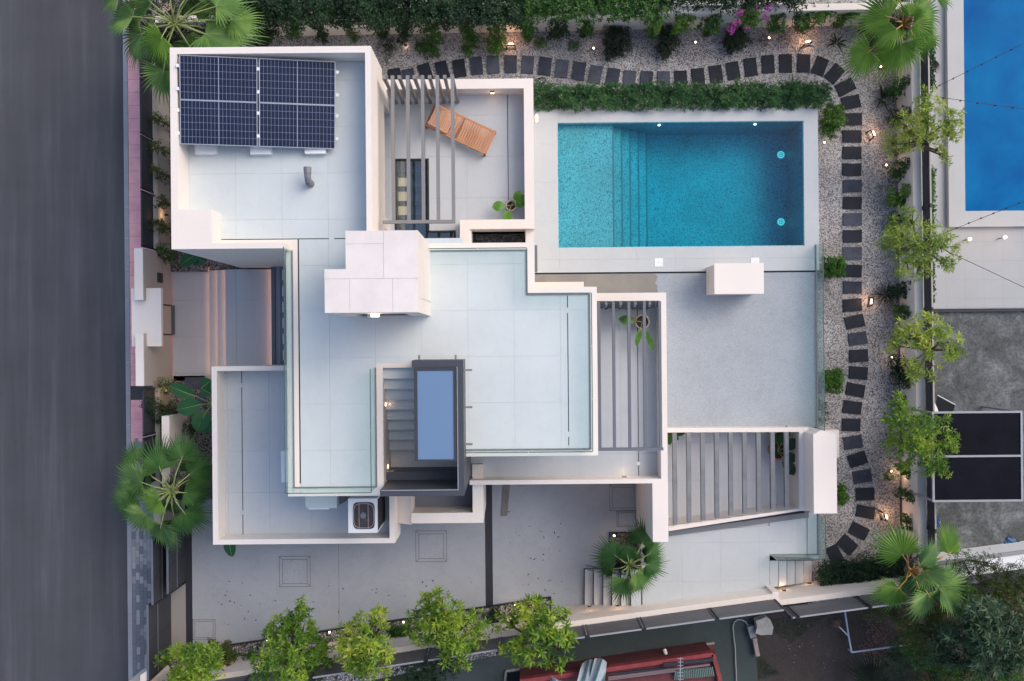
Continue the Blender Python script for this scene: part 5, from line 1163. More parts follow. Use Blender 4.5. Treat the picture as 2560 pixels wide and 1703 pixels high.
for k in range(22):
    a = P8(1765+k*15, 612-k*1.5); b = P8(1755+k*16.2, 690-k*1.5); put('corrugation', MB().tube([V3(a,1.22), V3(b,1.15)], .022, 5), surf('green_corrugated', (.13,.20,.16), .5, .2) if 'green_corrugated' not in MATS else MATS['green_corrugated'], nh)
t = thing('tv_antenna', 'silver television antenna with short cross bars on the red roof', 'antenna', V3(P8(1807,600),1.2))
put('boom', MB().bar(V3(P8(1807,500),2.0), V3(P8(1803,700),2.0), .02), ALU, t); put('mast', MB().bar(V3(P8(1806,600),2.0), V3(P8(1806,600),1.2), .03), ALU, t)
for k in range(7): a = P8(1782, 508+k*30); b = P8(1832, 508+k*30); put('cross_bar', MB().bar(V3(a,2.0), V3(b,2.0), .014), ALU, t)
t = thing('drain_pipe', 'short white pipe sticking out over the rusty bed beside the red roof', 'pipe', V3((1664,1637),.3)); put('pipe', MB().tube([V3((1661,1624),.5), V3((1670,1652),.7)], .06, 12), WPL, t)
# draped cloths: folds hanging over the parapet
def cloth(P, label, z0, z1, seed):
    rr = random.Random(seed); n, m = 14, 10; vv = []
    for j in range(m+1):
        for i in range(n+1):
            u, v_ = i/n, j/m
            a = (P[0][0]*(1-u)+P[1][0]*u, P[0][1]*(1-u)+P[1][1]*u); b = (P[3][0]*(1-u)+P[2][0]*u, P[3][1]*(1-u)+P[2][1]*u)
            px = a[0]*(1-v_)+b[0]*v_; py = a[1]*(1-v_)+b[1]*v_ - 6*math.sin(math.pi*u)*(1-v_)
            z = z1-(z1-z0)*((1-v_)**2)+.10*math.sin(u*9+v_*2+seed)+.04*math.sin(u*21+v_*6); vv.append((*W((px,py),z), z))
    t = thing('hanging_cloth', label, 'cloth', vv[n//2+(m//2)*(n+1)], 0, 'pale cloths on the red roof')
    put('cloth', MB().add(vv, [(j*(n+1)+i,j*(n+1)+i+1,(j+1)*(n+1)+i+1,(j+1)*(n+1)+i) for j in range(m) for i in range(n)]), surf('pale_blue_cloth%d'%seed, (.30,.37,.41), .85, .1, 3), t, smooth=True)
cloth([P8(948,560),P8(1055,520),P8(1060,730),P8(905,730)], 'pale blue cloth, the left one of the pair draped over the red parapet', 1.1, 1.6, 1)
cloth([P8(1062,510),P8(1168,540),P8(1150,730),P8(1005,730)], 'pale blue cloth, the right and longer one of the pair draped over the red parapet', 1.2, 1.75, 2)
cloth([P8(660,675),P8(700,672),P8(830,720),P8(700,730)], 'small pale cloth corner on the far left of the red roof', 1.15, 1.3, 3)
t = thing('water_hose', 'grey hose arching from the fence foot down across the green court', 'hose', V3((1838,1560),.05))
put('hose', MB().tube([V3(Q(43,u,v),.04) for u,v in ((1985,1100),(1965,1070),(1930,1052),(1895,1052),(1868,1072),(1858,1110),(1866,1200),(1878,1300),(1880,1400),(1886,1500),(1888,1580))], .022, 6), surf('hose_grey', (.27,.28,.27), .6), t)
for k, (a, b, w_, l) in enumerate((((2000,1100),(2025,1195),.20,'grey concrete block at the edge of the dark lawn beyond the fence'), ((2035,1200),(2062,1350),.13,'long pinkish concrete strip below the grey block'), ((2100,1000),(2150,1090),.55,'rough lump of pale concrete against the foot of the south fence'))):
    A, B = V3(Q(43,*a),.08), V3(Q(43,*b),.08); t = thing('concrete_block', l, 'concrete', tuple((A+B)/2)); mb = MB(); mb.bar(A, B, w_, .22)
    if k == 2:
        mb = MB(); rr = random.Random(9); v = [(A.x+.35*math.cos(i*.63)*rr.uniform(.6,1.15), A.y-.35+.4*math.sin(i*.63)*rr.uniform(.6,1.1)) for i in range(10)]; mb.prism(v, 0, .35)
    put('block', mb, surf('rubble_%d'%k, ((.20,.21,.21),(.30,.24,.22),(.40,.38,.35))[k], .9, .3, 5, .1, 30, .3), t)
pf = thing('pipe_frame', 'thin white pipe goal frame lying on the dark soil beyond the south fence', 'pipe frame', V3(Q(44,905,1325),.1))
WP = [Q(44,u,v) for u,v in ((845,955),(880,1190),(905,1325),(1435,1255),(1430,1180))]
for a, b in zip(WP, WP[1:]): put('pipe', MB().tube([V3(a,.25), V3(b,.25)], .03, 8), surf('pipe_white', (.45,.48,.58), .4) if 'pipe_white' not in MATS else MATS['pipe_white'], pf)
put('brace', MB().tube([V3(Q(44,800,1110),.3), V3(Q(44,880,1190),.27)], .02, 8), MATS['pipe_white'], pf)
for p in WP[1:4]: x, y = W(p, .25); put('stake', MB().cyl(x, y, -.05, .25, .025, n=6), MATS['pipe_white'], pf)
# ================================================================= PLANTS
def npmesh(name, V, F, mat):
    """V (n,3), F (m,3) -> mesh, fast"""
    me = bpy.data.meshes.new(name); nv, nf = len(V), len(F)
    me.vertices.add(nv); me.vertices.foreach_set('co', np.asarray(V, 'f').ravel())
    me.loops.add(nf*3); me.loops.foreach_set('vertex_index', np.asarray(F, 'i').ravel())
    me.polygons.add(nf); me.polygons.foreach_set('loop_start', np.arange(0, nf*3, 3, dtype='i')); me.polygons.foreach_set('loop_total', np.full(nf, 3, 'i'))
    me.update(); me.validate(); me.materials.append(mat); return me
def leaves(P, D, U, L, Wd, bend=.25, fold=.18):
    """P base points, D directions, U rough up vectors -> folded pointed leaves"""
    n = len(P); D = D/np.linalg.norm(D, axis=1, keepdims=True); S = np.cross(D, U); S /= (np.linalg.norm(S, axis=1, keepdims=True)+1e-9); Z = np.cross(S, D)
    L = np.asarray(L).reshape(-1,1)*np.ones((n,1)); Wd = np.asarray(Wd).reshape(-1,1)*np.ones((n,1))
    a = P; l = P+D*L*.45-S*Wd*.5+Z*Wd*fold; c = P+D*L*.45; r = P+D*L*.45+S*Wd*.5+Z*Wd*fold; t = P+D*L-Z*L*bend
    V = np.stack([a,l,c,r,t], 1).reshape(-1,3); k = (np.arange(n)*5).reshape(-1,1,1)
    F = (k+np.array([[0,2,1],[0,3,2],[1,2,4],[2,3,4]])).reshape(-1,3); return V, F
def rosettes(rng, C, A, n, L, Wd, spread=(35,80), bend=.25):
    """C tips, A axes; n leaves spiral out of each"""
    m = len(C); A = A/np.linalg.norm(A, axis=1, keepdims=True)
    ref = np.where(np.abs(A[:,2:3]) < .9, np.array([[0,0,1.]]), np.array([[1.,0,0]])); X = np.cross(A, ref); X /= np.linalg.norm(X, axis=1, keepdims=True); Y = np.cross(A, X)
    ph = rng.uniform(0, 6.28, (m,1))+np.arange(n)*2.4+rng.normal(0,.2,(m,n)); th = np.radians(rng.uniform(spread[0], spread[1], (m,n)))
    D = (A[:,None]*np.cos(th)[...,None]+(X[:,None]*np.cos(ph)[...,None]+Y[:,None]*np.sin(ph)[...,None])*np.sin(th)[...,None]).reshape(-1,3)
    P = np.repeat(C, n, 0)+D*.015; U = np.repeat(A, n, 0)+D*.0; ll = L*rng.uniform(.6,1.15,(m*n)); 
    return leaves(P, D, U, ll, Wd*ll/L, bend)
def join(parts):
    Vs, Fs, o = [], [], 0
    for V, F in parts: Vs.append(V); Fs.append(F+o); o += len(V)
    return np.concatenate(Vs), np.concatenate(Fs)
def ball(rng, c, r, n, shell=.45, flat=.8, top=-.3):
    """points through the outer part of a lumpy clump, with outward axes"""
    d = rng.normal(size=(n*2,3)); d /= np.linalg.norm(d, axis=1, keepdims=True); d = d[d[:,2] > top][:n]
    lump = 1+.26*np.sin(d[:,0]*5+c[0]*3)+.26*np.sin(d[:,1]*6+c[1]*5)+.15*np.sin(d[:,2]*7+d[:,0]*3)
    q = (rng.uniform(shell, 1, len(d))**.7*lump)[:,None]
    return np.array(c)+d*q*np.array([r,r,r*flat]), d
def shrub(kind, label, cat, clumps, leaf, mat, group=None, rz=0, dens=1.0, trunk=None, stems=True, name_f='foliage', n_l=7, spread=(30,85), bark=BARK, seed=0, flat=.8, z0=.25):
    """clumps: (px, py, z, radius m). leaf: (length, width)"""
    rng = np.random.default_rng(seed+int(abs(clumps[0][0])*3+clumps[0][1])); parts = []; cs = []
    for (px, py, z, r) in clumps:
        x, y = W((px, py), z); cs.append((x, y, z, r))
        n = max(6, int(dens*22*(r/ (leaf[0]*2.0))**2))
        C, A = ball(rng, (x, y, z), r, n, flat=flat); A = A*.75+np.array([0,0,.6])+rng.normal(0,.25,A.shape); parts.append(rosettes(rng, C, A, n_l, leaf[0], leaf[1], spread))
    V, F = join(parts)
    bx_, by_ = (sum(c[0] for c in cs)/len(cs), sum(c[1] for c in cs)/len(cs)) if trunk is None else W(trunk, z0)
    t = thing(kind, label, cat, (bx_, by_, z0), 0, group)
    put(name_f, npmesh(name_f, V, F, mat), None, t)
    if stems:
        mb = MB(); zt = min(c[2] for c in cs)
        top = Vector((bx_+.05, by_, z0+(zt-z0)*.6)) if len(cs) > 1 else Vector((bx_, by_, z0+.1))
        r0 = .02+.02*len(cs)**.5
        if len(cs) > 1: mb.tube([(bx_,by_,z0-.03), (bx_+.03,by_+.02,(z0+top.z)/2), top], [r0*1.25, r0, r0*.85], 7)
        for (x, y, z, r) in cs:
            e = Vector((x, y, z)); mid = top.lerp(e, .5)+Vector((0,0,-.05*r)); mb.tube([top, mid, e], [r0*.7, r0*.45, r0*.2], 5)
            for k in range(5):
                a = k*1.3; mb.tube([mid.lerp(e,.6), e+Vector((math.cos(a)*r*.6, math.sin(a)*r*.6, r*.3))], [r0*.3, r0*.1], 4)
        put('trunk' if z0+.8 < max(c[2] for c in cs) else 'stem', mb, bark, t)
    return t
def QC(rc, L_, k=1/3.364/80):       # list of (u, v, z, r in enlargement px) -> clumps
    out = []
    for (u, v, z, r) in L_: p = Q(rc, u, v); out.append((p[0], p[1], z, r/3.364*(HC-z)/FPX))
    return out
# ---------------- fan palms
def fan(mb, hub, out, r, tilt, rng, spread=118, nseg=38, roll=0, cup=.12, droop=.25, join_=.56):
    d = Vector((out[0], out[1], 0)).normalized(); ct_, st_ = math.cos(tilt), math.sin(tilt)
    e1 = Vector((d.x*ct_, d.y*ct_, st_)); e2 = Vector((-d.y, d.x, 0)); e2 = (e2*math.cos(roll)+Vector((0,0,1))*math.sin(roll)).normalized(); e3 = e1.cross(e2).normalized()
    if e3.z < 0: e3 = -e3
    da = 2*spread/nseg; H = Vector(hub)
    def P(rho, a, z=0): a = R(a); return H+e1*(rho*math.cos(a))+e2*(rho*math.sin(a))+e3*(z + cup*abs(math.sin(a))*rho) - Vector((0,0,droop*(rho/r)**2.2*r*.55))
    for k in range(nseg):
        a = -spread+da*(k+.5); q = abs(a)/spread; rl = r*(1-.42*q**1.7)*rng.uniform(.88,1.08); j = rl*join_; w = da*.5
        aj = a+rng.uniform(-1.2,1.2); tipd = rng.uniform(.0,.10)*r
        v = [H, P(j, a-w), P(j*1.0, a, .022*r+.010), P(j, a+w), P(rl*.78, aj-w*.34), P(rl*.78, aj, .012*r), P(rl*.78, aj+w*.34), P(rl, aj)-Vector((0,0,tipd))]
        mb.add(v, [(0,1,2),(0,2,3),(1,4,5,2),(2,5,6,3),(4,7,5),(5,7,6)])
def palm(label, centre, zc_, hubs, mat, ground, trunk_r=.16, seed=1, pet=None, dzmax=.5, extra=0, rext=.5, tz=None, skirt=True, group=None, mats=None, base=None):
    rng = random.Random(seed); c = V3(centre, zc_); b = Vector((*W(base or centre, ground), ground))
    t = thing('fan_palm', label, 'palm tree', tuple(b), 0, group)
    mb = MB(); n = 9; P = []; rad = []
    for i in range(n+1): q = i/n; P.append(b.lerp(c-Vector((0,0,.1)), q)); rad.append(trunk_r*(1.25-.35*q)*(1+.07*(i % 2)))
    put('trunk', mb.tube(P, rad, 12), BARK, t)
    pet = pet or G_PET
    for k, h in enumerate(hubs):
        (hx, hy, rr_) = h[:3]; tilt = R(h[3]+rng.uniform(-22,6)) if len(h) > 3 else R(rng.uniform(-22,2)); ml = h[4] if len(h) > 4 else mat; dz = h[5] if len(h) > 5 else rng.uniform(-.1,.35)
        H = V3((hx, hy), zc_+dz); rm = rr_*(HC-zc_)/FPX
        o = Vector((H.x-c.x, H.y-c.y, 0)); 
        if len(h) > 6: a = R(h[6]); o = Vector((math.cos(a), math.sin(a), 0))
        m = MB(); fan(m, H, o, rm, tilt, rng, roll=rng.choice((-1,1))*rng.uniform(.1,.65), cup=rng.uniform(.0,.22), spread=rng.uniform(84,112), droop=rng.uniform(.12,.4), nseg=rng.choice((27,30,33)))
        put('frond', m, ml, t)
        mid = c.lerp(H,.5)+Vector((0,0,.10)); put('leaf_stalk', MB().tube([c+Vector((0,0,-.1)), mid, H, H+(H-mid).normalized()*rm*.12], [.028,.02,.014,.006], 6), pet, t)
    for k in range(extra):          # lower, older fronds filling the crown
        a = rng.uniform(0, 6.28); d = rng.uniform(.35,.75)*rext*2; H = c+Vector((math.cos(a)*d, math.sin(a)*d, -rng.uniform(.35,.8))); m = MB()
        fan(m, H, (math.cos(a), math.sin(a)), rext*rng.uniform(.8,1.1), R(-rng.uniform(25,50)), rng, roll=rng.uniform(-.3,.3)); put('frond', m, mats or mat, t)
        put('leaf_stalk', MB().tube([c+Vector((0,0,-.15)), c.lerp(H,.5)+Vector((0,0,.03)), H], [.026,.018,.012], 6), pet, t)
    nr = np.random.default_rng(seed); C_, A_ = ball(nr, (c.x, c.y, c.z-.55), rext*.62, 60, flat=.5); V_, F_ = rosettes(nr, C_, A_, 5, .34, .03, (40,90)); put('old_leaf_bases', npmesh('old_leaf_bases', V_, F_, G_DUSK), None, t)
    m = MB()                        # young spears at the heart
    for k in range(7):
        a = k*2.4; L_ = rng.uniform(.25,.5); m.tube([c+Vector((0,0,-.05)), c+Vector((math.cos(a)*L_*.5, math.sin(a)*L_*.5, .35)), c+Vector((math.cos(a)*L_, math.sin(a)*L_, .5))], [.022,.018,.004], 5)
    put('spear', m, pet, t)
    return t
def qh(rc, *L_): return [(*Q(rc, a[0], a[1]), a[2]/3.364*({14:1.2,44:1.36}.get(rc,1.0)), *a[3:]) for a in L_]
palm('huge fan palm filling the top left corner beside the solar roof', Q(11,1460,190), 4.6,
     qh(11, (1120,140,330,-12,G_PALM,.1,172), (1190,285,370,-22,G_PALM,-.1,205), (1365,305,260,-8,G_PALMY,.4,215), (1725,285,490,-18,G_PALM,.1,-10), (1815,55,330,-10,G_PALM,.3,25), (1375,595,330,-25,G_PALM,-.5,258), (1270,20,330,-8,G_PALM,.4,140), (1590,-60,340,-5,G_PALM,.3,70), (1430,-120,300,0,G_PALM,.4,100), (1000,-60,300,-10,G_PALM,.0,160), (1660,480,260,-30,G_PALM,-.6,-60), (1950,170,330,-20,G_PALM,-.2,5), (1560,330,230,-15,G_PALM,-.3,-70)), G_PALM, .3, .2, 11, extra=9, rext=.85)
palm('large fan palm leaning over the road between the two street gates', Q(31,1440,1370), 2.7,
     qh(31, (1350,1195,330,-10,G_PALMD,.1,112), (1530,1095,250,-8,G_PALMD,.1,85), (1590,1235,300,-15,G_PALMD,-.1,20), (1195,1300,300,-14,G_PALM,.1,165), (1130,1385,260,-20,G_PALMD,-.1,195), (1545,1385,250,-25,G_PALMD,.1,-5), (1345,1440,230,-5,G_PALMY,.4,200), (1150,1130,240,-25,G_PALMD,-.3,150)) + qh(41, (1225,165,300,-12,G_PALM,.1,215), (1355,255,330,-15,G_PALM,.0,268), (1540,140,290,-14,G_PALMD,.1,-52), (1100,60,240,-20,G_PALMD,-.3,195), (1470,210,250,-25,G_PALMD,-.4,280)), G_PALMD, .22, .18, 12, extra=5, rext=.6)
palm('small fan palm growing by the driveway steps at the foot of the white pier', Q(43,985,590), 2.2,
     qh(43, (880,520,245,-12,G_PALMD,.1,155), (1000,545,190,-2,G_PALMD,.4,120), (1095,415,230,-15,G_PALMD,.1,75), (1125,590,225,-8,G_PALMD,.3,-8), (850,625,210,-20,G_PALMD,-.2,185), (950,705,260,-10,G_PALMD,.2,-105), (1050,650,230,-6,G_PALMY if False else G_PALM,.3,-60), (1150,500,210,-22,G_PALMD,-.1,25)), G_PALMD, .25, .12, 13, extra=2, rext=.6)
palm('bright green fan palm in the top right corner of the gravel garden', Q(14,1345,205), 3.4,
     qh(14, (1225,145,270,-8,G_PALMY,.2,160), (1055,430,230,-22,G_PALMY,-.2,215), (1320,370,290,-16,G_PALMY,.0,262), (1470,125,270,-6,G_PALM,.3,25), (1290,240,190,4,G_PALMY,.5,220), (1500,310,200,-24,G_PALMY,.0,-25), (1390,130,180,5,G_PALMY,.5,60), (1420,210,200,0,G_PALMY,.4,-15), (1300,-40,260,-5,G_PALMY,.3,110), (1600,-40,240,-10,G_PALM,.1,40)), G_PALMY, .3, .15, 14, pet=G_PETO, extra=2, rext=.6)
palm('bright green fan palm in the bottom right corner by the low hedge', Q(44,1400,640), 3.2,
     qh(44, (1335,505,225,-14,G_PALMY,.0,125), (1720,495,215,-18,G_PALMY,-.1,75), (1300,785,235,-12,G_PALMY,.1,225), (1545,830,240,-8,G_PALM,.3,262), (1650,770,310,-14,G_PALM,.1,-30), (1480,590,230,6,G_PALMD,.5,35), (1530,640,220,2,G_PALM,.5,-45), (1440,700,180,-5,G_PALMD,.1,-100)), G_PALMY, .3, .15, 15, pet=G_PETO, extra=2, rext=.6)
palm('straw coloured young fan palm cut by the bottom edge of the picture', Q(44,1720,1750), 1.2,
     qh(44, (1690,1640,250,-10,G_PALMS,.0,100), (1760,1720,220,-10,G_PALMS,.0,50), (1600,1720,220,-12,G_OLIVE,-.1,150), (1100,1600,200,-10,G_DUSK,-.1,100)), G_PALMS, 0, .08, 16, extra=2, rext=.5)
t = thing('dead_frond', 'dead brown palm frond hanging over the neighbour\'s deck', 'palm frond', V3(Q(14,1600,490),.6)); m = MB(); fan(m, V3(Q(14,1598,490),.9), (.45,-1), .55, R(-12), random.Random(3), spread=24, nseg=12); put('blade', m, surf('dead_frond_brown', (.22,.15,.12), .8, .2, 5), t); put('leaf_stalk', MB().tube([V3(Q(14,1540,440),1.0), V3(Q(14,1598,490),.9)], .012, 5), BARK, t)
# ---------------- young leafy trees
TREES = [
 ('leafy young tree half over the neighbour\'s pool rim, uppermost along the right fence', 14, [(1540,860,3.5,95),(1520,980,3.4,110),(1340,1040,3.1,90),(1400,1100,3.2,80),(1740,1010,3.2,95),(1760,1120,3.0,75),(1230,1210,2.6,75),(1370,1200,2.9,85),(1640,1270,2.9,50),(1690,1320,2.8,45),(1580,1110,3.3,80)], (1270,1290), G_TREEY, (.11,.03)),
 ('leafy young tree beside the pale deck, second from the top along the right fence', 24, [(1395,450,3.4,80),(1300,580,3.3,110),(1420,660,3.4,90),(1220,670,3.0,75),(1340,860,2.9,100),(1470,900,2.9,75),(1580,640,3.4,110),(1700,700,3.2,110),(1690,850,3.0,65),(1240,560,3.1,60),(1480,760,3.0,70)], (1290,740), G_TREEY, (.11,.03)),
 ('leafy young tree beside the mossy yard, third from the top along the right fence', 34, [(1400,60,3.3,90),(1250,150,3.0,65),(1540,20,3.4,120),(1650,120,3.3,110),(1770,190,3.1,80),(1390,300,2.9,75),(1440,380,2.8,60),(1560,330,3.0,60),(1500,130,3.4,80),(1330,40,3.1,70)], (1380,180), G_TREEY, (.15,.04)),
 ('leafy young tree beside the shade roof, lowest of the trees along the right fence', 34, [(1290,640,3.1,70),(1310,770,3.3,110),(1280,980,3.0,110),(1450,830,3.6,130),(1590,850,3.5,130),(1720,960,3.2,80),(1470,1000,3.4,120),(1610,1080,3.3,100),(1670,1200,3.0,55),(1350,1160,2.9,70),(1550,1180,3.0,60),(1410,950,3.5,100)], (1370,900), G_TREE, (.12,.032)),
 ('low bright tree at the bottom left above the gate post, first of the south row', 41, [(1390,1390,2.2,65),(1510,1340,2.7,90),(1620,1400,3.1,120),(1720,1340,3.0,110),(1560,1520,3.0,140),(1760,1460,2.9,100),(1480,1600,2.9,120),(1660,1600,3.0,120),(1800,1390,2.6,90)], (1640,1480), G_TREE, (.11,.035)),
 ('tall young tree with a thin pointed top, second of the south row', 42, [(385,900,3.4,50),(370,980,3.2,70),(300,1050,3.0,95),(200,1110,2.7,100),(110,1180,2.5,70),(400,1130,2.9,110),(480,1180,2.6,80),(290,1240,3.1,130),(160,1330,3.5,120),(60,1450,3.6,110),(220,1450,3.7,140),(330,1520,3.3,110),(520,1290,2.4,100),(450,1400,2.6,110),(600,1370,2.2,80)], (380,1280), G_TREE, (.13,.04)),
 ('young tree with star shaped leaf sprays, third of the south row', 42, [(1010,1020,2.9,70),(920,1080,2.9,90),(780,1170,2.9,90),(1040,1130,2.8,100),(870,1250,3.5,120),(740,1300,3.3,80),(1040,1240,3.1,90),(930,1370,3.5,130),(820,1420,3.3,80),(1080,1340,3.2,90),(930,1490,3.1,70),(1090,1470,2.6,60)], (900,1280), G_TREE, (.16,.042)),
 ('young tree with golden green outer leaves, fourth of the south row', 42, [(1430,850,2.8,45),(1540,850,3.2,60),(1560,940,3.2,90),(1460,1010,3.0,100),(1330,1080,2.8,80),(1650,1050,3.2,120),(1480,1140,3.3,120),(1780,1060,3.0,100),(1880,1120,2.8,70),(1640,1220,3.7,130),(1400,1210,3.0,80),(1720,1300,3.5,90),(1590,1390,3.1,55),(1720,1420,3.0,50),(1870,1220,2.5,70)], (1620,1160), G_TREE, (.15,.042)),
 ('young tree with large bright leaf rosettes, fifth and rightmost of the south row', 43, [(210,950,2.8,100),(80,980,2.7,80),(300,1040,3.2,100),(130,1060,3.0,100),(410,1010,2.4,55),(-40,1080,2.7,80),(40,1200,3.0,80),(240,1170,3.6,120),(70,1290,3.4,90),(330,1180,3.5,90),(190,1330,3.5,90),(430,1150,3.2,60),(480,1220,3.2,60),(420,1300,3.2,60),(350,1390,3.3,75),(-20,1310,3.0,60)], (200,1130), G_TREE, (.19,.055)),
]
for k, (lab, rc, cl, tr_, mt, lf) in enumerate(TREES):
    if k < 4: cl = [(a, b, c, d*1.16) for a, b, c, d in cl]
    shrub('young_tree', lab, 'tree', QC(rc, cl), (lf[0]*1.3, lf[1]*1.25), mt, 'young leafy trees along the fences', trunk=Q(rc, *tr_), name_f='crown', seed=k*7, dens=(1.05 if k < 4 else 1.3), n_l=8 if lf[0] < .14 else 9, z0=.25)
# ---------------- climbers and shrubs of the gravel garden
def mass(label, kind, cat, rc, pts, leafm, leaf=(.09,.05), dens=1.0, seed=0, group=None, z0=.3, n_l=5, **kw):
    return shrub(kind, label, cat, QC(rc, pts), leaf, leafm, group, seed=seed, dens=dens, n_l=n_l, stems=kw.pop('stems', True), z0=z0, **kw)
# evergreen climber spilling over the top wall, in four lengths
rr = random.Random(21)
for k, (a, b) in enumerate(((612,960),(960,1310),(1310,1660),(1660,2000))):
    cl = []
    x = a
    while x < b:
        for y in ((-22, 5, 26, 40) if x < 1310 else (-20, 2, 20) if x < 1650 else (-25,-8)): cl.append((x+rr.uniform(-8,8), y+rr.uniform(-6,6), 1.9+rr.uniform(-.15,.35), rr.uniform(.30,.42)))
        x += 24
    shrub('climbing_plant', ('dark evergreen climber over the top wall, the stretch next to the huge palm','dark evergreen climber over the top wall, above the first stepping stones','dark evergreen climber over the top wall, the stretch above the pool steps','dark evergreen climber over the top wall, the stretch with the magenta flowers')[k], 'climber', cl, (.10,.05), G_DARK if k != 2 else G_SHRUB, 'climbers over the top wall', seed=k, dens=1.05, n_l=4, stems=False, z0=.3)
# vines hanging down the wall, shrubs in front: (enlargement, [(u,v,z,r)], material, kind, label)
VS = [
 (11,[(2160,60,1.6,130),(2250,140,1.3,110),(2230,280,.8,70)],G_DARK,'dark vine clump between the huge palm and the top wall'),
 (12,[(110,280,.8,90),(40,310,.6,70)],G_DARK,'dark round shrub tucked against the huge palm'),
 (12,[(320,200,1.3,75),(310,270,.9,55),(300,310,.6,30)],G_SHRUB,'tapering vine hanging on the top wall left of the lit patch'),
 (12,[(520,215,1.3,65),(560,270,.9,40),(550,330,.5,50)],G_DARK,'vine hanging on the top wall right of the lit patch'),
 (12,[(780,215,1.3,40),(800,270,.9,32),(830,320,.5,45)],G_SHRUB,'thin straggling vine alone on the open stretch of white wall'),
 (12,[(1010,210,1.3,60),(1060,260,.9,60),(1060,310,.5,35)],G_DARK,'bent vine on the top wall above the solar roof corner'),
 (12,[(1225,210,1.2,60),(1265,270,.9,60),(1230,330,.4,40)],G_DARK,'vine on the top wall beside the glowing gravel'),
 (12,[(1470,220,1.2,80),(1500,310,.8,70),(1400,390,.5,55),(1470,440,.4,60)],G_SHRUB,'broad dark shrub beside the pink blossom'),
 (12,[(1760,240,1.2,60),(1810,320,.9,75),(1790,400,.5,55),(1790,440,.4,30)],G_SHRUB,'tapered green shrub above the fourth dark slab'),
 (12,[(2040,230,1.3,60),(2030,320,.9,75),(2020,390,.7,70),(2010,430,.5,40)],G_LIME,'lime green shrub lit by the bollard beside it'),
 (12,[(2260,200,1.2,65),(2290,280,.8,50),(2280,330,.5,25)],G_SHRUB,'hanging shrub just right of the lit bollard'),
 (13,[(130,200,1.3,75),(130,280,.9,45),(140,330,.5,25),(50,170,1.4,50)],G_SHRUB,'vine hanging over the small round green cushion'),
 (13,[(380,200,1.3,80),(420,270,.9,60),(360,290,.6,50)],G_DARK,'vine spreading between the two green cushions'),
 (13,[(620,220,1.2,65),(640,270,.8,50),(590,290,.5,35)],G_SHRUB,'vine hanging left of the big dusky round shrub'),
 (13,[(1200,170,1.5,80),(1190,250,1.1,55),(1170,300,.6,25)],G_LIME,'lighter vine behind the second dusky shrub'),
 (13,[(1440,170,1.5,80),(1400,240,1.2,60),(1500,140,1.4,50)],G_LIME,'yellowish vine right of the second dusky shrub'),
 (13,[(1640,210,1.3,60),(1690,230,1.2,60),(1640,280,.7,40),(1720,160,1.5,50)],G_SHRUB,'vine between the garden spotlight and the magenta flowers'),
 (13,[(1990,110,1.7,90),(1930,170,1.5,50),(2020,190,1.4,60)],G_LIME,'bright feathery vine bearing the magenta flowers'),
 (14,[(280,190,1.2,75),(290,110,1.4,60),(250,240,.8,45)],G_SHRUB,'vine above the two blue grass tufts'),
 (14,[(490,160,1.3,85),(510,240,.9,50),(560,90,1.5,60)],G_SHRUB,'vine hanging above the arched lamp'),
 (14,[(660,100,1.5,70),(730,80,1.5,60),(620,160,1.3,45)],G_LIME,'lighter vine on the top wall right of the arched lamp'),
 (14,[(840,150,1.3,60),(900,100,1.4,55),(790,200,1.0,40),(950,90,1.4,40)],G_LIME,'sprawling vine left of the bright green fan palm'),
 (14,[(1010,230,.7,50),(1100,340,.5,70)],G_DARK,'dark shrub under the bright green fan palm'),
]
for k, (rc, pts, m_, lab) in enumerate(VS):
    mass(lab, 'shrub', 'shrub', rc, pts, m_, (.085,.045), dens=1.25, seed=50+k, group='shrubs along the top wall', n_l=5)
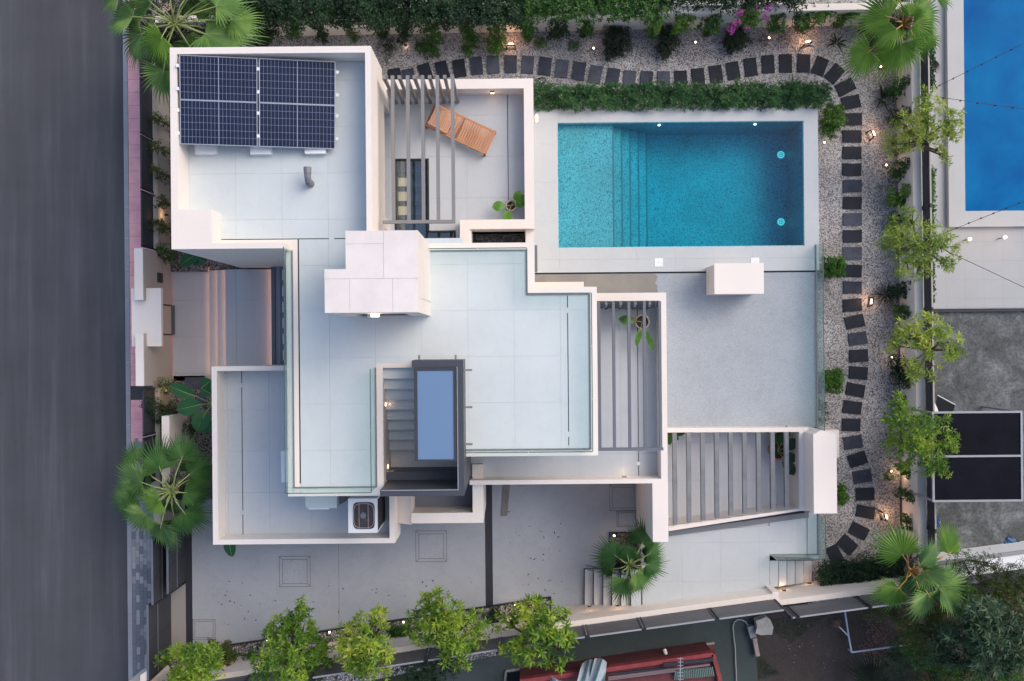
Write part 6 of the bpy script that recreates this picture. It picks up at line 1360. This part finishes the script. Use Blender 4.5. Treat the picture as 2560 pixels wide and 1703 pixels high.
FR = [  # free standing
 (13,[(850,330,.7,95),(900,400,.6,85),(830,440,.5,60),(920,320,.65,75),(860,280,.6,60)],G_DUSK,'big dusky round shrub in the gravel above the pool steps','shrub',(.06,.03)),
 (13,[(1300,290,.7,80),(1290,390,.6,85),(1290,440,.5,55),(1340,340,.6,60)],G_DUSK,'tall dusky shrub right of the big round one','shrub',(.06,.03)),
 (13,[(1870,320,.6,95),(1920,350,.6,75),(1840,380,.5,65),(1880,280,.6,70)],G_DUSK,'round dusky shrub under the magenta flowers','shrub',(.06,.03)),
 (12,[(1110,420,.6,85),(1100,370,.5,60)],G_DUSK,'grassy dark tuft behind the solar roof corner','shrub',(.11,.012)),
 (13,[(240,365,.45,52)],G_PALMD,'round green cushion plant, the left one of the pair','cushion plant',(.06,.02)),
 (13,[(530,390,.45,46)],G_PALMD,'round green cushion plant, the right one of the pair','cushion plant',(.06,.02)),
 (14,[(140,345,.45,48)],G_BLUE,'dark blue grass tuft, the left one beside the small spotlight','grass tuft',(.13,.012)),
 (14,[(345,325,.45,48)],G_BLUE,'dark blue grass tuft, the right one beside the small spotlight','grass tuft',(.13,.012)),
 (14,[(740,1020,.9,95),(770,950,.8,65),(710,1090,.8,60)],G_LIME,'round green shrub at the pool deck corner','shrub',(.08,.05)),
 (24,[(740,850,.8,80),(780,900,.7,65),(700,910,.7,55),(810,850,.6,50)],G_LIME,'round green shrub against the glass railing, uppermost of the two','shrub',(.08,.05)),
 (34,[(740,430,.8,80),(760,490,.7,65),(780,400,.7,60),(710,400,.7,50)],G_LIME,'round green shrub against the glass railing, lower of the two','shrub',(.075,.04)),
 (34,[(810,1400,.6,45),(820,1350,.6,40),(850,1430,.5,35),(800,1450,.6,35)],G_LIME,'green shrub peeping out beside the barbecue block','shrub',(.08,.05)),
 (34,[(1210,1250,.45,36)],G_LIME,'very small green plant beside a spotlight at the lower right','shrub',(.07,.03)),
 (34,[(660,650,.9,40),(665,735,.9,38)],G_OLIVE,'yellow edged plant leaning over the glass railing end','shrub',(.14,.05)),
 (42,[(1180,1140,.7,60),(1240,1180,.7,60),(1160,1200,.6,50)],G_SHRUB,'dark low shrub between the third and fourth south trees','shrub',(.07,.035)),
 (42,[(1990,1040,.7,65),(2010,980,.6,35),(1990,1090,.6,45)],G_DARK,'dark low shrub beside the long black drain','shrub',(.07,.035)),
 (41,[(2110,1370,.7,60),(2170,1390,.7,45),(1960,1350,.7,40)],G_SHRUB,'dark low shrub in the gravel bed beside the second south tree','shrub',(.07,.035)),
 (41,[(1880,1310,1.2,70),(1900,1400,1.0,60),(1780,1260,1.4,40)],G_OLIVE,'loose twiggy shrub around the two spotlights at the bottom left','shrub',(.06,.03)),
]
for k, (rc, pts, m_, lab, cat, lf) in enumerate(FR):
    mass(lab, cat.replace(' ','_'), cat, rc, pts, m_, lf, dens=1.5 if lf[1] > .02 else .8, seed=150+k, n_l=6 if lf[1] > .02 else 12)
EV = [ # plants along the right wall
 (14,[(1390,680,1.2,45),(1310,730,.9,65),(1240,780,.6,55)],G_SHRUB,'narrow vine on the right wall below the bright fan palm'),
 (14,[(1370,950,1.2,50),(1290,980,.8,60),(1240,1010,.5,35)],G_DARK,'dark vine on the right wall behind the uppermost leafy tree'),
 (14,[(1380,1380,1.1,55),(1310,1420,.8,70),(1270,1470,.5,50)],G_SHRUB,'vine on the right wall beside the slab with frosty corners'),
 (24,[(1380,230,1.1,60),(1290,280,.8,75),(1260,310,.6,50),(1330,330,.7,40)],G_LIME,'bushy shrub on the right wall, above the second leafy tree'),
 (24,[(1290,480,.7,55),(1250,450,.6,35)],G_DARK,'dark shrub peeping out above the second leafy tree'),
 (24,[(1420,1020,1.1,45),(1330,1060,.7,70),(1260,1070,.5,50)],G_DARK,'dark shrub between the spiky grass clump and the wall'),
 (24,[(1320,1260,.8,60),(1390,1240,1.0,50),(1300,1220,.6,40)],G_SHRUB,'shrub on the right wall above the third leafy tree'),
 (34,[(1290,290,.6,60),(1320,430,.7,60),(1380,450,.9,60),(1280,360,.5,50)],G_DARK,'dark tangled shrub below the third leafy tree'),
 (34,[(1400,1390,.9,60),(1320,1390,.6,45),(1440,1440,1.1,45)],G_SHRUB,'creeping vine on the bare lower part of the right wall'),
 (44,[(1360,200,.8,45),(1410,250,.9,60),(1460,290,1.0,40)],G_SHRUB,'creeping vine above the bottom right fan palm'),
 (34,[(1400,1220,.8,60),(1350,1190,.7,40)],G_LIME,'orange lit shrub at the foot of the lowest leafy tree'),
]
for k, (rc, pts, m_, lab) in enumerate(EV): mass(lab, 'shrub', 'shrub', rc, pts, m_, (.085,.045), dens=1.2, seed=250+k, group='shrubs along the right wall')
mass('low dark red shrub at the foot of the right wall', 'shrub', 'shrub', 34, [(1380,640,.55,75),(1400,690,.5,55),(1350,400,.6,40)], G_RED, (.09,.05), 1.3, 300)
mass('deep red leaved plant under the bright green fan palm', 'shrub', 'shrub', 14, [(1120,370,.5,70),(1180,400,.4,50)], G_RED, (.12,.05), 1.0, 301)
# ivy outside the right fence
for k, (rc, pts, lab) in enumerate(((14,[(1560,y,1.0,42) for y in range(330,780,45)],'ivy strip outside the fence beside the neighbour\'s deck, uppermost length'),(14,[(1555,y,1.0,34) for y in (1440,1490,1540)]+[],'ivy strip outside the fence, short length beside the pool rim corner'),(24,[(1565,y,1.0,38) for y in range(60,560,42)],'ivy strip outside the fence, beside the neighbour\'s pool rim'),(24,[(1570,y,.9,34) for y in range(850,1160,42)],'ivy strip outside the fence beside the pale deck, lowest length'))):
    mass(lab, 'ivy', 'ivy', rc, pts, G_SHRUB if k else G_DARK, (.07,.045), 1.2, 310+k, group='ivy outside the right fence', z0=.5, stems=False)
# street side vines on the front wall
for k, (pts, rc) in enumerate((([(1320,1000,1.6,50),(1380,1030,1.3,35),(1290,990,1.6,25)],11),([(1310,1235,1.6,55),(1380,1270,1.3,40)],11),([(1310,1440,1.6,50),(1370,1480,1.3,45),(1280,1410,1.6,25)],11),([(1350,320,1.5,50),(1400,350,1.2,40)],21),([(1330,510,1.5,55),(1390,540,1.2,50),(1290,490,1.6,25)],21),([(1370,740,1.2,55),(1430,790,.9,50),(1340,700,1.4,30)],21))):
    shrub('shrub', 'small shrub against the front wall beside the solar roof, number %s from the top' % ('one','two','three','four','five','six')[k], 'shrub', QC(rc, pts), (.07,.035), G_OLIVE if k < 5 else G_SHRUB, 'shrubs inside the street fence', seed=330+k, dens=1.0, n_l=5, z0=.22)
mass('leafy creeper glowing orange where the lamp shines, beside the porch', 'creeper', 'creeper', 31, [(1380,470,1.6,70),(1440,480,1.4,50),(1330,490,1.7,30),(1400,520,1.4,40)], G_SHRUB, (.09,.02), 1.0, 340)
mass('creeper trailing over the street fence above the planter wall', 'creeper', 'creeper', 31, [(1440,700,1.2,70),(1400,720,1.4,50),(1340,740,1.6,40),(1345,640,1.6,25),(1290,620,1.9,45),(1270,680,1.9,40),(1200,650,1.9,22),(1340,780,1.4,30)], G_DARK, (.06,.03), .9, 341)
mass('dark feathery shrub between the banana plant and the big fan palm', 'shrub', 'shrub', 31, [(1580,820,.8,70),(1620,860,.7,50)], G_DARK, (.10,.02), 1.0, 342)
mass('dark bushy undergrowth around the trunk of the driveway fan palm', 'shrub', 'shrub', 43, [(960,420,.5,60),(1020,460,.55,55),(950,500,.5,50),(1010,540,.5,45)], G_DUSK, (.10,.02), 1.0, 345)
# hedges
cl = []; rr = random.Random(31); x = 1343
while x < 2058:
    for y in (228, 244, 258): cl.append((x+rr.uniform(-5,5), y+rr.uniform(-4,4)-.006*(x-1343), 1.15+rr.uniform(-.12,.2), rr.uniform(.15,.21)))
    x += 14
shrub('hedge', 'feathery dark green hedge along the top side of the pool deck', 'hedge', cl, (.13,.026), G_HEDGE, seed=31, dens=2.8, n_l=7, spread=(15,60), stems=False, z0=.3)
cl = []
for i in range(15):
    for j in range(4): cl.append((2060+i*13+rr.uniform(-4,4)+j*2, 1420-i*1.5+j*15+rr.uniform(-3,3)-(4 if i > 10 else 0), .85+rr.uniform(-.1,.1), rr.uniform(.18,.24)))
shrub('hedge', 'low dark rounded hedge between the gravel and the bottom wall', 'hedge', cl, (.08,.035), G_DARK, seed=32, dens=1.2, n_l=5, stems=False, z0=.3)
# spiky plants
def spiky(p, z, n, L_, w, label, mat, up=(10,70), kind='agave', cat='agave', seed=0):
    rng = np.random.default_rng(seed); x, y = W(p, z); a = rng.uniform(0, 6.28, n); e = np.radians(rng.uniform(*up, n))
    D = np.stack([np.cos(a)*np.cos(e), np.sin(a)*np.cos(e), np.sin(e)], 1); P = np.tile([[x,y,z]], (n,1))+D*.02; U = np.tile([[0,0,1.]], (n,1))+.01
    V, F = leaves(P, D, U, L_*rng.uniform(.7,1.1,n), w, .35); t = thing(kind, label, cat, (x,y,z)); 
    for i in range(n) if n <= 24 else (): put('leaf', npmesh('leaf', V[i*5:i*5+5], F[:4], mat), None, t)
    if n > 24: put('leaf_tuft', npmesh('leaf_tuft', V, F, mat), None, t)
spiky(Q(14,775,365), .3, 13, .38, .06, 'small dark agave left of the bright fan palm', G_DARK, seed=1)
spiky(Q(14,1150,835), .3, 12, .5, .07, 'star shaped dark agave beside the bend of the stepping stones', G_DARK, seed=2)
spiky(Q(14,400,730), .35, 8, .45, .06, 'dark spiky agave standing at the end of the pool hedge', G_DARK, seed=3)
spiky(Q(24,1180,1100), .35, 150, .55, .012, 'fountain of thin grassy leaves beside the lit bollard', G_DUSK, (5,80), 'grass_clump', 'grass clump', 4)
# magenta flowers
rng = np.random.default_rng(5)
for k, (rc, pts, lab) in enumerate(((13,[(1920,105,2.2,28),(1860,215,2.0,32),(1830,265,1.9,28),(1900,190,2.0,22)],'magenta blossoms hanging left of the feathery vine'),(13,[(2160,70,2.2,32),(2120,135,2.1,28),(1965,220,1.8,16),(2050,60,2.2,14)],'magenta blossoms right of the feathery vine'),(12,[(1575,190,1.4,22),(1590,235,1.1,18)],'small pink blossom on the top wall above the first stepping stones'))):
    mass(lab, 'flower_cluster', 'flowers', rc, pts, G_MAG, (.06,.045), .8, 360+k, stems=False, z0=.3)
# banana plants
def banana(p, zc_, label, LV):
    x, y = W(p, .22); t = thing('banana_plant', label, 'banana plant', (x, y, .22)); c = V3(p, zc_)
    put('stem', MB().tube([(x,y,.2), (c.x,c.y,zc_)], [.09,.06], 10), G_PET, t)
    for (bu, bv, tu, tv, w_, rc) in LV:
        a = V3(Q(rc,bu,bv), zc_+.2); e = V3(Q(rc,tu,tv), zc_+.1); d = e-a; m = MB(); leafblade(m, a, (d.x,d.y), math.hypot(d.x,d.y), w_, .35, .3, 9, .18)
        put('leaf', m, G_BAN, t, smooth=False); q = MB(); n_ = 6
        P = [a+Vector((d.x,d.y,0))*(i/n_)+Vector((0,0,math.hypot(d.x,d.y)*(.3*(i/n_)-.35*(i/n_)**2)+.012)) for i in range(n_+1)]
        q.tube([c]+P, [.02]+[.012*(1-i/(n_+1)) for i in range(n_+1)], 5); put('midrib', q, G_PET, t)
banana(Q(31,1790,640), 2.2, 'banana plant with broad dark leaves beside the lower left terrace', [(1700,640,1490,690,.50,31),(1650,575,1430,485,.40,31),(1790,560,1690,500,.28,31),(1700,500,1790,440,.45,31),(1740,700,1660,870,.55,31),(1800,730,1720,880,.45,31)])
banana(Q(41,1930,380), 2.0, 'single banana leaf tip poking out below the lower left terrace', [(1925,340,1960,520,.36,41)])
banana(Q(21,1660,700), 1.6, 'banana plant in the dark corner beside the entrance steps', [(1700,730,1520,860,.42,21),(1640,790,1740,830,.35,21),(1600,740,1690,860,.35,21)])
shrub('undergrowth', 'dark tangle of bushes under the huge palm in the top left corner', 'bushes', QC(11, [(1300,90,1.2,150),(1500,60,1.4,150),(1700,120,1.4,150),(1850,200,1.3,140),(1400,250,1.0,130),(1600,280,1.1,130),(2000,240,1.2,120),(1380,420,.8,90),(1380,520,.7,70),(1120,60,1.0,100)]), (.09,.035), G_DUSK, seed=399, dens=.9, n_l=5, stems=False, z0=.2)
# dark trees of the south east plot
shrub('large_tree', 'grey green broad leaved tree at the bottom right corner', 'tree', QC(44, [(1900,1010,3.6,150),(2060,1050,3.8,160),(2230,1080,3.6,150),(1980,1190,3.8,170),(2150,1230,3.7,180),(2300,1280,3.4,160),(1800,1300,3.0,150),(2000,1380,3.2,150),(1700,1180,3.0,120),(1660,1330,2.6,110),(2150,1400,2.8,120)]), (.24,.055), G_GREY, 'trees beyond the south fence', trunk=Q(44,2080,1350), seed=401, dens=1.9, n_l=9, name_f='crown', z0=-.05)
shrub('large_tree', 'olive feathery tree under the white yard wall at the right edge', 'tree', QC(44, [(2200,740,3.0,140),(2320,700,3.2,150),(2100,830,2.7,130),(2270,880,3.0,160),(2030,700,2.4,90),(2340,1000,2.8,120)]), (.13,.018), G_OLIVE, 'trees beyond the south fence', trunk=Q(44,2260,830), seed=402, dens=1.7, n_l=9, name_f='crown', z0=-.05)
shrub('large_tree', 'dark yellowish tree below the bottom right fan palm', 'tree', QC(44, [(1420,1080,2.2,120),(1560,1060,2.4,130),(1700,1060,2.5,120),(1400,1190,1.9,110),(1550,1190,2.2,120),(1300,1010,1.7,90),(1150,960,1.3,80),(1040,980,1.2,60)]), (.15,.022), G_OLIVE, 'trees beyond the south fence', trunk=Q(44,1500,1120), seed=403, dens=1.5, n_l=8, name_f='crown', z0=-.05)
shrub('large_tree', 'full mid green bush tree left of the grey green tree, bottom right', 'tree', QC(44, [(1780,900,2.4,130),(1900,860,2.5,130),(1600,950,2.2,110),(1500,1350,1.6,120),(1700,1450,1.8,130),(1880,1500,2.2,150),(1400,1280,1.2,90),(2250,1480,2.8,150)]), (.11,.03), G_SHRUB, 'trees beyond the south fence', trunk=Q(44,1750,1150), seed=407, dens=1.2, n_l=7, name_f='crown', z0=-.05)
shrub('bamboo_clump', 'loose leafy climber over the white yard wall', 'climber', QC(44, [(1850,580,2.0,110),(1980,560,2.1,90),(2080,580,2.1,80),(1760,600,2.0,90),(1900,680,1.9,70),(2130,620,1.9,50)]), (.07,.03), G_GREY, seed=404, dens=.55, n_l=5, z0=0)
shrub('dark_undergrowth', 'dark undergrowth below the white pipe frame at the bottom edge', 'undergrowth', QC(44, [(1250,1420,.8,130),(1450,1400,1.0,140),(1650,1500,1.2,150),(1900,1550,1.4,180),(1350,1280,.8,100),(2200,1560,1.4,180)]), (.12,.03), G_DARK, seed=405, dens=.8, n_l=6, stems=False, z0=-.05)
shrub('shrub', 'dark shrub under the second and third south trees, outside the fence', 'shrub', QC(42, [(1350,1480,.6,120),(1500,1500,.6,110),(1650,1430,.6,90),(500,1530,.6,80)]), (.08,.03), G_DARK, seed=406, dens=.9, stems=False, z0=-.05)
# ================================================================= STEPPING STONES
SS = []
def s_(rc, u, v, w_, h_, a): p = Q(rc, u, v); SS.append((p[0], p[1], w_/3.364, h_/3.364, a))
for (u, v, a) in ((1170,650,10),(1285,655,10),(1425,610,17),(1565,590,13),(1710,575,9),(1853,555,6),(1995,545,3),(2142,540,0),(2285,545,-3)): s_(12, u, v, 103, 148, a)
for (u, v, a) in ((278,558,-6),(420,578,-7),(563,598,-8),(702,626,-10),(848,650,-9),(988,668,-5),(1131,675,-3),(1275,675,-1),(1420,670,3),(1568,650,6),(1716,626,9),(1860,595,10),(2007,565,8)): s_(13, u, v, 104, 150, a)
s_(14, 203, 540, 104, 150, 4); s_(14, 350, 533, 104, 152, 0); s_(14, 503, 532, 104, 150, -4); s_(14, 640, 556, 108, 145, -22); s_(14, 763, 620, 108, 148, -40); s_(14, 855, 733, 152, 108, 28); s_(14, 900, 860, 152, 108, 12)
s_(14, 917, 1003, 150, 100, 0)
for (v) in (1147,1285,1427): s_(14, 908, v, 156, 103, 0)
for (v, a) in ((187,0),(328,0),(467,0),(608,0),(751,0),(900,-2),(1040,0),(1187,5)): s_(24, 912, v, 156, 104, a)
s_(24, 932, 1327, 158, 106, 12); 
for (u, v, a) in ((957,90,8),(966,234,2),(962,378,-4),(938,522,-11),(911,668,-5),(902,815,0),(918,962,9),(955,1105,17),(995,1250,9),(1018,1398,3)): s_(34, u, v, 154, 106, a)
s_(44, 1022, 145, 155, 98, -9); s_(44, 967, 305, 155, 105, -28); s_(44, 870, 418, 150, 110, -42); s_(44, 765, 505, 105, 155, 25)
ORD = 'first second third fourth fifth sixth seventh eighth ninth tenth eleventh twelfth thirteenth fourteenth fifteenth sixteenth seventeenth eighteenth nineteenth twentieth'.split()
def ordw(n):
    if n <= 20: return ORD[n-1]
    return {2:'twenty',3:'thirty',4:'forty',5:'fifty',6:'sixty'}[n//10]+('-'+ORD[n%10-1] if n % 10 else '') if n % 10 else {3:'thirtieth',4:'fortieth',5:'fiftieth',6:'sixtieth'}[n//10]
rr = random.Random(44); smesh = {}
for k, (px, py, w_, h_, a) in enumerate(SS):
    z = .325; x, y = W((px, py), z); sc = (HC-z)/FPX; a2 = math.radians(a)-TH*1
    hw, hh = w_*sc/2, h_*sc/2; pts = []
    for (cx_, cy_) in ((-1,-1),(1,-1),(1,1),(-1,1)): pts.append((cx_*hw, cy_*hh))
    P = []
    for i in range(4):
        A, B = pts[i], pts[(i+1)%4]
        for j in range(4): t_ = j/4; P.append((A[0]+(B[0]-A[0])*t_+rr.uniform(-.005,.005), A[1]+(B[1]-A[1])*t_+rr.uniform(-.005,.005)))
    m = 0 if rr.random() < .5 else (1 if rr.random() < .7 else 2)
    if 5 <= k <= 16: m = 1 if k % 2 else 2
    if 17 <= k <= 30: m = 0
    o = put('stepping_stone', MB().prism(P, -.03, .018), SLATE[m], None, (x, y, z), a2+rr.uniform(-.02,.02))
    tag(o, '%s slate slab in the gravel path, %s from the solar roof end' % (('black','worn grey','dusty grey')[m], ordw(k+1)), 'stepping stone', 'slate stepping stones of the gravel path')
# slabs in the front beds
for (a, b, c, d, l) in ((1555,415,1720,512,'dark square slab in the shaded bed just below the entrance court'),(1660,545,1730,640,'dark slab partly under the banana leaves')):
    p0, p1 = Q(31,a,b), Q(31,c,d); r = RC(p0[0],p0[1],p1[0],p1[1],.25); o = put('stepping_stone', MB().box(-(r[1]-r[0])/2,(r[1]-r[0])/2,-(r[3]-r[2])/2,(r[3]-r[2])/2,-.03,.03), SLATE[2], None, ((r[0]+r[1])/2,(r[2]+r[3])/2,.235)); tag(o, l, 'stepping stone')
# ================================================================= GARDEN LAMPS
def spot(rc, u, v, label, z=.3, e=1.5, r=.035, h=.12, col=(1,.6,.33)):
    x, y = W(Q(rc,u,v), z+h); t = thing('garden_spotlight', label, 'garden light', (x, y, z), 0, 'small garden spotlights')
    put('spike', MB().cyl(x, y, z-.02, z+.03, .012, n=6), BLACK, t); put('head', MB().lathe([(.02,z+.02),(.04,z+.05),(.042,z+h),(.03,z+h)], x, y, 12), BLACK, t); put('lens', MB().cyl(x, y, z+h-.02, z+h-.006, .029, n=12), LAMPS, t)
    plight((x, y, z+h+.04), e, col, .03, 'lamp_light')
for (rc,u,v,l,z,e) in ((13,687,405,'garden spotlight left of the big dusky round shrub',.3,1),(13,1543,355,'garden spotlight alone in the open gravel above the path',.3,1),(13,2163,318,'garden spotlight between the two blue grass tufts',.3,1),(14,1153,562,'garden spotlight below the bright green fan palm',.3,3),(14,677,1198,'garden spotlight against the deck wall below the round corner shrub',.4,1.5),(14,1197,1388,'garden spotlight right of the path, near the vine on the wall',.3,2),(34,1245,250,'garden spotlight at the foot of the third leafy tree',.3,2.5),(34,1240,1205,'garden spotlight above the very small green plant',.3,1),
    (41,2240,1230,'garden spotlight under the second south tree',1.2,2),(41,1838,1297,'garden spotlight at the left end of the tree bed',.25,1.5),(41,1885,1400,'garden spotlight inside the twiggy shrub at the bottom left',.6,3),(42,618,1157,'garden spotlight at the bed edge between the second and third south trees',.25,1.2),(42,638,1262,'garden spotlight lower in the bed between the second and third south trees',.3,1.2),(42,1240,1072,'garden spotlight half hidden left of the fourth south tree',.4,1),(42,2178,932,'garden spotlight at the bed edge right of the long drain',.25,1.4),(43,860,345,'garden spotlight in the small bed behind the driveway fan palm',.3,2.5),(43,25,932,'garden spotlight at the edge of the last south tree',.25,1.2),(13,407,805,'tiny spotlight at the left end of the pool hedge',1.2,.6)):
    spot(rc, u, v, l, z, e)
def bollard(rc, u, v, ang_, label, e=7):
    x, y = W(Q(rc,u,v), .5); z = .3; t = thing('bollard_lamp', label, 'bollard lamp', (x, y, z), 0, 'arched bollard lamps beside the path')
    d = Vector((math.cos(ang_), math.sin(ang_), 0)); s = Vector((-d.y, d.x, 0)); c = Vector((x,y,0))
    P = [c-s*.13+Vector((0,0,z)), c-s*.13+Vector((0,0,z+.28)), c-s*.09+Vector((0,0,z+.36)), c+s*.09+Vector((0,0,z+.36)), c+s*.13+Vector((0,0,z+.28)), c+s*.13+Vector((0,0,z))]
    put('arch', MB().tube(P, .022, 8), BLACK, t); put('base', MB().bar(P[0]-s*.03+Vector((0,0,.01)), P[5]+s*.03+Vector((0,0,.01)), .07, .02), BLACK, t)
    put('lens', MB().bar(c-s*.07+d*.045+Vector((0,0,z+.345)), c+s*.07+d*.045+Vector((0,0,z+.345)), .045, .03), LAMP, t); plight(tuple(c+d*.12+Vector((0,0,z+.30))), e, (1,.55,.30), .04)
bollard(12,2143,395,math.pi/2,'arched lamp glowing beside the lime green shrub'); bollard(14,530,375,math.pi/2+.3,'arched lamp above the bend of the path',9); bollard(14,1065,1135,0.4,'arched lamp right of the path near the pool deck corner'); bollard(24,1068,1160,math.pi*.95,'arched lamp beside the fountain grass'); bollard(44,1170,180,0.25,'arched lamp beside the last slabs of the path',9)
def glowat(rc, u, v, z, e, label, mount=None):
    x, y = W(Q(rc,u,v), z); t = thing('wall_lamp', label, 'lamp', (x, y, z)); put('housing', MB().box(x-.05, x+.05, y-.03, y+.03, z, z+.06), BLACK, t); put('bulb', MB().box(x-.04, x+.04, y-.02, y+.02, z-.02, z), LAMPS, t); plight((x, y, z-.07), e, r=.04)
for (rc,u,v,z,e,l) in ((43,650,932,1.1,1.6,'step light in the slanting wall at the foot of the driveway steps'),(43,885,925,1.3,1.6,'step light in the slanting wall halfway up the driveway steps'),(44,335,797,1.0,1.3,'step light in the wall beside the upper garden steps'),(44,548,738,.7,1.3,'step light in the wall beside the lowest garden step')):
    x, y = W(Q(rc,u,v), z); t = thing('step_light', l, 'step light', (x, y, z)); put('housing', MB().box(x-.06, x+.06, y-.04, y+.01, z, z+.04), ANTH, t); put('lens', MB().box(x-.045, x+.045, y-.02, y+.008, z-.008, z), LAMPS, t); plight((x, y+.09, z-.07), e, r=.02)
glowat(21,1402,430,1.0,3.5,'lamp on the house wall lighting the narrow front bed'); glowat(31,1395,545,1.5,5,'lamp behind the leafy creeper beside the porch'); glowat(31,1252,560,1.2,4,'lamp shining through the street fence beside the porch')
glowat(12,450,265,.6,5,'hidden lamp lighting the top wall left of the vine'); glowat(12,1260,385,.35,3,'hidden lamp lighting the gravel behind the dark tuft'); glowat(34,1330,1230,.6,3,'lamp at the foot of the lowest leafy tree')
# ================================================================= LITTER AND SMALL THINGS (nobody could count these)
def litter(name, label, polys_px, n, z, size, mat, seed):
    rng = np.random.default_rng(seed); P = []
    while len(P) < n:
        q = polys_px[rng.integers(len(polys_px))]; a = rng.dirichlet([1]*len(q)); p = (sum(a[i]*q[i][0] for i in range(len(q))), sum(a[i]*q[i][1] for i in range(len(q)))); P.append((*W(p, z), z+.008))
    P = np.array(P); a = rng.uniform(0,6.28,n); D = np.stack([np.cos(a), np.sin(a), rng.uniform(-.05,.25,n)],1); U = np.tile([[0,0,1.]],(n,1))+rng.normal(0,.2,(n,3)); s = size*rng.uniform(.4,1.3,n)
    V, F = leaves(P, D, U, s, s*.45, .1); o = put(name, npmesh(name, V, F, mat)); tag(o, label, 'fallen leaves', kind='stuff')
litter('fallen_leaves', 'dark fallen leaves scattered over the grey driveway', [[(700,1420),(1200,1450),(1180,1500),(720,1560)],[(500,1400),(700,1500),(690,1580),(510,1590)],[(1250,1250),(1440,1300),(1430,1500),(1250,1480)]], 70, .205, .07, surf('dry_leaf_black', (.02,.018,.02), .8), 1)
litter('leaf_litter', 'pinkish brown leaf litter on the dark soil beyond the south fence', [[Q(44,980,1000),Q(44,1250,1020),Q(44,1250,1400),Q(44,1000,1350)],[Q(44,950,1250),Q(44,1200,1350),Q(44,1100,1540)]], 650, -.05, .07, surf('dry_leaf_pink', (.17,.10,.09), .9, .4, 20), 2)
litter('fallen_leaves', 'small dark leaves and twigs lying on the white gravel', [[(2150,350),(2230,350),(2250,1250),(2170,1250)],[(1400,130),(2050,110),(2050,150),(1400,160)]], 420, .31, .06, surf('dry_leaf_dark', (.035,.028,.028), .9), 3)
litter('soil_debris', 'pale scraps scattered on the dark soil beyond the south fence', [[Q(44,100,1100),Q(44,800,1000),Q(44,850,1500),Q(44,150,1500)]], 34, -.05, .04, surf('pale_scrap', (.3,.28,.27), .9), 4)
litter('soil_grass', 'sparse weeds on the dark soil beyond the south fence', [[Q(44,60,1300),Q(44,300,1500),Q(44,80,1560)],[Q(44,100,1050),Q(44,700,1000),Q(44,400,1250)],[Q(42,850,1480),Q(42,1200,1400),Q(42,1750,1450),Q(42,1100,1560)]], 2600, -.05, .05, G_DUSK, 5)
t = thing('dried_bush', 'pale dried flower head lying beside the white pipe frame', 'dried plant', V3(Q(44,775,1085),.1)); c_ = V3(Q(44,775,1085),.1)
rng = np.random.default_rng(6); C, A = ball(rng, tuple(c_), .12, 90); V, F = rosettes(rng, C, A, 5, .05, .02); put('head', npmesh('head', V, F, surf('dried_tan', (.22,.16,.13), .9, .2)), None, t)
q_ = [W(p,.2) for p in ((1258,1210),(1275,1210),(1268,1290),(1252,1290))]
o = put('plank', MB().prism(q_, .2, .225), surf('weathered_plank', (.17,.165,.155), .9, .25, 6, .2, 50, .3)); tag(o, 'weathered grey plank lying on the driveway right of the black drain', 'plank')
